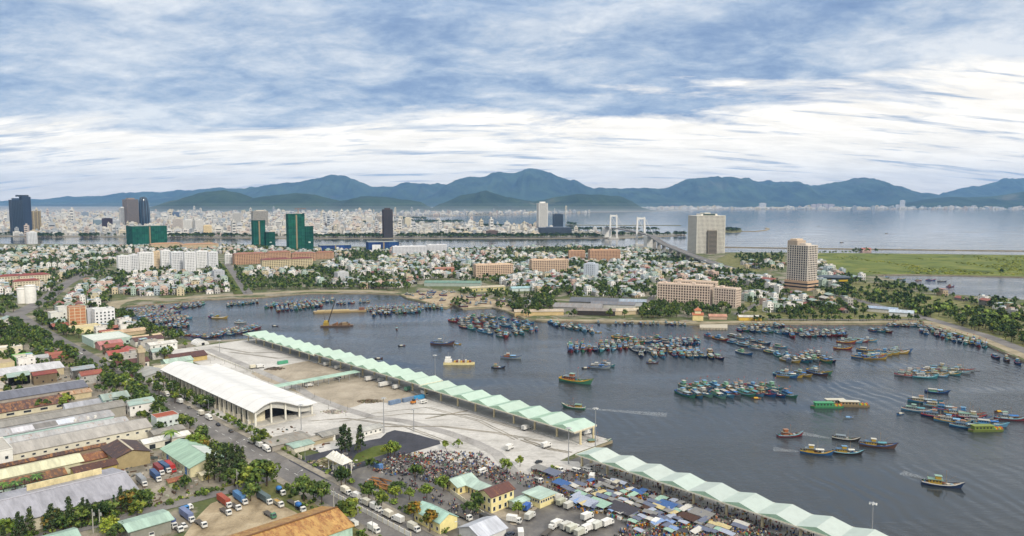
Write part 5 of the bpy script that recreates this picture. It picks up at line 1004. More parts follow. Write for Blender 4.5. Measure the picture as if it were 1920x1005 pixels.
# ================================================================== BOATS
HULLS = dict(blue=hx('30608f'), pale_blue=hx('5f93b2'), teal=hx('3f7d86'), navy=hx('263a5c'), green=hx('4a8468'), mint=hx('84b29c'), red=hx('7a3238'), brown=hx('5f4538'), yellow=hx('a58b3a'), grey=hx('8d979c'), black=hx('2c2a2a'))
CABS = dict(white=hx('bfc1bd'), cream=hx('b8ab88'), blue=hx('4d86b8'), green=hx('7fb592'), yellow=hx('b8973c'), orange=hx('a8663f'), grey=hx('8f9496'))
def boat_proto(L, hull, cab, seed, big=False, clutter=True):
    rd = random.Random(seed); B = L * .29 + rd.uniform(-.2, .3); t = thing('fishing_boat', (0, 0, 0)); hc = HULLS[hull]; band = rd.choice([hx('a8353a'), hx('d3d0c6'), hx('2b5c94'), hx('c9a23a'), hx('7fb5c4')])
    N_ = 11; st = [i / (N_ - 1) for i in range(N_)]
    hb = np.interp(st, [0, .15, .4, .6, .8, .92, 1], [.72, .9, 1, .98, .7, .36, .04]) * B / 2
    sh = np.interp(st, [0, .2, .45, .7, .88, 1], [1.9, 1.5, 1.35, 1.7, 2.6, 3.5]) * L / 17
    lv = [(-.9, .55), (0.0, .82), (.15, .86), (.72, .97), (1.0, 1.0)]
    vs = []
    for i, s in enumerate(st):
        for k, (z, w) in enumerate(lv):
            zz = -.7 if k == 0 else (.05 if k == 1 else (z * sh[i]))
            x = (s - .5) * L + (zz / sh[i]) * (.10 * L * max(0, s - .6) / .4) - (.02 * L if s == 0 else 0)
            vs.append((x, hb[i] * w, zz))
    n = len(lv); m = MB(); nv = len(vs); both = vs + [(x, -y, z) for x, y, z in vs]
    cols = [hx('5e2a26'), hc, hc, band]
    for k in range(n - 1):
        for i in range(N_ - 1):
            a, b = i * n + k, (i + 1) * n + k
            m.c += []; m.add([both[a], both[b], both[b + 1], both[a + 1]], [(3, 2, 1, 0)], cols[k], 'painted')
            m.add([both[nv + a], both[nv + b], both[nv + b + 1], both[nv + a + 1]], [(0, 1, 2, 3)], cols[k], 'painted')
    for k in range(n - 1): m.add([both[k], both[k + 1], both[nv + k + 1], both[nv + k]], [(0, 1, 2, 3)], cols[k], 'painted')
    # bulwark inside faces
    for sgn in (1, -1):
        for i in range(N_ - 1):
            p, q = vs[i * n + n - 1], vs[(i + 1) * n + n - 1]; m.add([(p[0], sgn * p[1] * .93, p[2]), (q[0], sgn * q[1] * .93, q[2]), (q[0], sgn * q[1] * .93, q[2] - .7), (p[0], sgn * p[1] * .93, p[2] - .7)], [(0, 1, 2, 3) if sgn > 0 else (3, 2, 1, 0)], tuple(v * .8 for v in hc), 'painted')
            m.add([(p[0], sgn * p[1], p[2]), (q[0], sgn * q[1], q[2]), (q[0], sgn * q[1] * .93, q[2]), (p[0], sgn * p[1] * .93, p[2])], [(0, 1, 2, 3) if sgn < 0 else (3, 2, 1, 0)], band, 'painted')
    m.build('hull', t)
    d = MB()
    for i in range(N_ - 1):
        p, q = vs[i * n + n - 1], vs[(i + 1) * n + n - 1]; d.add([(p[0], p[1] * .93, p[2] - .55), (q[0], q[1] * .93, q[2] - .55), (q[0], -q[1] * .93, q[2] - .55), (p[0], -p[1] * .93, p[2] - .55)], [(3, 2, 1, 0)], jit(hx('7d6a55'), .2, rd), 'plaster')
    d.build('deck', t)
    dz = 1.0 * L / 17; cc = CABS[cab]; x0, x1 = -.36 * L + rd.uniform(0, .05) * L, (-.06 + rd.uniform(-.05, .06)) * L; cw = B * .3
    w = MB(); hh = 2.1; w.box(x0, x1, -cw, cw, dz - .3, dz + hh, cc, 'painted')
    for k in range(4): q = x0 + (x1 - x0) * (k + .5) / 4; w.box(q - .35, q + .35, -cw - .03, cw + .03, dz + hh - 1.1, dz + hh - .45, (.03, .035, .04), 'glass')
    w.box(x1 + .002, x1 + .03, -cw * .8, cw * .8, dz + hh - 1.1, dz + hh - .4, (.03, .035, .04), 'glass'); wh = w.build('wheelhouse', t)
    r = MB(); r.box(x0 - .5, x1 + .6, -cw - .4, cw + .4, dz + hh + .002, dz + hh + .16, rd.choice([hx('a3a199'), hx('5f8298'), hx('6d8a7c'), hx('7d786e'), hx('45627d'), hx('6f7a80'), hx('527785')]), 'painted')
    if big or rd.random() < .6: r.box(x1 - 2.6, x1 - .2, -cw * .75, cw * .75, dz + hh + .161, dz + hh + 1.7, cc, 'painted'); r.box(x1 - 2.9, x1 + .2, -cw * .9, cw * .9, dz + hh + 1.701, dz + hh + 1.82, rd.choice([hx('b5b2a8'), hx('8f6a52'), hx('5f86a5'), hx('7f9a8c')]), 'painted')
    r.build('wheelhouse_roof', wh)
    k = MB(); xm = x1 + .12 * L; k.tube((xm, 0, dz - .3), (xm, 0, dz + .42 * L), .11, .06, 6, hx('8a7a60'))
    k.tube((xm, 0, dz + 1.5), (xm + .26 * L, 0, dz + .30 * L), .07, .05, 5, hx('75664f')); k.tube((x0 - .4, 0, dz + 1), (x0 - .4, 0, dz + .30 * L), .08, .05, 5, hx('8a7a60'))
    for sg in (-1, 1): k.tube((xm, 0, dz + 1.2), (xm - .05 * L, sg * B * .62, dz + .24 * L), .05, .04, 4, hx('6d6252'))
    k.tube((xm, 0, dz + .40 * L), (.47 * L, 0, 2.2), .03, .03, 3, hx('55504a')); k.tube((xm, 0, dz + .40 * L), (x0 - .4, 0, dz + .29 * L), .03, .03, 3, hx('55504a'))
    k.box(xm - .02, xm + .02, .05, .75, dz + .38 * L, dz + .38 * L + .5, hx('b03030'), 'fabric'); k.build('mast', t)
    g = MB()
    for q in range(16):
        xx = rd.uniform(x1 + .5, .33 * L); yy = rd.uniform(-.5, .5) * B * .55 * (1 - max(0, xx / L) * 1.2); s = rd.uniform(.35, .8)
        g.box(xx - s, xx + s, yy - s * .8, yy + s * .8, dz - .25, dz + rd.uniform(.2, .9), rd.choice([hx('b9b4a6'), hx('3f5f88'), hx('4a6f5c'), hx('95603f'), hx('44413c'), hx('b5a98a'), hx('6a3f3a'), hx('8fa9b8'), hx('c9c7c0'), hx('5a5148'), hx('9a958a')]), 'fabric')
    for q in range(3):
        xx = -.44 * L; g.tube((xx, (q - 1) * .9, dz), (xx, (q - 1) * .9, dz + .9), .3, n=7, col=rd.choice([hx('2c5fa5'), hx('3d7a5c'), hx('b5653a')]))
    g.build('deck_gear', t)
    if rd.random() < .55:
        a = MB(); xa, xb = x1 + .05 * L, .26 * L; za = dz + 1.9; a.add([(xa, -B * .36, za), (xb, -B * .3, za + .15), (xb, 0, za + .4), (xa, 0, za + .35), (xb, B * .3, za + .15), (xa, B * .36, za)], [(0, 1, 2, 3), (3, 2, 4, 5)], rd.choice([hx('7fa9cc'), hx('c6c4bb'), hx('5c8f9a'), hx('9aa7ad'), hx('3e6ea8')]), 'fabric')
        for xx, yy in ((xa, .34), (xa, -.34), (xb, .28), (xb, -.28)): a.tube((xx, yy * B, dz - .3), (xx, yy * B, za + .05), .05, n=4, col=hx('7a6a55'))
        a.build('awning', t)
    return t
def sampan_proto(hull, seed):
    rd = random.Random(seed); t = thing('small_boat', (0, 0, 0)); L, B = 7.5, 2.0; N_ = 9; m = MB(); hc = HULLS[hull]; sec = []
    for i in range(N_):
        s = i / (N_ - 1); w = B / 2 * (1 - abs(2 * s - 1) ** 2.6) + .08; z = .55 + .9 * abs(2 * s - 1) ** 3; sec.append(((s - .5) * L, w, z))
    for sg in (1, -1):
        for a, b in zip(sec[:-1], sec[1:]):
            m.add([(a[0], sg * a[1], a[2]), (b[0], sg * b[1], b[2]), (b[0] * .94, sg * b[1] * .7, -.3), (a[0] * .94, sg * a[1] * .7, -.3)], [(0, 1, 2, 3) if sg < 0 else (3, 2, 1, 0)], hc)
    m.build('hull', t); d = MB()
    for a, b in zip(sec[:-1], sec[1:]): d.add([(a[0], a[1] * .92, a[2] - .25), (b[0], b[1] * .92, b[2] - .25), (b[0], -b[1] * .92, b[2] - .25), (a[0], -a[1] * .92, a[2] - .25)], [(3, 2, 1, 0)], hx('6d5c48'))
    d.build('deck', t)
    c = MB(); pr = [(math.cos(a) * .85, .35 + math.sin(a) * 1.1) for a in np.linspace(0, PI, 7)]
    c.add([(-1.8, y, z) for y, z in pr] + [(1.0, y, z) for y, z in pr], [(i, i + 1, 8 + i, 7 + i) for i in range(6)], rd.choice([hx('b8923a'), hx('6f8fae'), hx('a5a296')]), 'fabric'); c.build('shelter', t)
    g = MB()
    for q in range(3): xx = 1.5 + q * .7; g.box(xx - .3, xx + .3, -.4, .4, .2, .7, rd.choice([hx('b5653a'), hx('2c5fa5'), hx('c9b98a')]), 'fabric')
    g.build('deck_gear', t); return t
for _d in (HULLS, CABS):
    for _k in _d: _d[_k] = tuple(v * .74 for v in _d[_k])
BOATS = []                       # (x, y, z, heading, L, hull, cab, seed, phrase, label)
def raft(x0, y0, x1, y1, head, layers=1, L=15, pal=None, cabs=None, phrase='', gap=1.0, skip=.06):
    a, b = Vector(W(x0, y0, WATER)), Vector(W(x1, y1, WATER)); d = b - a; ln = d.length; d.normalize(); h = R(head); bow = Vector((math.cos(h), math.sin(h)))
    sn = max(.35, abs(d.x * bow.y - d.y * bow.x)); step = (L * .29 + .5) * gap / sn; n = max(1, int(ln / step)); back = -bow if (a + b).dot(bow) < 0 else bow
    for ly in range(layers):
        for i in range(n + 1):
            if random.random() < skip: continue
            p = a + d * (i * ln / max(1, n)) + back * (ly * (L * 1.03)) + bow * random.uniform(-3.4, 3.4); l = L * random.uniform(.86, 1.14)
            BOATS.append((p.x, p.y, WATER, h + random.uniform(-.2, .2), l, random.choice(pal or ['blue', 'blue', 'pale_blue', 'navy', 'teal', 'pale_blue', 'red', 'green', 'navy', 'grey']), random.choice(cabs or ['white', 'white', 'blue', 'grey', 'cream', 'green']), random.randrange(6), phrase, None))
wp = 'the west basin corner raft'
for r_ in ((248, 586, 300, 578, -75), (252, 591, 306, 584, -40), (268, 594, 330, 586, -20), (290, 603, 350, 597, -30), (262, 598, 320, 591, -70), (284, 608, 346, 602, -60), (312, 617, 352, 611, -50), (322, 580, 374, 574, -80)): raft(*r_, layers=2, L=14, phrase=wp, pal=['blue', 'pale_blue', 'navy', 'red', 'teal', 'brown'])
for r_ in ((332, 627, 392, 634, -15), (402, 632, 446, 620, -40), (432, 628, 488, 614, -25)): raft(*r_, L=13, phrase='the boats behind the far canopy end', pal=['blue', 'navy', 'brown', 'black', 'red'])
raft(428, 574, 482, 568, -60, L=14, phrase='the short raft under the avenue end')
for r_ in ((500, 577, 622, 566, -80), (522, 584, 602, 575, -70)): raft(*r_, layers=2, L=17, phrase='the raft west of crane barge', pal=['teal', 'mint', 'blue', 'green', 'navy', 'red'])
raft(632, 571, 690, 566, -90, L=13, phrase='the raft behind the long cargo barge')
for r_ in ((688, 583, 828, 578, -85), (700, 591, 786, 585, -70)): raft(*r_, layers=2, L=15, phrase='the raft off the shipyard beach')
rp = 'the dense raft below the boatworks'
for r_ in ((840, 607, 938, 631), (850, 603.5, 952, 628), (862, 600.5, 968, 624), (876, 598, 984, 619), (890, 595.5, 990, 613), (905, 593.5, 988, 606)): raft(*r_, -55, 1, 17, phrase=rp, pal=['blue', 'navy', 'pale_blue', 'teal', 'red', 'blue', 'grey', 'green'])
raft(938, 632, 1006, 621, -88, 1, 17, phrase=rp, pal=['blue', 'navy', 'green', 'red', 'grey', 'teal'])
raft(1042, 612, 1110, 624, -78, 2, 17, phrase='the small raft east of the boatworks')
mp = 'the long central raft'
raft(1070, 658, 1196, 653, -95, 2, 18, phrase=mp); raft(1202, 667, 1346, 671, -88, 2, 18, phrase=mp, pal=['blue', 'navy', 'blue', 'pale_blue', 'navy', 'red']); raft(1190, 641, 1268, 643, -50, 2, 18, phrase=mp); raft(1262, 647, 1310, 645, -95, 2, 17, phrase=mp, pal=['red', 'blue', 'navy']); raft(1180, 657, 1270, 653, -75, 1, 15, phrase=mp)
ep = 'the slanting raft below the peach blocks'
raft(1356, 637, 1474, 668, -55, 2, 17, phrase=ep); raft(1372, 631, 1482, 656, -55, 1, 15, phrase=ep); raft(1398, 664, 1486, 679, -60, 1, 18, phrase=ep, pal=['yellow', 'green', 'blue', 'teal', 'brown']); raft(1478, 677, 1558, 677, -85, 2, 17, phrase=ep)
wl = 'the raft along the far basin wall'
raft(1386, 620, 1482, 626, -85, 1, 17, phrase=wl); raft(1484, 631, 1592, 629, -92, 2, 17, phrase=wl, pal=['navy', 'blue', 'red', 'teal']); raft(1392, 612, 1470, 613, -85, 1, 13, phrase=wl); raft(1618, 619, 1664, 623, -80, 1, 14, phrase=wl); raft(1668, 611, 1722, 611, -85, 1, 12, phrase=wl)
gp = 'the green tinted raft amid the basin'
raft(1284, 741, 1474, 741, -72, 1, 18, ['teal', 'pale_blue', 'green', 'mint', 'grey', 'blue', 'green'], ['white', 'green', 'blue', 'cream'], gp, 1.15); raft(1288, 727, 1452, 730, -72, 1, 18, ['pale_blue', 'mint', 'teal', 'green', 'teal', 'blue'], ['white', 'blue', 'green', 'green'], gp, 1.15)
raft(1452, 706, 1540, 700, -50, 1, 17, ['yellow', 'brown', 'blue', 'green'], ['white', 'grey', 'cream'], 'the yellow raft north of mid basin', 1.2)
np_ = 'the mixed raft near the coast road'
raft(1584, 655, 1632, 659, -25, 1, 17, ['red', 'navy', 'blue'], None, np_, 1.1); raft(1586, 643, 1634, 640, -20, 1, 16, ['pale_blue', 'red', 'navy'], None, np_); raft(1622, 672, 1690, 660, -20, 1, 18, ['yellow', 'blue', 'brown', 'teal'], None, np_, 1.1)
raft(1692, 705, 1772, 692, -25, 2, 15, ['pale_blue', 'teal', 'grey', 'blue'], ['white', 'cream', 'grey'], 'the pale raft with drifting poles')
raft(1727, 623, 1846, 652, -125, 2, 16, ['blue', 'navy', 'red', 'teal'], None, 'the raft along the road embankment'); raft(1728, 615, 1790, 630, -100, 1, 14, None, None, 'the raft along the road embankment')
raft(1866, 670, 1960, 698, -110, 1, 15, ['brown', 'navy', 'blue'], None, 'the raft at the east frame edge')
sp_ = 'the slanted raft by green houseboat'
raft(1722, 772, 1808, 802, -38, 1, 19, ['blue', 'navy', 'blue', 'pale_blue', 'red'], ['white', 'grey', 'blue'], sp_, 1.0, 0); raft(1742, 757, 1826, 785, -30, 1, 18, ['pale_blue', 'blue', 'teal', 'grey'], ['white', 'blue', 'cream'], sp_, 1.05, 0); raft(1800, 778, 1846, 797, -20, 1, 18, ['blue', 'navy', 'pale_blue'], ['white', 'blue'], sp_, 1.05, 0)
raft(1122, 607, 1300, 610, -88, 1, 10, None, None, 'the small craft along the works wall', 1.4, .3)
SINGLES = [(412, 597, 18, -5, 'yellow', 'yellow', 'yellow trimmed boat alone south of the avenue raft'), (400, 596, 15, -30, 'blue', 'blue', 'blue boat tied to the yellow trimmed boat'), (451, 606, 14, -8, 'grey', 'white', 'pale boat alone between yellow boat and crane barge'), (744, 618, 9, -80, 'red', 'orange', 'small orange boat alone in the west basin'), (829, 646, 22, -8, 'brown', 'grey', 'old brown trawler alone off the dense raft'), (934, 690, 11, -10, 'black', 'cream', 'small dark boat trailing the white and red trawler'), (958, 672, 18, -12, 'grey', 'orange', 'white and red trawler alone in mid basin'), (1123, 690, 18, -15, 'grey', 'grey', 'grey trawler alone below the long central raft'), (1138, 686, 13, -30, 'teal', 'white', 'teal boat tied behind the grey trawler'), (1079, 717, 26, -32, 'green', 'orange', 'long green boat with rust red cabin and cargo'), (1076, 765, 15, 160, 'green', 'yellow', 'green and yellow boat under way with a wake'), (1223, 681, 10, -5, 'brown', 'cream', 'small brown boat just below long central raft'),
           (1481, 818, 15, 8, 'red', 'orange', 'dark red boat leading the group of five'), (1530, 851, 16, -20, 'blue', 'yellow', 'bright blue boat with yellow shelter under way'), (1585, 825, 14, -25, 'black', 'grey', 'slim dark boat highest of the departing group'), (1588, 851, 15, -12, 'black', 'yellow', 'dark boat with bright yellow cabin under way'), (1645, 838, 18, -18, 'brown', 'yellow', 'long brown boat with ochre cabin and white cargo'), (1765, 911, 17, -22, 'navy', 'yellow', 'yellow cabined navy boat nearest the camera with wake'), (1756, 737, 15, -20, 'navy', 'green', 'navy boat loose above the big slanted raft'), (1894, 787, 17, -18, 'red', 'white', 'dark red boat at the east frame edge'), (1119, 833, 15, 12, 'green', 'yellow', 'green boat with yellow nets tied at the apron end'), (1640, 673, 19, -8, 'yellow', 'blue', 'bright yellow hulled boat below the mixed raft'), (1480, 707, 19, -15, 'yellow', 'grey', 'yellow hulled boat leading the mid basin raft'),
           (1745, 526, 16, 0, 'blue', 'blue', 'blue boat moored largest in the lagoon'), (1766, 528, 14, -10, 'navy', 'white', 'navy boat moored in the lagoon east of the blue one'), (1722, 526, 12, 10, 'red', 'cream', 'red boat moored in the lagoon'), (1690, 524, 14, 0, 'teal', 'white', 'teal boat moored at the lagoon shore'), (1660, 521, 14, 5, 'brown', 'white', 'brown boat moored at the lagoon shore trees'), (1782, 538, 13, 10, 'red', 'orange', 'red boat nearest the lagoon houses')]
for px, py, L_, hd, hu, cb, lb in SINGLES: BOATS.append((*W(px, py, WATER), WATER, R(hd), L_, hu, cb, random.randrange(6), '', lb))
for i in range(34):
    while True:
        px, py = random.uniform(755, 960), random.uniform(544, 583)
        if inpoly(px, py, [(752, 551), (790, 562), (840, 574), (868, 577), (922, 574), (946, 580), (968, 588), (960, 566), (900, 552), (820, 544)]): break
    BOATS.append((*W(px, py, 0), .9, random.uniform(0, 6.28), random.uniform(9, 14), random.choice(['blue', 'navy', 'red', 'pale_blue', 'brown', 'teal']), random.choice(['white', 'blue', 'grey']), random.randrange(6), 'the shipyard beach', None))
def rank(x, y, z=0): return 1.0 / math.hypot(x, y)
def inframe(x, y, z=0, m=25):
    if y < 100: return False
    px, py = PX(x, y, z); return -m < px < 1920 + m and -m < py < 1005 + m
BOATS.sort(key=lambda b: -b[4] * rank(b[0], b[1]) - (5 if b[9] else 0))
HADJ = dict(blue='blue', pale_blue='pale blue', teal='teal', navy='navy blue', green='green', mint='mint green', red='dark red', brown='brown', yellow='yellow', grey='grey', black='black')
NB = 300; rest = []
def lsize(L): return 13 if L < 14 else (16 if L < 17.6 else 19)
for i, (x, y, z, h, L, hu, cb, sd, ph, lb) in enumerate(BOATS):
    base = lsize(L); key = ('boat', base, hu, cb, sd % 3); sc_ = L / base
    if i < NB:
        o = INST.make(key, lambda: boat_proto(base, hu, cb, hash((hu, cb, sd % 3, base)) & 0xffff if False else sum(map(ord, hu + cb)) * 31 + sd % 3 * 7 + base, base > 17), 'fishing_boat', (x, y, z), h, sc_)
        if lb: tag(o, lb, 'fishing boat', 'fishing boats in the harbour')
        else: o['raft'] = ph; queue(o, f'{HADJ[hu]} boat, {cb} wheelhouse,', x, y, 'fishing boat', 'fishing boats in the harbour')
    else: rest.append((x, y, z, h, sc_, key))
KEEP_PROTO = []
if rest:
    tm, ix, xf = [], {}, []
    def flat_arrays(root):
        arrs = []
        def rec(o):
            for c in KIDS.get(o.name, ()):
                arrs.append(read_arr(c.data)); rec(c)
        rec(root); return cat_arr(*arrs)
    def read_arr(me):
        V = np.empty(len(me.vertices) * 3, dtype=np.float32); me.vertices.foreach_get('co', V); L_ = np.empty(len(me.loops), dtype=np.int32); me.loops.foreach_get('vertex_index', L_)
        S = np.empty(len(me.polygons), dtype=np.int32); me.polygons.foreach_get('loop_total', S); mi = np.empty(len(me.polygons), dtype=np.int32); me.polygons.foreach_get('material_index', mi)
        c = np.empty(len(me.loops) * 4, dtype=np.float32); me.color_attributes['Col'].data.foreach_get('color', c); st_ = np.concatenate([[0], np.cumsum(S)[:-1]])
        return dict(V=V.reshape(-1, 3), L=L_, S=S, C=c.reshape(-1, 4)[st_, :3], M=[me.materials[k].name for k in mi], SM=np.zeros(len(S), dtype=bool))
    keys = [k for k in INST.proto if k[0] == 'boat']
    for x, y, z, h, s, key in rest:
        k = key if key in INST.proto else min(keys, key=lambda q: (q[1] != key[1]) * 4 + (q[2] != key[2]) * 2 + (q[3] != key[3]))
        if k not in ix: ix[k] = len(tm); tm.append(flat_arrays(INST.proto[k]))
        xf.append((ix[k], x, y, z, h, s, 1))
    tag(link('distant_moored_boats', mesh_of('distant_moored_boats', merge(tm, xf))), 'remaining small far off boats packed in the rafts', 'boats', None, 'stuff')
for px, py, hd, hu, lb in ((516, 612, 0, 'black', 'tiny dark rowing boat west of crane barge'), (753, 649, 20, 'black', 'tiny dark rowing boat off the mid canopy roof'), (710, 673, 10, 'black', 'dark sampan close to the mid canopy back'), (700, 684, 40, 'navy', 'blue sampan tight against the mid canopy'), (858, 646, 0, 'yellow', 'round yellow tub boat beside old brown trawler'), (1122, 624, 0, 'yellow', 'ochre tub boat alone east of boatworks raft'), (1688, 777, 25, 'blue', 'small blue motor boat near big slanted raft'), (1590, 784, 5, 'grey', 'tiny white boat below the green houseboat raft'), (1098, 691, 15, 'black', 'dark sampan west of grey trawler'), (1755, 704, 0, 'yellow', 'orange tub boat beside the pale raft'), (1873, 773, 10, 'brown', 'rusty tub boat at the east red boat'), (1418, 748, 0, 'brown', 'rusty tub boat before green tinted raft'), (1578, 455, 5, 'black', 'far fishing boat dot out on the bay'), (1662, 438, 0, 'black', 'farther boat dot on the bay'), (1535, 424, 0, 'black', 'farthest boat dot on the bay')):
    x, y = W(px, py, WATER); o = INST.make(('sampan', hu), lambda: sampan_proto(hu, sum(map(ord, hu))), 'small_boat', (x, y, WATER), R(hd), 1.0 if y < 1500 else 1.8); tag(o, lb, 'small boat', 'small open boats')
# yellow passenger ship, crane barge, long barge, houseboats
def ship():
    x, y = W(860, 683, WATER); t = thing('supply_ship', (x, y, WATER), R(-1), 'pale yellow supply ship with white bridge at its stern', 'ship'); m = MB()
    pts = [(-13, -2.6), (8, -2.6), (12, -1.4), (14, 0), (12, 1.4), (8, 2.6), (-13, 2.6)]; m.prism(pts, -.6, 2.0, hx('cfc28e'), 'painted', hx('8d7a62')); m.build('hull', t)
    m = MB(); m.box(-12, -6, -2.2, 2.2, 2.002, 4.4, hx('dcdad2')); m.box(-11.4, -7, -1.9, 1.9, 4.402, 6.4, hx('dcdad2')); m.box(-7, -6.97, -1.6, 1.6, 5.2, 6, (.03, .03, .04), 'glass'); m.build('bridge', t)
    m = MB()
    for k in range(8): q = -4 + k * 1.9; m.box(q, q + 1.5, -1.8, 1.8, 2.002, 3 + (k % 3) * .5, [hx('c9a23a'), hx('7a4a3a'), hx('b9b4a0')][k % 3])
    m.build('deck_cargo', t); m = MB(); m.tube((-9, 0, 6.4), (-9, 0, 11), .1); m.tube((3, 0, 2), (3, 0, 9), .12); m.tube((3, 0, 3), (8, 0, 7.5), .08); m.build('mast', t)
    x, y = W(632, 612, WATER); t = thing('crane_barge', (x, y, WATER), R(8), 'rusty dredging barge with tall raised lattice crane boom', 'crane barge'); m = MB()
    m.prism([(-18, -4), (14, -4.5), (18, -2), (18, 2), (14, 4.5), (-18, 4)], -.5, 1.6, hx('4a3a30'), 'painted', hx('6b5847')); m.build('hull', t)
    m = MB(); m.box(-15, -9, -2.6, 2.6, 1.602, 5, hx('8f7a3a')); m.box(-14, -10, -2, 2, 5.002, 7, hx('a8903e')); m.build('crane_cab', t)
    m = MB()
    for s in (-.8, .8):
        for dz in (0, 1.4): m.tube((-10, s, 3 + dz), (-1, s * .3, 31 + dz * .2), .4, n=5, col=hx('3d3630'))
    for k in range(12): f = k / 12; m.tube((-10 + 9 * f, -.8 * (1 - .7 * f), 3 + 28 * f), (-10 + 9 * (f + .08), .8 * (1 - .7 * f), 4 + 28 * f), .22, n=4, col=hx('3d3630'))
    m.build('boom', t); m = MB(); m.tube((-13, -1, 7), (-14.5, 0, 16), .2, n=5, col=hx('4a4034')); m.tube((-13, 1, 7), (-14.5, 0, 16), .2, n=5, col=hx('4a4034')); m.tube((-14.5, 0, 16), (-1, 0, 31), .07, n=4, col=(.05, .05, .05)); m.build('gantry', t)
    m = MB()
    for k in range(9): m.box(-5 + k * 2.2, -3.4 + k * 2.2, -2.5, 2.5, 1.602, 2.6 + (k * 7 % 5) * .5, jit(hx('6d5138'), .3), 'plaster')
    m.box(6, 12, -3, 3, 1.602, 4.6, hx('7d6a50')); m.build('spoil_load', t)
    x, y = W(640, 585, WATER); t = thing('cargo_barge', (x, y, WATER), R(14), 'long tan cargo barge moored behind the crane barge', 'barge'); m = MB(); m.prism([(-33, -5.5), (31, -5.5), (34, 0), (31, 5.5), (-33, 5.5), (-35, 0)], -.5, 2, hx('8d7a55'), 'painted', hx('9c8a6b')); m.build('hull', t)
    m = MB(); m.box(-30, 10, -4.4, 4.4, 2.002, 2.9, hx('a8966f'), 'plaster'); m.build('cargo_hold', t); m = MB(); m.box(22, 29, -3.4, 3.4, 2.002, 5.2, hx('6d4a3c')); m.build('deckhouse', t)
    for px, py, hd, lb, c in ((1552, 764, 0, 'green painted houseboat with open deck west of its raft', '3f8a5c'), (1600, 762, -5, 'rust and white houseboat tied to the green one', '8a7a5a'), (1573, 758, 0, 'long white roofed houseboat behind two others', '9a9a8a'), (1850, 808, 3, 'olive green houseboat ending the big slanted raft', '6a7a34')):
        x, y = W(px, py, WATER); t = thing('houseboat', (x, y, WATER), R(hd), lb, 'houseboat', 'houseboats'); m = MB(); col = hx(c)
        m.prism([(-10, -2.2), (8, -2.2), (11, 0), (8, 2.2), (-10, 2.2), (-12, 0)], -.5, 1.3, tuple(v * .6 for v in col), 'painted', hx('6d5c48')); m.build('hull', t)
        m = MB(); m.box(-9, 3, -1.9, 1.9, 1.302, 3.6, col)
        for k in range(5): m.box(-8 + k * 2.2, -6.8 + k * 2.2, -1.93, 1.93, 1.9, 3.0, (.03, .03, .03), 'recess')
        m.build('cabin', t); m = MB(); m.box(-9.6, 3.8, -2.3, 2.3, 3.602, 3.8, hx('b9b5a6') if 'white' in lb else jit(col, .2)); m.build('roof', t)
        m = MB()
        for k in range(6): m.box(4 + k * .9, 4.7 + k * .9, -1.2, 1.2, 1.302, 1.8 + (k % 3) * .4, [hx('4c9a72'), hx('c9b23a'), hx('b5653a')][k % 3], 'fabric')
        m.build('deck_gear', t)
ship()
for px, py, px2, py2, w0, w1, k in ((1086, 765, 1250, 778, .8, 5, 0), (1735, 897, 1690, 886, .8, 4, 1), (1512, 848, 1450, 842, .6, 4, 0), (1570, 824, 1500, 812, .5, 4, 0)):
    a, b = Vector(W(px, py, WATER)), Vector(W(px2, py2, WATER)); d = (b - a); L_ = d.length; d.normalize(); nrm = Vector((-d.y, d.x)); m = MB(); vs = []
    for i in range(13): f = i / 12; ww = w0 + (w1 - w0) * f; p = a + d * L_ * f; vs += [(*(p + nrm * ww), WATER + .03), (*(p - nrm * ww), WATER + .03)]
    m.add(vs, [(2 * i, 2 * i + 1, 2 * i + 3, 2 * i + 2) for i in range(12)], (.5, .5, .5), 'foam'); tag(m.build('wake'), kind='stuff')
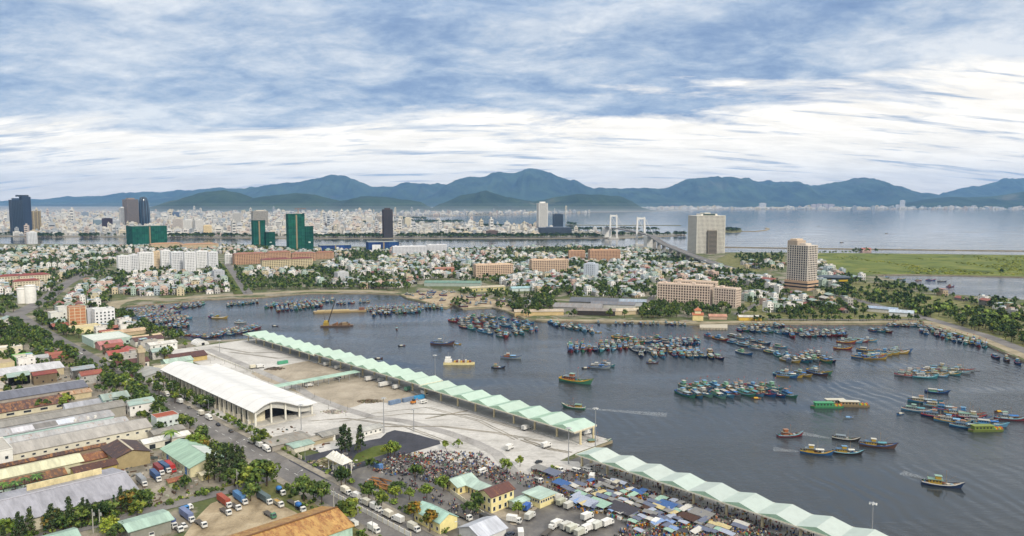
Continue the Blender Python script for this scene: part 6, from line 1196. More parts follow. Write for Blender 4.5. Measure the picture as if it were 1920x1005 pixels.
# ================================================================== VEHICLES
def truck_proto(kind, col, cabc, seed):
    t = thing(dict(artic='container_truck', van='van').get(kind, 'truck'), (0, 0, 0)); L = {'box': 6.6, 'van': 5.0, 'artic': 12.5, 'tipper': 7.4, 'mixer': 7.6, 'flat': 9}[kind]; x1 = L / 2; cl = 1.9
    m = MB(); m.box(-L / 2 + .2, x1 - .3, -.55, .55, .55, .95, hx('2a2a2a')); m.build('chassis', t)
    m = MB(); xa = x1 - cl; m.add([(xa, -1.05, .6), (x1, -1.05, .6), (x1, 1.05, .6), (xa, 1.05, .6), (xa, -1.05, 2.5), (x1 - .45, -1, 2.5), (x1 - .45, 1, 2.5), (xa, 1.05, 2.5), (x1, -1.05, 1.55), (x1, 1.05, 1.55)], [(0, 1, 8, 5, 4), (1, 2, 9, 8), (2, 3, 7, 6, 9), (3, 0, 4, 7), (4, 5, 6, 7), (8, 9, 6, 5)], cabc); cab = m.build('cab', t)
    m = MB(); m.add([(x1 - .03, -.9, 1.6), (x1 - .03, .9, 1.6), (x1 - .43, .88, 2.38), (x1 - .43, -.88, 2.38)], [(0, 1, 2, 3)], (.03, .04, .05), 'glass')
    for i in range(4): a = m.v[i]; m.v[i] = (a[0] + .05, a[1], a[2])
    m.build('windscreen', cab)
    m = MB()
    for s in (-1.06, 1.05): m.box(xa + .5, x1 - .55, s, s + .012, 1.6, 2.25, (.03, .04, .05), 'glass')
    m.build('side_glass', cab)
    m = MB(); xb = xa - .15
    if kind in ('box', 'artic'):
        h0, h1 = 1.0, 3.3 if kind == 'box' else 3.7; m.box(-x1, xb, -1.18, 1.18, h0, h1, col, 'wall_sheet' if kind == 'artic' else 'painted', tuple(min(.85, v * 1.02) for v in col))
        for k in range(int((xb + x1) / .9)): q = -x1 + .3 + k * .9; m.box(q, q + .08, -1.215, 1.215, h0 + .05, h1 - .05, tuple(v * .88 for v in col))
        m.box(-x1 - .03, -x1 - .002, -1.05, 1.05, h0 + .1, h1 - .1, tuple(v * .7 for v in col)); m.build('cargo_box' if kind == 'box' else 'container', t)
    elif kind == 'van': m.box(-x1, xb + .3, -1.02, 1.02, .6, 2.3, col); m.box(-x1 + .6, xb, -1.05, 1.05, 1.5, 2.05, (.03, .035, .04), 'glass'); m.build('body', t)
    elif kind == 'tipper':
        m.box(-x1, xb, -1.2, -1.08, 1.0, 2.4, col); m.box(-x1, xb, 1.08, 1.2, 1.0, 2.4, col); m.box(xb - .12, xb, -1.08, 1.08, 1.0, 2.6, col); m.box(-x1, -x1 + .12, -1.08, 1.08, 1, 2.3, col); m.box(-x1 + .12, xb - .12, -1.08, 1.08, 1.0, 1.9, hx('b09058'), 'plaster'); m.build('tipper_bed', t)
    elif kind == 'mixer': m.lathe([(.05, 0), (1.1, .3), (1.25, 2.2), (.6, 3.9), (.4, 4.2)], 14, col); m.v = [(-x1 + .6 + z * .98, y, 2.2 + x * .0 + (0.12 * z) + x) for x, y, z in m.v]; m.build('tank', t)
    else: m.box(-x1, xb, -1.2, 1.2, .98, 1.15, hx('4f4a44')); m.build('flat_bed', t)
    ax = [x1 - 1.0, -x1 + 1.3] + ([-x1 + 2.5] if kind in ('artic', 'tipper', 'mixer', 'flat') else [])
    key = 'wheelmesh'
    if key not in WINC: q = MB(); q.tube((0, -.14, 0), (0, .14, 0), .48, n=10, col=(.02, .02, .02), mat='rubber'); q.tube((0, -.15, 0), (0, .15, 0), .22, n=8, col=(.4, .4, .4), mat='steel'); WINC[key] = q.mesh('wheel')
    for a in ax:
        for s in (-.95, .95): link('wheel', WINC[key], t, (a, s, .48))
    return t
def car_proto(col, pick=False):
    t = thing('car', (0, 0, 0)); m = MB(); m.box(-2.1, 2.1, -.88, .88, .35, .95, col); m.build('body', t)
    m = MB(); m.add([(-1.7, -.8, .952), (1.0, -.8, .952), (1.0, .8, .952), (-1.7, .8, .952), (-1.3, -.68, 1.55), (.4, -.68, 1.55), (.4, .68, 1.55), (-1.3, .68, 1.55)], [(0, 1, 5, 4), (1, 2, 6, 5), (2, 3, 7, 6), (3, 0, 4, 7)], (.03, .03, .04), 'glass'); m.add([(-1.35, -.7, 1.552), (.45, -.7, 1.552), (.45, .7, 1.552), (-1.35, .7, 1.552)], [(0, 1, 2, 3)], col); m.build('cabin', t)
    if 'carwheel' not in WINC: q = MB(); q.tube((0, -.1, 0), (0, .1, 0), .33, n=10, col=(.02, .02, .02), mat='rubber'); WINC['carwheel'] = q.mesh('wheel')
    for a in (-1.35, 1.3):
        for s in (-.82, .82): link('wheel', WINC['carwheel'], t, (a, s, .33))
    return t
WHT, GRY = hx('d4d3ce'), hx('b9b8b0')
au, av = GA, GA + PI / 2
VEH = []
def veh(px, py, kind, col, ang, desc, grp, cabc=None, z=.2, lab=None):
    x, y = W(px, py, z); key = (kind, tuple(round(c, 3) for c in col), tuple(round(c, 3) for c in (cabc or WHT)))
    o = INST.make(key, lambda: (car_proto(col) if kind == 'car' else truck_proto(kind, col, cabc or WHT, 0)), 'truck', (x, y, z), ang + random.uniform(-.06, .06))
    if lab: tag(o, lab, 'car' if kind == 'car' else 'van' if kind == 'van' else 'truck', grp)
    else: queue(o, desc, x, y, 'car' if kind == 'car' else 'van' if kind == 'van' else 'truck', grp)
g1 = 'trucks parked along the main road'
for i, (px, py) in enumerate(((262, 715), (275, 722), (291, 732), (313, 743), (337, 756), (376, 778), (392, 787), (472, 831), (486, 838), (649, 926), (667, 935), (685, 947), (705, 957), (726, 969), (746, 979), (776, 995), (237, 700), (225, 694), (500, 846))):
    c = [WHT, hx('cfcabb'), WHT, hx('b5b2a6')][i % 4]; veh(px, py, 'box', c, au + (PI if i % 3 else 0), ['white box truck parked at the road kerb', 'cream box truck parked at the road kerb', 'white box truck parked at the road kerb', 'grey box truck parked at the road kerb'][i % 4], g1)
for px, py, c, lb in ((409, 798, (.02, .02, .03), 'black'), (433, 810, hx('4d4640'), 'dark brown'), (355, 766, hx('6d6a66'), 'grey'), (152, 664, WHT, 'white'), (215, 690, WHT, 'white'), (158, 658, (.03, .03, .03), 'black'), (205, 688, (.04, .04, .05), 'black'), (246, 706, hx('8a2f2c'), 'red')): veh(px, py, 'car', c, au, f'{lb} car parked along the main road', 'cars on the main road')
veh(701, 997, 'box', WHT, au, '', g1, lab='white box truck driving in the near lane'); veh(663, 985, 'van', WHT, au + PI, '', g1, lab='white van halted under the roadside tree')
g2 = 'trucks by the quay canopy'
for px, py, k, c, a, d in ((614, 686, 'box', WHT, av, 'white box truck backed to the mint canopy'), (635, 692, 'box', WHT, av, 'white box truck backed to the mint canopy'), (634, 711, 'box', WHT, au, 'white box truck parked on the sand lot'), (579, 725, 'box', WHT, av, 'white box truck under the walkway roof'), (698, 713, 'artic', WHT, av, 'long white articulated truck backed to canopy'), (716, 716, 'box', WHT, av, 'white box truck backed to the mint canopy'), (724, 724, 'artic', WHT, av, 'long white articulated truck backed to canopy'), (744, 729, 'box', WHT, av, 'white box truck backed to the mint canopy'), (766, 733, 'box', hx('6f9a86'), av, 'green box truck backed to the mint canopy'), (796, 741, 'box', WHT, au, 'white box truck parked beside the blue container'), (794, 756, 'van', WHT, av, 'white van standing on the concrete apron'), (955, 843, 'box', WHT, av + .3, 'white box truck standing on the concrete apron'), (987, 806, 'box', WHT, av, 'white box truck standing on the concrete apron'), (1024, 839, 'box', WHT, av, 'white box truck standing on the concrete apron'), (1099, 815, 'box', WHT, av, 'white box truck under the canopy end'), (1010, 868, 'car', (.04, .045, .05), av, 'black pickup at the apron edge'), (488, 690, 'box', WHT, av, 'white box truck far out on the apron'), (476, 691, 'box', hx('cfc9b5'), av, 'cream box truck far out on the apron')): veh(px, py, k, c, a, d, g2)
g3 = 'trucks in the fish market'
for px, py, k, c, a, d in ((1110, 899, 'box', WHT, av + .5, 'white box truck'), (1129, 908, 'van', WHT, av + .2, 'white van'), (1136, 910, 'van', WHT, av + .2, 'white van'), (1144, 912, 'van', WHT, av + .2, 'white van'), (1157, 913, 'box', hx('b9b4a4'), av + .2, 'beige box truck'), (1046, 939, 'box', GRY, av + .1, 'grey box truck'), (1054, 947, 'box', hx('a9aa98'), av + .1, 'olive box truck'), (1068, 953, 'box', GRY, av + .1, 'grey box truck'), (994, 973, 'box', hx('bcbcb4'), av + .3, 'grey box truck'), (989, 956, 'box', hx('3a5ea0'), av + .3, 'blue tarped truck'), (964, 980, 'box', WHT, au + .4, 'white box truck'), (1045, 988, 'box', WHT, av + .1, 'white box truck'), (1027, 1000, 'flat', WHT, av + .3, 'white cabbed flatbed truck'), (1101, 974, 'box', WHT, av, 'white box truck'), (1063, 992, 'box', GRY, av, 'grey box truck'), (1075, 997, 'box', hx('bfc0b2'), av, 'grey box truck'), (1103, 996, 'box', WHT, av, 'white box truck'), (1112, 989, 'box', WHT, av, 'white box truck'), (1121, 991, 'box', hx('c3c4bc'), av, 'grey box truck'), (1139, 986, 'box', WHT, av, 'white box truck'), (1089, 1004, 'box', hx('b9b9ac'), av, 'grey box truck'), (976, 1005, 'box', WHT, av + .9, 'white box truck'), (956, 1004, 'car', (.05, .06, .09), av, 'dark car'), (1231, 986, 'box', WHT, av + .1, 'white box truck'), (1081, 886, 'van', WHT, au, 'white van'), (1102, 885, 'van', WHT, au, 'white van'), (1048, 884, 'van', hx('cfc8a8'), au, 'cream van'), (920, 985, 'artic', hx('3a3a3a'), au, 'black flat truck'), (870, 972, 'flat', hx('3a3a3a'), au, 'dark flatbed truck'), (1010, 905, 'van', hx('8a8a86'), au, 'grey van'), (905, 887, 'van', WHT, av, 'white van')): veh(px, py, k, c, a, d + ' in the fish market', g3)
RC, BC, BL = hx('8a2c2c'), hx('38527c'), hx('6f7a9c')
g4 = 'container trucks in the yards'
for px, py, k, c, a, lb in ((298, 886, 'artic', hx('7a2e30'), au, 'dark red container truck in the factory yard'), (309, 882, 'artic', hx('3a5578'), au, 'blue container truck between two red ones'), (320, 881, 'artic', hx('a83230'), au, 'bright red container truck in the factory yard'), (292, 898, 'artic', BC, au, 'blue container truck before the red ones'), (266, 907, 'artic', hx('8f9296'), au, 'grey tarped truck by the conifers'), (421, 946, 'artic', hx('9a4a38'), au, 'rust red container truck on the dirt lot'), (451, 940, 'artic', hx('5580ad'), au, 'sky blue container truck on the dirt lot edge'), (351, 973, 'artic', BL, au, 'lilac blue container truck by side street'), (318, 984, 'artic', hx('4a5a8a'), au, 'indigo container truck beside mint shelter'), (377, 985, 'flat', hx('d0cdc4'), au, 'white cabbed flat truck in front of lilac container'), (333, 993, 'flat', hx('cfccc4'), au, 'white cabbed flat truck beside indigo container'), (423, 962, 'flat', hx('56708f'), au, 'blue bedded flat truck on the dirt lot'), (441, 953, 'flat', hx('cfccc4'), au, 'white cabbed flat truck between two containers'), (345, 988, 'car', WHT, au, 'small white car beside lilac container truck'), (276, 1000, 'artic', hx('9c2522'), au, 'red container truck under the mint shelter'), (258, 1000, 'flat', hx('cfccc4'), au, 'white truck half under the mint shelter'), (496, 940, 'artic', hx('5f6f72'), au, 'grey container truck beside the big roadside tree'), (522, 948, 'tipper', hx('8d8a7c'), au, 'grey tipper truck loaded with sand'), (506, 968, 'flat', hx('4f7a62'), au, 'green cabbed truck on the dirt lot'), (526, 926, 'mixer', hx('3f78b5'), au, 'blue tank truck behind the sand tipper'), (563, 957, 'mixer', hx('3468a8'), au, 'blue tank truck next to rusty warehouse'), (550, 946, 'flat', hx('8f9a98'), au, 'grey cabbed truck at the verge'), (351, 957, 'van', hx('3f78b0'), av, 'small blue van at the side street kerb'), (440, 928, 'flat', hx('b59a2e'), au, 'yellow topped machine truck on the side street')):
    veh(px, py, k, c, a, '', g4, lab=lb, cabc=(hx('4f7a62') if 'green cab' in lb else c if 'bright red' in lb else WHT), z=.17)
for px, py, c, a, lb in ((740, 757, hx('6b7f99'), av, 'grey blue shipping container farther left on the apron'), (765, 752, hx('6f8096'), av, 'grey blue shipping container beside the digger'), (785, 748, hx('3d8fc0'), av, 'bright blue stacked shipping container on the apron'), (530, 682, hx('4f9a78'), av, 'green shipping container at the sand lot edge'), (706, 876, hx('5a7fb0'), au, 'pale blue container behind the market trees')):
    x, y = W(px, py, .2); t = thing('shipping_container', (x, y, .2), a, lb, 'container', 'shipping containers'); m = MB(); m.box(-4.5, 4.5, -1.22, 1.22, 0, 2.6, c, 'wall_sheet'); m.build('body', t); m = MB()
    for s in (-.62, .62): m.box(4.5, 4.56, s - .55, s + .55, .1, 2.5, tuple(v * .85 for v in c), 'painted')
    m.build('door', t)
x, y = W(775, 757, .2); t = thing('digger', (x, y, .2), av, 'orange wheeled digger among the shipping containers', 'digger'); m = MB(); m.box(-1.8, 1.6, -1.1, 1.1, .7, 2, hx('b5712c')); m.build('body', t); m = MB(); m.box(-.4, 1.2, -.9, .9, 2.002, 3.2, (.03, .04, .05), 'glass'); m.build('cab', t); m = MB(); m.tube((1.4, 0, 1.6), (3.4, 0, 3.2), .2, col=hx('b5712c')); m.tube((3.4, 0, 3.2), (4.4, 0, .9), .16, col=hx('b5712c')); m.build('arm', t)
for a in (-1.2, 1.2):
    for s in (-1, 1): link('wheel', WINC['wheelmesh'], t, (a, s, .5))
# ================================================================== MARKET: stalls, people, motorbikes
AW = dict(blue=hx('43608f'), slate=hx('656b7c'), pale=hx('9aa1b0'), grey=hx('807f7d'), white=hx('b9b7b0'), mint=hx('8fab9b'), brown=hx('4c3b35'), charcoal=hx('45444a'), orange=hx('b0643a'), sky=hx('7a90b5'), cream=hx('b5a880'))
def stall_proto(c, shp):
    t = thing('market_stall', (0, 0, 0)); l, w = ((4.6, 2.9), (3.7, 3.4), (7, 2.7))[shp]; m = MB(); nx, ny = 5, 4; vs = []
    for i in range(nx):
        for j in range(ny):
            u, v = i / (nx - 1), j / (ny - 1); z = 2.75 + .35 * (1 - abs(2 * v - 1)) * (shp != 2) + (v * .5 if shp == 2 else 0) - .14 * math.sin(PI * u) * math.sin(PI * v) + .06 * ((i * 7 + j * 3) % 3); vs.append(((u - .5) * l, (v - .5) * w, z))
    m.add(vs, [(i * ny + j, (i + 1) * ny + j, (i + 1) * ny + j + 1, i * ny + j + 1) for i in range(nx - 1) for j in range(ny - 1)], AW[c], 'fabric'); m.build('awning', t)
    for a in (-.47, .47):
        for b in (-.46, .46): p = MB(); p.tube((a * l, b * w, 0), (a * l, b * w, 2.8), .05, n=5, col=(.3, .3, .3), mat='steel'); p.build('post', t)
    m = MB(); m.box(-.4 * l, .4 * l, -.42 * w, -.12 * w, 0, .8, hx('8a7a60'), 'plaster'); m.build('counter', t)
    rd = random.Random(sum(map(ord, c)) + shp); m = MB()
    for k in range(14): q, r = rd.uniform(-.46, .46) * l, rd.uniform(-.56, .56) * w; s = rd.uniform(.25, .5); m.box(q - s, q + s, r - s, r + s, .0 if abs(r) > .42 * w or r > -.1 * w else .802, .5 + rd.uniform(.3, .7), rd.choice([hx('c9892c'), hx('2f62b8'), hx('b33a34'), hx('cfcfca'), hx('5a8f6a'), hx('8a8a86'), hx('c9bb8a')]), 'fabric')
    m.build('goods', t); return t
MARKET = [(1088, 893), (1120, 888), (1330, 952), (1440, 985), (1470, 1012), (1165, 1012), (1178, 980), (1085, 955), (1060, 925)]
UVM = []
for i in range(38):
    for j in range(10):
        u, v = -254 + i * 4.3 + random.uniform(-1, 1), 246 + j * 4.0 + random.uniform(-.8, .8)
        x, y = UV(u, v); px, py = PX(x, y, 0)
        if inpoly(px, py, MARKET) and random.random() < .56 * (.55 + .9 * (fbm(np.array([u / 14.]), np.array([v / 14.]), 3, 2)[0] > .36)): UVM.append((u, v))
NEARC = [('the yellow gatehouse', *UV(-230.5, 240.5)), ('the canopy post row', *UV(-180, 290))]
STALLPOS = []
for k, (u, v) in enumerate(UVM):
    c = random.choice(['blue', 'slate', 'pale', 'grey', 'white', 'mint', 'slate', 'grey', 'charcoal', 'brown', 'sky', 'pale', 'slate', 'grey', 'mint', 'slate', 'cream', 'slate', 'white', 'charcoal']); shp = random.choice([0, 0, 1, 2]); x, y = UV(u, v)
    o = INST.make(('stall', c, shp), lambda: stall_proto(c, shp), 'market_stall', (x, y, .15), GA + random.choice([0, 0, PI / 2]) + random.uniform(-.12, .12)); STALLPOS.append((x, y))
    queue(o, f'stall with {dict(pale="pale lilac", sky="sky blue", slate="slate blue").get(c, c)} {["ridged", "square", "sloping"][shp]} tarpaulin', x, y, 'market stall', 'stalls of the fish market')
for px, py, c, s, lb in ((1095, 951, 'pale', 2.2, 'largest pale lilac market roof behind the parked trucks'), (1165, 965, 'charcoal', 2.6, 'wide charcoal net roof beside parked trucks'), (1122, 955, 'mint', 2.0, 'large faded green market roof next to lilac roof'), (1053, 917, 'blue', 1.6, 'long blue tarpaulin walkway by gatehouse'), (1035, 896, 'slate', 1.8, 'long slate tarpaulin row at yard entrance'), (1012, 888, 'grey', 1.5, 'grey tarpaulin row nearest the apron'), (1250, 958, 'blue', 1.6, 'brightest blue tarpaulin in the stall square'), (1290, 982, 'brown', 1.6, 'brown sheet roof in the middle stall block'), (1315, 975, 'grey', 1.9, 'grey sheet roof of the middle stall block')):
    x, y = W(px, py, 0); o = INST.make(('stall', c, 2), lambda: stall_proto(c, 2), 'market_stall', (x, y, .15), GA, (s * .8, s * 1.25, 1.05)); tag(o, lb, 'market stall', 'stalls of the fish market'); STALLPOS.append((x, y))
def person_mesh(pose, shirt, trousers, hair, hat):
    me = bpy.data.meshes.new('tmp'); o = bpy.data.objects.new('tmp', me); COL.objects.link(o)
    st = .16 if pose == 1 else .04
    if pose == 2: J = [(0, 0, .75), (.05, 0, 1.05), (.1, 0, 1.28), (.12, 0, 1.42), (.15, 0, 1.54), (.17, 0, 1.66), (.02, .2, 1.28), (.2, .24, 1.02), (.42, .2, .98), (.02, -.2, 1.28), (.2, -.24, 1.02), (.42, -.2, .98), (.1, .13, .72), (.42, .18, .66), (.3, .18, .22), (.42, .18, .16), (.1, -.13, .72), (.42, -.18, .66), (.3, -.18, .22), (.42, -.18, .16)]
    else: J = [(0, 0, .92), (0, 0, 1.14), (0, 0, 1.36), (0, 0, 1.46), (.02, 0, 1.56), (.03, 0, 1.68), (0, .19, 1.37), (-.03, .25, 1.1), (.12 + st, .24, .9), (0, -.19, 1.37), (.02, -.25, 1.1), (.06 - st, -.24, .86), (0, .1, .88), (.02 + st, .11, .48), (st, .11, .07), (st + .13, .12, .04), (0, -.1, .88), (.02 - st * .5, -.11, .48), (-st, -.11, .07), (-st + .13, -.12, .04)]
    E_ = [(0, 1), (1, 2), (2, 3), (3, 4), (4, 5), (2, 6), (6, 7), (7, 8), (2, 9), (9, 10), (10, 11), (0, 12), (12, 13), (13, 14), (14, 15), (0, 16), (16, 17), (17, 18), (18, 19)]
    rad = [.15, .14, .17, .06, .09, .09, .075, .055, .04, .075, .055, .04, .1, .075, .05, .045, .1, .075, .05, .045]
    me.from_pydata(J, E_, []); o.modifiers.new('s', 'SKIN')
    for v, r in zip(me.skin_vertices[0].data, rad): v.radius = (r, r)
    me.skin_vertices[0].data[0].use_root = True
    dg = bpy.context.evaluated_depsgraph_get(); ev = o.evaluated_get(dg); em = ev.to_mesh(); vs = [tuple(v.co) for v in em.vertices]; fs = [tuple(p.vertices) for p in em.polygons]; ev.to_mesh_clear()
    bpy.data.objects.remove(o); bpy.data.meshes.remove(me); m = MB(); skin = hx('9a6f55')
    for f in fs:
        c = np.mean([vs[i] for i in f], axis=0); z = c[2]; ay = abs(c[1])
        col = (skin if z < 1.62 else hair) if z > 1.46 else (shirt if (z > .9 and not (z < 1.06 and ay > .2)) else (skin if ay > .19 and z > .8 else trousers))
        m.f.append(f); m.c.append(col); m.m.append('fabric'); m.sm.append(True)
    m.v = vs; return m, ((J[5][0], 0, J[5][2]) if hat else None)
PCOL = dict(red=hx('8f3f42'), blue=hx('46597f'), white=hx('b5b4b0'), black=hx('26262a'), pink=hx('b08a90'), yellow=hx('ab9450'), grey=hx('727274'), purple=hx('5f4f6c'))
def person_proto(pose, c, hat):
    m, hp = person_mesh(pose, PCOL[c], random.choice([hx('23252e'), hx('3a3530'), hx('1c2a44')]), hx('1a1614'), hat); t = m.build('person'); 
    if hat: k = MB(); k.lathe([(.3, -.02), (.02, .2)], 12, hx('c7b98f'), 'fabric'); k.build('conical_hat', t, (hp[0], hp[1], hp[2] + .05))
    return t
def bike_mesh(c):
    m = MB()
    for x in (-.6, .6):
        n = 10; ring = [(x + math.cos(2 * PI * i / n) * .29, math.sin(2 * PI * i / n) * .29 + .29) for i in range(n)]
        m.add([(a, s, b) for s in (-.05, .05) for a, b in ring], [tuple(range(n))[::-1], tuple(range(n, 2 * n))] + [(i, (i + 1) % n, n + (i + 1) % n, n + i) for i in range(n)], (.02, .02, .02), 'rubber')
    m.box(-.7, .1, -.13, .13, .45, .68, c); m.box(-.65, .1, -.12, .12, .681, .78, (.03, .03, .03)); m.box(.1, .5, -.1, .1, .35, .5, c); m.tube((.6, 0, .3), (.42, 0, 1.0), .06, n=6, col=c); m.box(.36, .46, -.33, .33, .98, 1.04, (.05, .05, .05)); m.box(.42, .55, -.1, .1, .78, .96, c); return m
def bike_proto(c):
    t = thing('motorbike', (0, 0, 0)); m = MB()
    bike_mesh(PCOL[c]).build('frame', t); return t
SCOOT = [(700, 868), (745, 852), (830, 846), (905, 850), (930, 872), (962, 893), (935, 915), (905, 893), (862, 905), (835, 915), (800, 905), (770, 893), (735, 892), (700, 884)]
CROWD2 = [(955, 888), (1000, 880), (1085, 884), (1110, 893), (1300, 945), (1440, 985), (1440, 1010), (1150, 1010), (1180, 975), (1080, 950), (1040, 930), (985, 915), (960, 905)]
LANE = [(740, 895), (800, 905), (850, 938), (900, 965), (870, 975), (820, 950), (760, 915)]
OFFICE_UV = [(-276, -232, 214, 236), (-257, -224, 214, 247)]
def pts_in(poly, n):
    out = []; x0, x1 = min(p[0] for p in poly), max(p[0] for p in poly); y0, y1 = min(p[1] for p in poly), max(p[1] for p in poly); g = 0
    while len(out) < n and g < n * 60:
        g += 1; px, py = random.uniform(x0, x1), random.uniform(y0, y1)
        if not inpoly(px, py, poly): continue
        x, y = W(px, py, .15); u, v = toUV(x, y)
        if any(a < u < b and c < v < d for a, b, c, d in OFFICE_UV) or v > 304: continue
        out.append((x, y))
    return out
PEOPLE = [(p, 'market') for p in pts_in(CROWD2, 620)] + [(p, 'lot') for p in pts_in(SCOOT, 240)] + [(p, 'lane') for p in pts_in(LANE, 40)] + [(UV(random.uniform(-244, -118), random.uniform(285, 300)), 'canopy') for _ in range(160)]
PEOPLE = [p for p in PEOPLE if inframe(*p[0])]
PEOPLE.sort(key=lambda p: -rank(*p[0])); ptm, pix, pxf = [], {}, []
WHERE = dict(market='among the fish market stalls', lot='among bikes on the scooter lot', lane='in the lane by the yellow hall', canopy='beneath the pale market canopy')
for i, ((x, y), wh) in enumerate(PEOPLE):
    c = random.choice(['red', 'blue', 'white', 'black', 'pink', 'yellow', 'grey', 'purple', 'blue', 'white', 'black']); pose = random.randrange(2); hat = random.random() < .3; key = ('person', pose, c, hat); z = .15 if wh != 'canopy' else .56
    if i < 300:
        o = INST.make(key, lambda: person_proto(pose, c, hat), 'person', (x, y, z), random.uniform(0, 6.28)); nm = f'person in a {c} top' + (' and conical hat' if hat else '')
        tag(o, f'{nm} {WHERE[wh]}', 'person', f'people in {c} tops {"with hats " if hat else ""}{WHERE[wh]}')
    else:
        if key not in INST.proto: key = next(k for k in INST.proto if k[0] == 'person' and k[2] == c)
        if key not in pix: pix[key] = len(ptm); ptm.append(read_arr(INST.proto[key].data))
        pxf.append((pix[key], x, y, z, random.uniform(0, 6.28), 1, 1))
if pxf: tag(link('crowd', mesh_of('crowd', merge(ptm, pxf))), 'dense crowd of shoppers filling the market and scooter lot', 'crowd', None, 'stuff')
BIKES = [(p, 'scooter lot') for p in pts_in(SCOOT, 560)] + [(p, 'market') for p in pts_in(CROWD2, 190)] + [(p, 'lane') for p in pts_in(LANE, 60)]
BIKES.sort(key=lambda p: -rank(*p[0])); bt, bi, bx_ = [], {}, []
for i, ((x, y), wh) in enumerate(BIKES):
    c = random.choice(['red', 'blue', 'white', 'black', 'black', 'grey', 'grey'])
    if i < 240:
        key = ('bike', c)
        if key not in INST.proto: o = bike_mesh(PCOL[c]).build('motorbike', None, (x, y, .15), GA + random.uniform(-.5, .5)); INST.proto[key] = o
        else: o = copy_tree(INST.proto[key]); o.location = (x, y, .15); o.rotation_euler = (0, 0, GA + random.choice([0, PI / 2]) + random.uniform(-.5, .5))
        tag(o, f'{c} motorbike parked in the crowded {wh} ground', 'motorbike', f'{c} motorbikes in the {wh}')
    else:
        if c not in bi: bi[c] = len(bt); bt.append(bike_mesh(PCOL[c]).arr())
        bx_.append((bi[c], x, y, .15, GA + random.choice([0, PI / 2]) + random.uniform(-.5, .5), 1, 1))
if bx_: tag(link('parked_motorbike_mass', mesh_of('parked_motorbike_mass', merge(bt, bx_))), 'mass of parked motorbikes covering the scooter lot', 'motorbikes', None, 'stuff')
# baskets, bags and crates strewn over the ground
m = MB(); CR = [hx('a98442'), hx('46639a'), hx('8f4a44'), hx('b5b5b0'), hx('5f7a66'), hx('77756f'), hx('b0a480'), hx('a06440'), hx('b8b5ae'), hx('a08a88'), hx('4a4844'), hx('5f5a52')]
for x, y in pts_in(CROWD2, 700) + pts_in(SCOOT, 500) + [UV(random.uniform(-244, -118), random.uniform(285, 302)) for _ in range(300)]:
    s = random.uniform(.25, .6); m.obox(x, y, s * 2, s * 1.4, .12, .2 + random.uniform(.3, .8), random.uniform(0, 3), random.choice(CR), 'fabric')
tag(m.build('market_litter'), 'scattered baskets crates and bags on market ground', 'litter', None, 'stuff')
# stacked timber, rubble heaps
x, y = W(720, 912, 0)
for k in range(16):
    q = UV(toUV(x, y)[0] + random.uniform(-9, 9), toUV(x, y)[1] + random.uniform(-4, 4)); m = MB(); m.box(-4, 4, -.35, .35, 0, .35, jit(hx('8a6238'), .25), 'plaster'); o = m.build('timber_baulk', None, (q[0], q[1], .15 + .35 * (k % 3)), GA + random.uniform(-.4, .4)); tag(o, 'brown timber baulk in the pile beside white wall', 'timber', 'timber baulks in the pile')
for px, py, lb, c in ((693, 753, 'low brown rubble heap on the sand lot', '6d6350'), (625, 773, 'pale debris heap on the concrete beside the road', '9a958c'), (515, 692, 'dark rubble heap beside sand lot track', '5c5348'), (610, 868, 'broken concrete heap in the round traffic island', '8d8468')):
    x, y = W(px, py, .1); m = MB(); r_ = random.Random(px)
    for k in range(90): a, d = r_.uniform(0, 6.28), r_.uniform(0, 1) ** .7 * 5; s = r_.uniform(.55, 1.2) * (1.2 - d / 8); m.obox(math.cos(a) * d * 1.8, math.sin(a) * d, s * 2, s, -.2, s * (1.4 - d / 7), r_.uniform(0, 3), jit(hx(c), .3, r_), 'plaster')
    tag(m.build('rubble_heap', None, (x, y, .1)), lb, 'rubble heap')
# lamp posts, light masts, poles
def lamp_proto(h, arms):
    t = thing('street_lamp', (0, 0, 0)); m = MB(); m.tube((0, 0, -.2), (0, 0, h), .14, .08, 8, hx('b5b4ae'), 'steel'); m.build('pole', t)
    for s in ((1,) if arms == 1 else (1, -1)):
        m = MB(); m.tube((0, 0, h - .1), (s * 1.9, 0, h + .5), .06, n=6, col=hx('b5b4ae'), mat='steel'); m.box(min(s * 1.7, s * 2.6), max(s * 1.7, s * 2.6), -.2, .2, h + .42, h + .6, hx('c9c9c4')); m.build('lamp_arm', t)
    return t
def mast_proto(h):
    t = thing('light_mast', (0, 0, 0)); m = MB(); m.tube((0, 0, -.2), (0, 0, h), .3, .16, 10, hx('a9aaa6'), 'steel'); m.build('pole', t); m = MB(); m.lathe([(.2, h - .6), (1.2, h - .5), (1.2, h - .3), (.2, h)], 12, hx('9c9d9a'), 'steel'); m.build('ring', t)
    for k in range(6): a = k * PI / 3; q = MB(); q.obox(math.cos(a) * 1.3, math.sin(a) * 1.3, .7, .5, h - .75, h - .35, a, hx('c9c9c4')); q.build('floodlight', t)
    return t
for i in range(18):
    u = -640 + i * 32
    for v, s in ((186.8, 0),) if i % 2 else ((165.8, PI),):
        x, y = UV(u, v); o = INST.make(('lamp', 9, 1), lambda: lamp_proto(9.5, 1), 'street_lamp', (x, y, .3), GA - PI / 2 + s); queue(o, 'pale grey single arm street lamp', x, y, 'street lamp', 'street lamps along the main road')
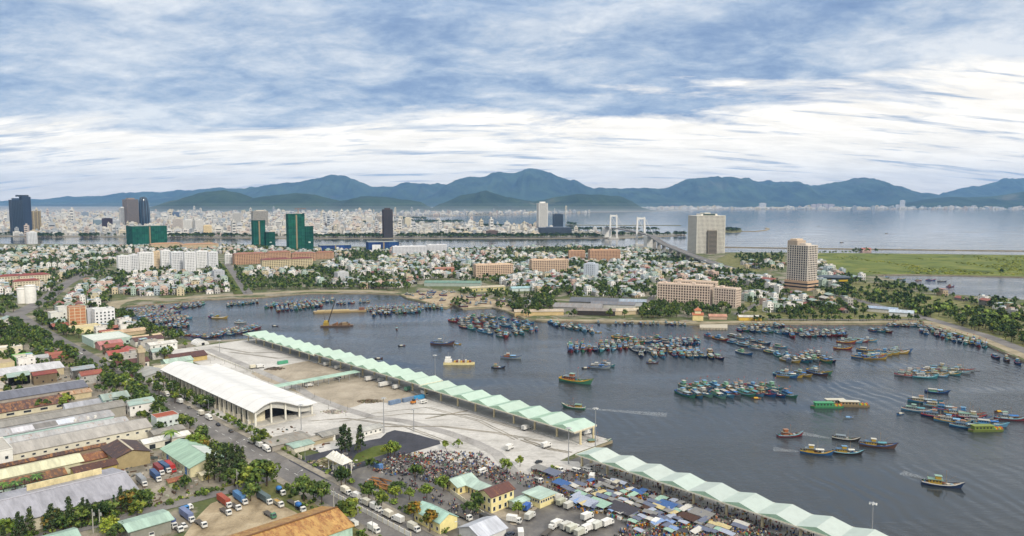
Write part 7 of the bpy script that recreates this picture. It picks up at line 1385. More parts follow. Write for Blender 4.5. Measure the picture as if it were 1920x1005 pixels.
for px, py, h, lb in ((720, 812, 22, 'tall light mast at the guard house corner'), (1116, 842, 24, 'tall light mast where the two canopies meet'), (565, 806, 16, 'light mast in front of the white hall'), (776, 809, 14, 'light mast on the bend of service road'), (1634, 1012, 16, 'light mast at the near end of quay'), (1066, 870, 20, 'light mast at apron and market border'), (412, 661, 12, 'light mast amid apron posts'), (816, 712, 20, 'light mast behind the middle canopy')):
    x, y = W(px, py, .1); o = INST.make(('mast', h), lambda: mast_proto(h), 'light_mast', (x, y, .1), 0); tag(o, lb, 'light mast', 'tall light masts')
for px, py, lb in ((445, 920, 'concrete power pole on the side street corner'), (626, 958, 'concrete power pole beside rusty warehouse'), (175, 1000, 'concrete power pole left of mint shelter'), (188, 1000, 'concrete power pole next to mint shelter'), (300, 795, 'power pole near terracotta roofed house'), (287, 770, 'power pole at pale villa corner')):
    x, y = W(px, py, 0); t = thing('power_pole', (x, y, 0), GA, lb, 'power pole', 'concrete power poles'); m = MB(); m.tube((0, 0, -.3), (0, 0, 10.5), .26, .16, 8, hx('a5a29a'), 'plaster'); m.build('shaft', t); m = MB(); m.box(-1.2, 1.2, -.08, .08, 9.6, 9.8, hx('6d6a64')); m.build('crossarm', t); m = MB(); m.box(-.45, .45, .2, .8, 7.6, 8.8, hx('8f9290')); m.build('transformer', t)
x0p = UV(-430, 245)
for k in range(26):
    u = -690 + k * 11; x, y = UV(u, 246 + (4 if k % 2 else 12)); m = MB(); m.tube((0, 0, -.2), (0, 0, 3.2), .09, .07, 6, hx('4a4a46')); m.box(-.25, .25, -.25, .25, -.2, .25, hx('8a867e')); o = m.build('bollard_post', None, (x, y, .15)); tag(o, 'thin dark post standing beside the apron road', 'post', 'thin posts along the apron road')

for px, py, ln, a, lb in ((1798, 693, 30, -28, 'longer thin bamboo pole drifting off the pale raft'), (1788, 702, 20, -30, 'shorter thin bamboo pole drifting off the pale raft')):
    x, y = W(px, py, WATER); m = MB(); m.tube((-ln / 2, 0, .05), (ln / 2, 0, .1), .28, .18, 6, hx('4a4038')); tag(m.build('floating_pole', None, (x, y, WATER), R(a)), lb, 'pole')
# odds and ends lying about the factory yards, and tyre tracks on the apron
m = MB(); rd_ = random.Random(5); RO = [(-436, -352, 108, 136)] * 3 + [(-700, -440, 140, 165)] * 2 + [(-436, -410, 110, 135), (-560, -440, 60, 150), (-420, -330, 195, 215), (-352, -330, 190, 210)]
for i in range(520):
    a0, a1, b0, b1 = rd_.choice(RO); x, y = UV(rd_.uniform(a0, a1), rd_.uniform(b0, b1)); s = rd_.uniform(.2, .9) ** 1.5 + .15; m.obox(x, y, s * rd_.uniform(1, 4), s, 0, .15 + s * rd_.uniform(.4, 1.2), rd_.uniform(0, 3), jit(rd_.choice([hx('7a6a55'), hx('8f8a80'), hx('5a4a3c'), hx('b5b0a5'), hx('6d4a38'), hx('55595a')]), .2, rd_), 'plaster')
tag(m.build('yard_scrap'), 'scattered scrap planks and blocks around the factory yards', 'scrap', None, 'stuff')
for k, (pts, wd) in enumerate((([(640, 790), (760, 776), (880, 778), (1000, 812)], .8), ([(700, 775), (800, 764), (900, 790), (980, 830)], .7), ([(700, 800), (830, 800), (930, 812), (1040, 832)], .9), ([(800, 785), (880, 770), (930, 775)], 1.4), ([(580, 790), (650, 785), (760, 800), (860, 838)], .7), ([(980, 825), (1030, 842), (1075, 850)], 1.2), ([(430, 660), (520, 672), (600, 668)], .8), ([(400, 650), (470, 662), (560, 660)], .8))):
    L_ = [W(*p) for p in pts]; sm = []
    for a, b in zip(L_[:-1], L_[1:]):
        for j in range(8): f = j / 8; sm.append((a[0] + (b[0] - a[0]) * f + random.uniform(-.3, .3), a[1] + (b[1] - a[1]) * f + random.uniform(-.3, .3)))
    for off in (-1.1, 1.1): ribbon('tyre_track', [(p[0] + off, p[1] + off * .4) for p in sm], wd, .205 + k * .006 + (.003 if off > 0 else 0), 'yard')
# ================================================================== HOUSES
HW = dict(white=hx('dedbd5'), cream=hx('c0b496'), grey=hx('b0ada8'), blue=hx('a5b0b5'), pink=hx('b8a093'), mint=hx('a5b5a8'), tan=hx('a8967c'))
def house_parts(style, wall, seed):
    """returns list of (part name, MB); local x is the street front"""
    rd = random.Random(seed); wc = HW[wall]; w = rd.uniform(7, 10.5); d = rd.uniform(12, 17); fl = rd.choice([1, 2, 2, 2, 3, 3]) if style == 'flat' else rd.choice([1, 1, 2]); h = fl * 3.3 + .4; P = []
    m = MB(); m.box(-w / 2, w / 2, -d / 2, d / 2, -1, h, wc, 'plaster', bottom=False)
    for k in range(fl):
        z = k * 3.3 + (1.0 if k else .2)
        for s in (-1, 1):
            yy = s * d / 2
            for q in (-.25, .25) if w > 6.5 else (0,): a, b = sorted((yy, yy + s * .04)); m.box(q * w - .75, q * w + .75, a, b, z, z + (1.6 if k else 2.3), (.05, .05, .055), 'recess')
            if k and s < 0: m.box(-w / 2 - .003, w / 2 + .003, yy - 1.0, yy - .05, k * 3.3 - .1, k * 3.3 + .12, tuple(v * .9 for v in wc), 'plaster')
        for s in (-1, 1):
            a, b = sorted((s * w / 2, s * (w / 2 + .04)))
            for q in (-.28, .1, .35):
                if rd.random() < .55: m.box(a, b, q * d - .5, q * d + .5, k * 3.3 + 1.1, k * 3.3 + 2.3, (.05, .05, .055), 'recess')
    P.append(('wall', m)); r = MB()
    if style == 'flat':
        rc = rd.choice([hx('aea89d'), hx('9a948a'), hx('bdb8ad'), hx('8f897f'), hx('a99d88'), hx('97a2a8'), hx('946a56'), hx('c6c2ba')]); r.box(-w / 2 - .15, w / 2 + .15, -d / 2 - .15, d / 2 + .15, h + .002, h + .2, rc, 'plaster')
        for a in ((-w / 2 - .15, w / 2 + .15, -d / 2 - .15, -d / 2 + .08), (-w / 2 - .15, w / 2 + .15, d / 2 - .08, d / 2 + .15), (-w / 2 - .15, -w / 2 + .08, -d / 2 + .08, d / 2 - .08), (w / 2 - .08, w / 2 + .15, -d / 2 + .08, d / 2 - .08)): r.box(*a, h + .202, h + .9, wc, 'plaster')
        P.append(('roof', r)); k = MB(); q = rd.choice([-1, 1]); k.box(-w * .3, w * .3, q * d * .2 - 2, q * d * .2 + 2, h + .2, h + 2.8, jit(wc, .1, rd), 'plaster'); k.box(-w * .36, w * .36, q * d * .2 - 2.4, q * d * .2 + 2.4, h + 2.802, h + 2.95, rd.choice([hx('8fa7b5'), hx('b5b3ad'), hx('a08072'), hx('9bb5a5')]), 'painted'); P.append(('stair_tower', k))
        if rd.random() < .6: t = MB(); t.tube((-w * .25, -q * d * .25, h + 1.2), (-w * .25 + 1.9, -q * d * .25, h + 1.2), .65, n=8, col=hx('b9bcc0'), mat='steel'); t.box(-w * .25 + .2, -w * .25 + 1.7, -q * d * .25 - .5, -q * d * .25 + .5, h + .2, h + .7, (.3, .3, .3)); P.append(('water_tank', t))
        if rd.random() < .35: t = MB(); t.add([(-w / 2, -d * .5, h + 2.6), (w / 2, -d * .5, h + 2.6), (w / 2, -d * .05, h + 3.1), (-w / 2, -d * .05, h + 3.1)], [(0, 1, 2, 3)], rd.choice([hx('8fa7b5'), hx('a8b5ac'), hx('9a6a5a'), hx('c0beb8')]), 'roof_sheet'); P.append(('roof_shelter', t))
    else:
        rc = {'red': rd.choice([hx('8a4a3c'), hx('7a3a34'), hx('9a5a48')]), 'tin': rd.choice([hx('a3a5a6'), hx('8f979c'), hx('b5b3ac'), hx('94a7a0')])}[style]
        m2 = MB(); wall_gable(m2, d, w, h, h + w * .22, wc); m2.v = [(-y, x, z) for x, y, z in m2.v]; n0 = len(m.v); m.v += m2.v; m.f += [tuple(i + n0 for i in f) for f in m2.f if True]; m.c += m2.c; m.m += m2.m; m.sm += m2.sm
        roof_gable(r, d, w, h + .01, h + w * .22 + .1, rc, 'roof_sheet_worn', .5); r.v = [(-y, x, z) for x, y, z in r.v]; P.append(('roof', r))
    return P, (wall, fl, style)
HOUSES = []
def blocked(x, y, r=5):
    return any((x - a) ** 2 + (y - b) ** 2 < (q + r) ** 2 for a, b, q in FOOT)
def seg_d(p, a, b):
    ax, ay = a; bx, by = b; dx, dy = bx - ax, by - ay; t = max(0, min(1, ((p[0] - ax) * dx + (p[1] - ay) * dy) / (dx * dx + dy * dy + 1e-9))); return math.hypot(p[0] - ax - dx * t, p[1] - ay - dy * t)
ROADS = [([UV(-1070, 187), W(55, 577), W(85, 562), W(100, 550), W(122, 533), W(150, 518), W(190, 502)], 20), ([W(*p) for p in [(466, 552), (450, 528), (436, 508), (425, 494)]], 22), ([W(*p) for p in [(449, 552), (436, 528), (424, 508), (415, 494)]], 16), (road_main, 22), ([W(30, 592), W(-60, 575), W(-300, 545)], 16),
         ([W(*p) for p in [(1390, 508), (1440, 520), (1500, 541), (1580, 556), (1650, 574), (1735, 596), (1770, 606), (1850, 630), (1930, 661), (2100, 735), (2300, 830)]], 18)] + [([W(*p) for p in ln], 9) for ln in ([(640, 541), (760, 520), (850, 505), (960, 494)], [(1180, 560), (1090, 538), (1000, 524), (860, 520)], [(1210, 570), (1250, 530), (1280, 505)], [(220, 545), (235, 520), (250, 500)], [(1380, 590), (1440, 560), (1490, 545)])]
def on_road(x, y, m=5):
    for ln, w in ROADS:
        for a, b in zip(ln[:-1], ln[1:]):
            if seg_d((x, y), a, b) < w / 2 + m: return True
    return False
GREENS = [(px_poly, dens) for px_poly, dens in ()]
TREES = []                                             # (x, y, height, kind)
def zone(poly_px, ang, fill, pitch=34, front=(8.5, 11.5), tree_p=.5, styles=None, seed=1):
    poly = [W(*p) for p in poly_px]; rd = random.Random(seed); a = R(ang); c, s = math.cos(a), math.sin(a)
    P = [(x * c + y * s, -x * s + y * c) for x, y in poly]; x0, x1 = min(p[0] for p in P), max(p[0] for p in P); y0, y1 = min(p[1] for p in P), max(p[1] for p in P); yy = y0
    while yy < y1:
        for k, off in enumerate((0, 15.5)):
            xx = x0 + rd.uniform(0, 6); run = 0
            while xx < x1:
                f = rd.uniform(*front); q, r_ = xx + f / 2, yy + off; xx += f + (.4 if rd.random() < .8 else rd.uniform(2, 7)); run += 1
                if run > 16 + rd.randrange(6): xx += 11; run = 0
                wx, wy = q * c - r_ * s, q * s + r_ * c
                if not inpoly(wx, wy, poly) or not inframe(wx, wy, 0, 60): continue
                dens = fbm(np.array([wx / 120.]), np.array([wy / 120.]), 5, 3)[0]
                if dens > .40 + fill * .2 or rd.random() > fill or blocked(wx, wy) or on_road(wx, wy):
                    if rd.random() < tree_p and not blocked(wx, wy, 0) and not on_road(wx, wy, -2): TREES.append((wx + rd.uniform(-3, 3), wy + rd.uniform(-4, 4), rd.uniform(6, 11), 'broad'))
                    continue
                HOUSES.append((wx, wy, a + (PI if k else 0), rd.choice(styles or ['flat'] * 5 + ['tin', 'tin', 'red']), rd.choice(['white'] * 7 + ['cream', 'cream', 'grey', 'grey', 'grey', 'blue', 'pink', 'mint', 'tan']), rd.randrange(3), rd.uniform(.92, 1.12)))
                if rd.random() < .34: TREES.append((wx + c * 0 - s * (9 if k else -9) + rd.uniform(-3, 3), wy + c * (9 if k else -9), rd.uniform(5, 9), 'broad'))
        yy += pitch
zone([(205, 548), (230, 512), (262, 514), (420, 514), (440, 549), (330, 556), (240, 556)], 28, .74, seed=2, tree_p=.75)
zone([(475, 546), (445, 512), (490, 508), (590, 505), (640, 487), (760, 484), (880, 484), (880, 524), (800, 528), (740, 540), (680, 541), (578, 541)], 25, .72, seed=3, tree_p=.8)
zone([(640, 486), (600, 472), (690, 472), (850, 470), (1000, 466), (1190, 467), (1285, 482), (1330, 500), (1380, 512), (1460, 530), (1470, 560), (1400, 585), (1390, 545), (1230, 530), (1200, 560), (1130, 556), (1000, 548), (960, 540), (900, 522), (884, 486)], 18, .60, seed=4, tree_p=.9)
zone([(-60, 468), (215, 464), (440, 463), (600, 470), (590, 484), (430, 476), (215, 474), (215, 500), (200, 506), (140, 520), (110, 535), (60, 560), (-60, 560)], 32, .62, seed=5, tree_p=.8)
zone([(130, 560), (160, 530), (200, 512), (222, 514), (200, 552), (196, 575), (150, 590), (100, 583)], 30, .6, seed=6, styles=['flat', 'flat', 'tin', 'red'])
zone([(1390, 592), (1440, 575), (1480, 552), (1560, 560), (1640, 580), (1600, 598), (1440, 598)], 8, .32, seed=7, tree_p=.5, styles=['flat', 'tin', 'tin', 'red'])
zone([(1500, 505), (1530, 492), (1600, 520), (1640, 530), (1590, 545), (1530, 540)], 5, .5, seed=8)
zone([(1380, 480), (1470, 478), (1470, 512), (1400, 505)], 5, .16, seed=12)
zone([(1690, 535), (1800, 560), (1920, 566), (2050, 590), (2050, 640), (1920, 600), (1760, 560)], 12, .22, seed=9, tree_p=.45, styles=['flat', 'flat', 'red'])
zone([(-40, 690), (-40, 600), (25, 606), (110, 640), (100, 655), (60, 690)], 44, .25, seed=10, styles=['tin', 'flat', 'red'], tree_p=.7)
zone([(175, 665), (190, 628), (250, 612), (300, 635), (335, 655), (312, 700), (262, 712)], -46, .42, seed=11, tree_p=.25, pitch=24, front=(7, 12), styles=['tin', 'tin', 'red', 'flat'])
zone([(-30, 745), (-30, 640), (60, 640), (140, 668), (190, 700), (175, 722), (150, 706), (14, 735)], -46, .36, seed=21, tree_p=.35, pitch=26, front=(8, 14), styles=['tin', 'tin', 'flat', 'red'])
zone([(86, 622), (118, 590), (215, 590), (240, 615), (190, 632), (130, 640)], -46, .4, seed=22, tree_p=.5, pitch=26, front=(8, 13), styles=['tin', 'flat', 'red'])
zone([(210, 760), (250, 740), (330, 800), (300, 830), (240, 800)], -46, .3, seed=23, tree_p=.5, pitch=22, styles=['tin', 'tin', 'flat'])
zone([(950, 590), (980, 570), (1060, 575), (1250, 590), (1300, 596), (1200, 600), (1010, 598)], -4, .3, seed=13, styles=['tin', 'tin', 'flat', 'red'], tree_p=.5)
HOUSES.sort(key=lambda h: -rank(h[0], h[1])); htm, hix, hxf = [], {}, []
def hkey(h): return ('house', h[3], h[4], h[5])
def hseed(h): return sum(map(ord, h[3] + h[4])) * 7 + h[5]
HINFO = {}
for i, h in enumerate(HOUSES):
    k = hkey(h)
    if k not in HINFO: HINFO[k] = house_parts(h[3], h[4], hseed(h))
    P, info = HINFO[k]
    if i < 300:
        def mk_():
            t = thing('house', (0, 0, 0))
            for n, m in P: m.build(n, t)
            return t
        o = INST.make(k, mk_, 'house', (h[0], h[1], 0), h[2], h[6]); st = {1: 'single', 2: 'two', 3: 'three', 4: 'four'}[info[1]]
        queue(o, f'{"pale " if h[4] in ("blue", "pink", "mint") else ""}{h[4]} {st} storey {dict(flat="flat roofed", tin="tin roofed", red="red roofed")[h[3]]} house', h[0], h[1], 'house', 'houses of the town')
    else:
        if k not in hix: hix[k] = len(htm); htm.append(cat_arr(*[m.arr() for n, m in P]))
        hxf.append((hix[k], h[0], h[1], 0, h[2], h[6], 1))
tag(link('town_houses', mesh_of('town_houses', merge(htm, hxf))), 'remaining small houses of the town far behind', 'houses', None, 'stuff')
# the city across the river: low blocks thinning into the haze
ct = []
for w, d, h in ((9, 12, 9), (14, 14, 7), (20, 12, 13), (30, 18, 9), (11, 11, 18), (8, 16, 11)):
    m = MB(); m.box(-w / 2, w / 2, -d / 2, d / 2, -1, h, (1, 1, 1), 'plaster', (.82, .81, .78), bottom=False); n = max(1, int(h / 3.5))
    for k in range(n): m.box(-w * .4, w * .4, -d / 2 - .05, -d / 2, k * 3.5 + 1, k * 3.5 + 2.4, (.16, .17, .18), 'recess')
    m.box(-w * .2, w * .2, -d * .2, d * .2, h, h + 2.5, (.9, .9, .88), 'plaster'); ct.append(m.arr())
cx_ = []; g = 0; CW = [hx('cbc8c0'), hx('c0beb8'), hx('c6bca6'), hx('b5b7b9'), hx('bdb0a6'), hx('cbc9c4'), hx('9fa4a8'), hx('c4bfb4')]
CT_TREES = []
while len(cx_) < 7600 and g < 60000:
    g += 1; py = 446 - 47 * random.random() ** .75; px = random.uniform(-40, 1480 if py < 400 else 1130)
    x, y = W(px, py)
    if not inpoly(x, y, CITY): continue
    if 740 < px < 1010 and 405 < py < 426 and random.random() < .9: continue
    if px > 1010 and py > 405 and random.random() < .93: continue
    if py > 442.5 or fbm(np.array([x / 260.]), np.array([y / 260.]), 8, 3)[0] > .56:
        if random.random() < .5: CT_TREES.append((x, y, random.uniform(8, 14)))
        continue
    big = 1.35 if py < 420 else 1.0; s = random.uniform(.8, 1.35) * big; hsc = s * (random.uniform(.7, 1.5) if random.random() < .93 else random.uniform(1.6, 2.8))
    cx_.append((random.randrange(len(ct)), x, y, 0, random.uniform(-.4, .4) + R(20), (s, s, hsc), random.choice(CW)))
for i in range(520):
    px = random.uniform(1180, 1960); x, y = W(px, random.uniform(391.3, 393.3)); s = random.uniform(1.5, 3.2); cx_.append((random.randrange(len(ct)), x, y, 0, random.uniform(-.3, .3), (s * 1.6, s, s), random.choice(CW)))
tag(link('distant_city_blocks', mesh_of('distant_city_blocks', merge(ct, cx_))), 'hazy low city blocks spreading toward the mountains', 'city blocks', None, 'stuff')
# ================================================================== TREES
def leafs(m, centers, nper, size, cols, rd, flat=.35, out=None):
    for (cx, cy, cz, cr) in centers:
        base = rd.choice(cols)
        for k in range(nper):
            v = Vector((rd.gauss(0, 1), rd.gauss(0, 1), rd.gauss(0, 1) + .25)).normalized(); p = Vector((cx, cy, cz)) + v * cr * rd.uniform(.55, 1.05)
            nrm = (v + Vector((rd.uniform(-.6, .6), rd.uniform(-.6, .6), rd.uniform(-.2, .7)))).normalized(); a = nrm.orthogonal().normalized(); b = nrm.cross(a); th = rd.uniform(0, 6.28); a, b = a * math.cos(th) + b * math.sin(th), b * math.cos(th) - a * math.sin(th); s = size * rd.uniform(.6, 1.25)
            cc = jit(base, .22, rd); q = [p + a * s, p + b * s * .7, p - a * s * .9, p - b * s * .75]; m.add([tuple(z) for z in q], [(0, 1, 2, 3)], cc, 'leaf')
GRN = [hx('43562a'), hx('526630'), hx('384b26'), hx('627334'), hx('2e3f20'), hx('6f7c3d')]
GRY_ = [hx('66792f'), hx('738535'), hx('596d2c'), hx('7d8a3c')]
GRO = [hx('565f2a'), hx('77692e'), hx('8a6a2c'), hx('475526')]
GRC = [hx('3b4a2c'), hx('475636'), hx('55623e'), hx('313f27')]
def tree_parts(kind, seed, lod):
    rd = random.Random(seed); t = MB(); m = MB(); H = 9.0
    if kind in ('broad', 'pale', 'autumn'):
        cols = dict(broad=GRN, pale=GRY_, autumn=GRO)[kind]; n = (34, 16, 6)[lod]; per = (20, 12, 8)[lod]; sz = (.62, .95, 1.7)[lod]; cs = []; R0 = rd.uniform(3.2, 4.4)
        lob = [(rd.uniform(0, 6.28), rd.uniform(.35, .75)) for _ in range(4)]
        for i in range(n):
            th = rd.uniform(0, 6.28); ph = rd.uniform(-.25, 1.0); r = R0 * math.sqrt(max(.05, 1 - max(0, ph) ** 2)) * rd.uniform(.3, 1.0) * (1 + .25 * math.sin(2 * th + seed)); cs.append((r * math.cos(th), r * math.sin(th), 5.2 + ph * 3.0 + rd.uniform(-.4, .4), rd.uniform(.9, 1.5)))
        leafs(m, cs, per, sz, cols, rd); t.tube((0, 0, -.6), (.15, .1, 3.6), .32, .2, (8, 6, 5)[lod], hx('5a4a38'), 'bark')
        if lod < 2:
            for i in range(5): a = i * 1.256 + rd.uniform(-.3, .3); t.tube((.12, .08, 3.0 + .2 * i), (math.cos(a) * 2.2, math.sin(a) * 2.2, 5.6 + rd.uniform(-.4, .8)), .14, .05, 5, hx('5a4a38'), 'bark')
    elif kind == 'casuarina':
        H = 16; n = (46, 20, 8)[lod]; per = (15, 10, 7)[lod]; cs = []
        for i in range(n):
            f = (i + .5) / n; z = 3 + f * 12.6; r = 2.7 * (1 - f) ** .75 * rd.uniform(.3, 1.05) + .1; th = rd.uniform(0, 6.28); cs.append((r * math.cos(th), r * math.sin(th), z + rd.uniform(-.6, .6), rd.uniform(.6, 1.05)))
        leafs(m, cs, per, (.5, .75, 1.2)[lod], GRC, rd); t.tube((0, 0, -.6), (.1, 0, 14), .28, .05, 7, hx('5f5140'), 'bark')
        for i in range(8 if lod < 2 else 0): a = i * 2.4; z = 4 + i * 1.2; t.tube((0, 0, z), (math.cos(a) * 1.8, math.sin(a) * 1.8, z + 1.4), .08, .03, 4, hx('5f5140'), 'bark')
    elif kind == 'cypress':
        H = 9; n = 16; cs = [(rd.uniform(-.3, .3), rd.uniform(-.3, .3), 1.2 + i * .47, .62 * (1 - i / n) ** .6 + .12) for i in range(n)]; leafs(m, cs, 12, .4, [hx('2f4a2a'), hx('3a5530'), hx('27402a')], rd); t.tube((0, 0, -.4), (0, 0, 7), .13, .04, 6, hx('5a4a38'), 'bark')
    elif kind == 'palm':
        H = 8
        for i in range(16):
            a = i * 2 * PI / 16 + rd.uniform(-.15, .15); up = rd.uniform(.2, 1.1); prev = None; L_ = rd.uniform(2.6, 3.4); cc = jit(rd.choice([hx('4f6f3a'), hx('3f5f33'), hx('6a8248')]), .15, rd)
            for k in range(7):
                f = k / 6; rr = L_ * f; z = 6.6 + up * f * 2 - 2.2 * f * f; wd = .5 * math.sin(PI * min(1, f * .9 + .1)) + .04; c = Vector((math.cos(a) * rr, math.sin(a) * rr, z)); n_ = Vector((-math.sin(a), math.cos(a), 0)); q = (c + n_ * wd - Vector((0, 0, .12)), c, c - n_ * wd - Vector((0, 0, .12)))
                if prev: m.add([tuple(v) for v in (prev[0], prev[1], q[1], q[0])], [(0, 1, 2, 3)], cc, 'leaf'); m.add([tuple(v) for v in (prev[1], prev[2], q[2], q[1])], [(0, 1, 2, 3)], cc, 'leaf')
                prev = q
        t.tube((0, 0, -.5), (.2, .1, 6.7), .24, .15, 8, hx('6d604d'), 'bark')
    else:
        cs = [(rd.uniform(-1, 1), rd.uniform(-1, 1), rd.uniform(.4, 1.3), rd.uniform(.5, .9)) for _ in range((14, 8, 4)[lod])]; H = 2.2; leafs(m, cs, (14, 9, 6)[lod], (.34, .5, .8)[lod], GRN + GRY_, rd); t.tube((0, 0, -.3), (0, 0, .8), .12, .06, 5, hx('5a4a38'), 'bark')
    return t, m, H
def T(px, py, h, k='broad'): TREES.append((*W(px, py), h, k))
def row(x0, y0, x1, y1, n, h, k='broad', jx=4, jh=.2):
    a, b = W(x0, y0), W(x1, y1)
    for i in range(n): f = (i + .5 * random.random()) / max(1, n - 1); TREES.append((a[0] + (b[0] - a[0]) * f + random.uniform(-jx, jx), a[1] + (b[1] - a[1]) * f + random.uniform(-jx, jx), h * random.uniform(1 - jh, 1 + jh), k if isinstance(k, str) else random.choice(k)))
def clump(poly, n, h, k='broad', jh=.3):
    P = [W(*p) for p in poly]; x0, x1 = min(p[0] for p in P), max(p[0] for p in P); y0, y1 = min(p[1] for p in P), max(p[1] for p in P); g = c = 0
    while c < n and g < n * 80:
        g += 1; x, y = random.uniform(x0, x1), random.uniform(y0, y1)
        if inpoly(x, y, P) and not on_road(x, y, -3): TREES.append((x, y, h * random.uniform(1 - jh, 1 + jh), k if isinstance(k, str) else random.choice(k))); c += 1
def TU(px, u, h, k):
    v = 0.0
    for _ in range(40): v += (px - PX(*UV(u, v), 0)[0]) * .18
    TREES.append((*UV(u, v), h, k))
for px, py, h in ((8, 1000, 9), (36, 998, 12), (44, 1000, 11), (58, 995, 13), (98, 970, 12.5), (108, 975, 9), (131, 960, 14.5), (134, 962, 10), (157, 955, 11.5), (165, 955, 10), (228, 932, 12), (236, 930, 9), (391, 905, 15), (402, 900, 18), (412, 903, 16), (424, 895, 18), (436, 890, 17), (447, 888, 15), (456, 884, 13), (640, 850, 15), (647, 852, 17), (655, 848, 14), (676, 846, 15), (671, 850, 11)):
    if px < 260: TU(px, -354 + (px % 3), h, 'casuarina')
    else: T(px, py, h, 'casuarina')
for px, py, h in ((85, 965, 8), (120, 972, 7), (194, 952, 8), (206, 950, 7), (215, 945, 9), (24, 996, 7)): TU(px, -355, h, 'cypress')
for px, py, h, k in ((100, 990, 8, 'autumn'), (118, 995, 7, 'broad'), (150, 985, 9, 'broad'), (160, 978, 7, 'broad'), (180, 968, 6, 'broad'), (192, 975, 8, 'broad'), (206, 968, 7, 'broad'), (240, 955, 9, 'autumn'), (252, 948, 8, 'broad'), (265, 955, 9, 'broad'), (276, 945, 7, 'pale'), (258, 970, 8, 'broad'), (10, 1012, 9, 'pale'), (206, 1004, 8, 'pale'), (224, 1012, 7, 'broad'), (347, 918, 7, 'broad'), (330, 925, 5, 'broad'), (305, 930, 4, 'pale'), (370, 845, 10, 'pale'), (356, 842, 8, 'pale'), (384, 848, 8, 'autumn'), (300, 815, 8, 'broad'), (378, 826, 9, 'broad'), (340, 800, 8, 'broad'), (356, 805, 8, 'broad'),
                     (470, 922, 13, 'broad'), (484, 915, 14, 'broad'), (500, 912, 13, 'broad'), (455, 905, 11, 'broad'), (440, 912, 9, 'broad'), (470, 940, 9, 'broad'), (570, 940, 12, 'broad'), (588, 938, 9, 'broad'), (604, 946, 11, 'broad'), (650, 985, 11, 'broad'), (640, 912, 10, 'broad'), (648, 908, 8, 'broad'), (692, 938, 9, 'broad'), (715, 955, 9, 'broad'), (742, 935, 6, 'pale'), (777, 978, 9, 'autumn'), (806, 998, 10, 'autumn'), (733, 858, 9, 'pale'), (740, 856, 8, 'pale'), (728, 856, 7, 'pale'), (700, 880, 6, 'broad'), (690, 878, 5, 'broad'), (778, 900, 8, 'broad'), (832, 922, 8, 'pale'), (895, 955, 8, 'broad'), (882, 965, 6, 'broad'), (800, 935, 7, 'pale'), (745, 925, 6, 'broad'), (768, 938, 6, 'pale'), (835, 842, 5, 'pale'), (859, 840, 5, 'pale'), (950, 885, 7, 'pale'), (975, 875, 6, 'pale'), (972, 965, 6, 'pale'), (1036, 888, 4, 'pale'), (495, 830, 8, 'broad'), (486, 836, 7, 'broad'), (905, 1004, 5, 'broad')): T(px, py, h, k)
for px, py in ((8, 932), (30, 930), (48, 922), (70, 915), (321, 838)): T(px, py, 8 if px < 300 else 11, 'palm')
# street trees, hedges and belts
for i in range(70): TREES.append((*UV(-590 + i * 6.8 + random.uniform(-2, 2), 189.6 + random.uniform(-.6, .8)), random.uniform(1.2, 3.2), 'bush'))
for i in range(60): TREES.append((*UV(-352 + random.uniform(-3, 5), 30 + i * 2.3), random.uniform(1.2, 3.5), 'bush'))
for i in range(40): TREES.append((*UV(random.uniform(-345, -250), random.uniform(159, 167)), random.uniform(1.2, 3), 'bush'))
for i in range(40): TREES.append((*UV(random.uniform(-440, -380), random.uniform(160, 167)), random.uniform(1.5, 4), random.choice(['bush', 'broad'])))
for i in range(60): TREES.append((*UV(random.uniform(-720, -450), random.uniform(150, 167)), random.uniform(2, 6), random.choice(['bush', 'broad', 'broad'])))
for i in range(9): T(*PX(*UV(-455 + i * 8.5, 188.5), 0)[:2], random.uniform(3.5, 6), random.choice(['pale', 'broad']))
row(390, 772, 300, 722, 10, 8.5, jx=2); row(255, 706, 212, 684, 7, 9); row(345, 758, 200, 690, 12, 8, jx=2.5); row(262, 760, 300, 783, 6, 9, jx=4); row(236, 735, 262, 752, 6, 9); row(225, 720, 250, 740, 4, 9, 'pale')
clump([(255, 735), (300, 752), (310, 770), (262, 765)], 7, 8); clump([(195, 698), (230, 705), (236, 732), (196, 728)], 12, 9)
clump([(60, 625), (120, 640), (140, 672), (130, 690), (72, 684), (76, 660), (60, 648)], 34, 9.5); clump([(0, 622), (58, 630), (30, 640), (-20, 650)], 14, 8); clump([(10, 640), (25, 652), (40, 662), (15, 672)], 8, 7)
clump([(48, 622), (20, 600), (20, 625), (60, 632)], 9, 9); clump([(60, 596), (100, 600), (135, 640), (118, 645), (86, 622)], 20, 9.5); clump([(0, 565), (30, 560), (28, 590), (0, 600)], 14, 9); clump([(-30, 545), (25, 548), (20, 562), (-30, 575)], 14, 9)
clump([(160, 690), (195, 682), (200, 700), (150, 705)], 6, 8); row(10, 686, 80, 690, 6, 7); row(0, 735, 40, 742, 3, 6); row(60, 770, 85, 768, 3, 6); T(122, 762, 9, 'pale'); T(118, 766, 6, 'pale'); T(128, 758, 8, 'broad')
clump([(268, 606), (300, 622), (345, 637), (336, 642), (290, 634), (255, 614)], 30, 8); clump([(205, 588), (232, 588), (258, 606), (240, 606)], 16, 8); clump([(205, 605), (240, 612), (250, 626), (205, 618)], 10, 7); T(348, 653, 6, 'pale')
clump([(170, 590), (205, 545), (224, 512), (232, 512), (222, 545), (204, 575), (190, 592)], 34, 9); clump([(60, 560), (110, 530), (140, 512), (150, 514), (120, 545), (95, 568), (72, 584)], 42, 9); clump([(86, 582), (130, 560), (160, 560), (150, 582)], 18, 8); clump([(130, 525), (160, 508), (200, 497), (205, 503), (170, 520)], 26, 9)
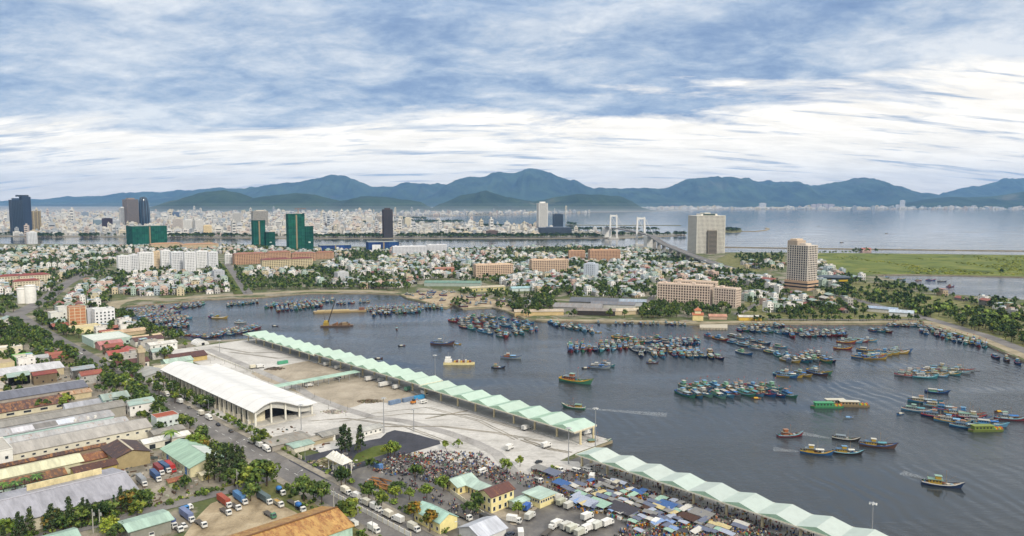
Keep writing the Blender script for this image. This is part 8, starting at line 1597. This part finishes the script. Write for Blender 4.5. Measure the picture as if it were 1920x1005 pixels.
row(440, 505, 462, 548, 15, 8, jx=2.5); row(474, 548, 448, 510, 14, 8, jx=2.5); row(410, 495, 440, 549, 16, 8, jx=2.5)
row(240, 553, 440, 545, 30, 7.5, jx=4); row(484, 543, 740, 541, 52, 8.5, jx=6); clump([(690, 530), (760, 528), (775, 545), (745, 549), (690, 545)], 30, 9.5); clump([(580, 500), (625, 510), (640, 520), (600, 518)], 16, 9); clump([(640, 530), (700, 528), (700, 540), (640, 541)], 20, 9)
clump([(270, 508), (310, 500), (320, 512), (280, 516)], 9, 10); clump([(380, 506), (420, 500), (420, 512), (385, 514)], 9, 9)
clump([(965, 560), (1020, 548), (1040, 560), (1030, 582), (985, 598), (960, 586)], 60, 11, ['broad', 'broad', 'casuarina']); clump([(860, 552), (960, 548), (970, 568), (900, 570)], 22, 8); clump([(850, 565), (880, 570), (870, 578), (845, 575)], 14, 6); clump([(930, 570), (960, 576), (955, 584), (930, 580)], 10, 6)
clump([(1020, 540), (1120, 535), (1230, 545), (1230, 562), (1120, 562), (1040, 560)], 95, 9); clump([(830, 515), (890, 505), (960, 520), (960, 534), (860, 530)], 44, 8.5); clump([(1060, 490), (1140, 500), (1230, 500), (1230, 530), (1120, 530), (1060, 515)], 100, 8.5); row(890, 521, 965, 519, 12, 6, jx=2); row(990, 516, 1068, 513, 12, 6, jx=2)
clump([(1235, 575), (1390, 580), (1390, 596), (1240, 596)], 60, 9); clump([(1205, 575), (1245, 575), (1250, 602), (1200, 600)], 26, 9); clump([(1280, 495), (1370, 515), (1400, 540), (1380, 545), (1300, 525)], 60, 8); clump([(1390, 505), (1470, 530), (1470, 545), (1400, 530)], 40, 7.5); clump([(1370, 476), (1470, 480), (1470, 500), (1390, 500)], 55, 7)
row(1500, 536, 1640, 570, 40, 7, jx=5); row(1560, 540, 1740, 590, 45, 8, jx=8); clump([(1560, 540), (1720, 555), (1790, 575), (1800, 600), (1740, 595), (1640, 565)], 110, 7.5, ['broad', 'broad', 'bush']); clump([(1640, 530), (1720, 540), (1760, 552), (1720, 556), (1640, 545)], 50, 8)
clump([(1780, 598), (1920, 625), (1980, 660), (1920, 650), (1820, 622)], 70, 9.5, ['broad', 'broad', 'casuarina']); clump([(1800, 575), (1960, 605), (1960, 640), (1830, 605)], 70, 8, ['broad', 'bush']); clump([(1830, 560), (1930, 572), (1930, 590), (1850, 580)], 20, 7)
row(1410, 602, 1720, 601, 46, 6, jx=4); clump([(1440, 575), (1560, 580), (1640, 595), (1480, 598)], 50, 8); clump([(1535, 545), (1580, 548), (1600, 560), (1530, 556)], 26, 7.5); clump([(1600, 470), (1640, 470), (1648, 474), (1598, 474)], 14, 8); row(1480, 474, 1600, 473, 16, 5, 'bush'); T(1877, 517, 12)
clump([(30, 470), (110, 466), (120, 471), (40, 480)], 40, 8); clump([(180, 468), (205, 465), (205, 472), (185, 474)], 16, 9); row(100, 470, 175, 468, 20, 7); clump([(1040, 461), (1110, 462), (1110, 466), (1040, 466)], 26, 6)
# trees of the far bank and islet
for x0, x1, y0, n in ((60, 115, 444, 40), (150, 185, 444, 30), (320, 470, 444.5, 90), (590, 720, 445.5, 90), (740, 1130, 445, 300), (1130, 1285, 441.5, 80), (860, 1000, 426, 160), (770, 870, 417, 130), (1000, 1240, 432, 120), (1355, 1388, 433, 34), (1062, 1080, 421.5, 20), (735, 800, 411, 60)):
    for i in range(n): x, y = W(random.uniform(x0, x1), y0 + random.uniform(-1.2, 1.0)); CT_TREES.append((x, y, random.uniform(9, 17)))
TREES = [t for t in TREES if inframe(t[0], t[1], 0, 40)]
TREES.sort(key=lambda t: -t[2] * rank(t[0], t[1])); tt, tix, txf = [], {}, []
TD = dict(broad='dark green broadleaf tree', pale='bright green young tree', autumn='olive and ochre leaved tree', casuarina='tall feathery casuarina', cypress='narrow dark cypress', palm='coconut palm', bush='low green bush')
TP = {}
def tparts(k, sd, lod):
    if (k, sd, lod) not in TP: TP[(k, sd, lod)] = tree_parts(k, sd * 13 + lod, lod)
    return TP[(k, sd, lod)]
for i, (x, y, h, k) in enumerate(TREES):
    sd = random.randrange(4); rz = random.uniform(0, 6.28)
    if i < 300:
        lod = 0 if i < 110 else 1; t_, m_, H = tparts(k, sd, lod); key = ('tree', k, sd, lod)
        def mkt():
            o = thing('palm_tree' if k == 'palm' else 'bush' if k == 'bush' else 'tree', (0, 0, 0)); t_.build('trunk', o); m_.build('crown', o); return o
        s = h / H; wd = s * random.uniform(.9, 1.25); o = INST.make(key, mkt, 'tree', (x, y, 0), rz, (wd, wd, s)); queue(o, TD[k], x, y, 'tree', 'trees around the harbour')
    else:
        lod = 1 if i < 900 else 2; t_, m_, H = tparts(k, sd, lod); key = (k, sd, lod)
        if key not in tix: tix[key] = len(tt); tt.append(cat_arr(m_.arr(), t_.arr()))
        s = h / H; txf.append((tix[key], x, y, 0, rz, s * 1.1, random.uniform(.8, 1.25)))
for x, y, h in CT_TREES:
    t_, m_, H = tparts('broad', 0, 2); key = ('broad', 0, 2)
    if key not in tix: tix[key] = len(tt); tt.append(cat_arr(m_.arr(), t_.arr()))
    txf.append((tix[key], x, y, 0, random.uniform(0, 6.28), (h / H * 1.6, h / H * 1.6, h / H), random.uniform(.7, 1.0)))
tag(link('distant_trees', mesh_of('distant_trees', merge(tt, txf))), 'remaining far off trees of town and riverbank', 'trees', None, 'stuff')
# tussocks and reeds over the marsh
m_ = tparts('bush', 1, 2)[1]; ma = m_.arr(); MP = [W(*p) for p in [(1540, 514), (1640, 512.5), (1920, 516), (1990, 516), (1990, 481), (1920, 480), (1560, 476)]]; mx = []; g = 0
while len(mx) < 900 and g < 20000:
    g += 1; px, py = random.uniform(1530, 1960), random.uniform(476, 517); x, y = W(px, py)
    if inpoly(x, y, MP) and fbm(np.array([x / 60.]), np.array([y / 200.]), 4, 3)[0] > .5: s = random.uniform(.5, 1.4); mx.append((0, x, y, -.2, random.uniform(0, 6), (s * 2.4, s * 1.4, s * .8), random.choice([(1.4, 1.3, .8), (1, 1, .8), (1.7, 1.5, .9)])))
tag(link('marsh_reeds', mesh_of('marsh_reeds', merge([ma], mx))), 'clumps of reeds and scrub across the green marsh', 'reeds', None, 'stuff')
# ================================================================== LABELS: each says which one
for ph, uu, vv in (('the rusty warehouse', -272, 128), ('the mint roofed hall', -395, 145), ('the stone water tower', -647, 198), ('the yellow two storey office', -241, 223), ('the lilac grey shed', -380, 76), ('the solar roofed shed', -604, 92), ('the terracotta roofed house', -470, 156)): anchor(ph, *UV(uu, vv))
for ph, px, py in (('the brick framed flats', 137, 614), ('the white event tent', 375, 645), ('the red roofed school', 60, 535), ('the far pier', 1338, 612), ('the dark solar boatworks', 1115, 573), ('the green shipyard roof', 850, 535), ('the crane barge', 632, 612), ('the central peach slab', 1030, 514), ('the maroon roofed flats', 535, 507), ('the embankment bend', 1735, 602), ('the lagoon houses', 1800, 552), ('the grey avenue end', 466, 550), ('the bluish townhouse block', 1108, 525)): anchor(ph, *W(px, py))
ORD = ['', 'nearest', 'second nearest', 'third nearest', 'fourth nearest', 'fifth nearest', 'sixth nearest', 'seventh nearest', 'eighth nearest', 'ninth nearest', 'tenth nearest', 'eleventh nearest', 'twelfth nearest', 'thirteenth nearest', 'fourteenth nearest', 'fifteenth nearest', 'sixteenth nearest', 'seventeenth nearest', 'eighteenth nearest', 'nineteenth nearest', 'twentieth nearest']
def ordn(k):
    if k <= 20: return ORD[k]
    return f"{k}{'th' if 10 < k % 100 < 14 else {1: 'st', 2: 'nd', 3: 'rd'}.get(k % 10, 'th')} nearest"
groups = {}
for o, desc, x, y in LABELQ:
    if 'raft' in o and o['raft']: groups.setdefault((desc, 'in ' + o['raft'], 1), []).append((-x if False else x, o)); continue
    ph, ax, ay = min(ANCHORS, key=lambda a: math.hypot(a[1] - x, a[2] - y)); groups.setdefault((desc, ph, 0), []).append((math.hypot(ax - x, ay - y), o))
seen_desc = {}
for (desc, ph, rf), l in groups.items():
    l.sort(key=lambda q: q[0])
    for k, (d, o) in enumerate(l):
        if rf:
            nm = '' if len(l) == 1 else ('westernmost ' if k == 0 else 'easternmost ' if k == len(l) - 1 else ORD[k + 1].replace(' nearest', '') + ' ' if k < 20 else f'{k + 1}th ')
            o['label'] = (nm + desc + (' from west ' if len(l) > 2 and 0 < k < len(l) - 1 else ' ') + ph)
        else: o['label'] = f'{desc} {ordn(k + 1)} to {ph}' if len(l) > 1 else f'{desc} near {ph}'
for o in list(bpy.data.objects):
    if 'raft' in o: del o['raft']
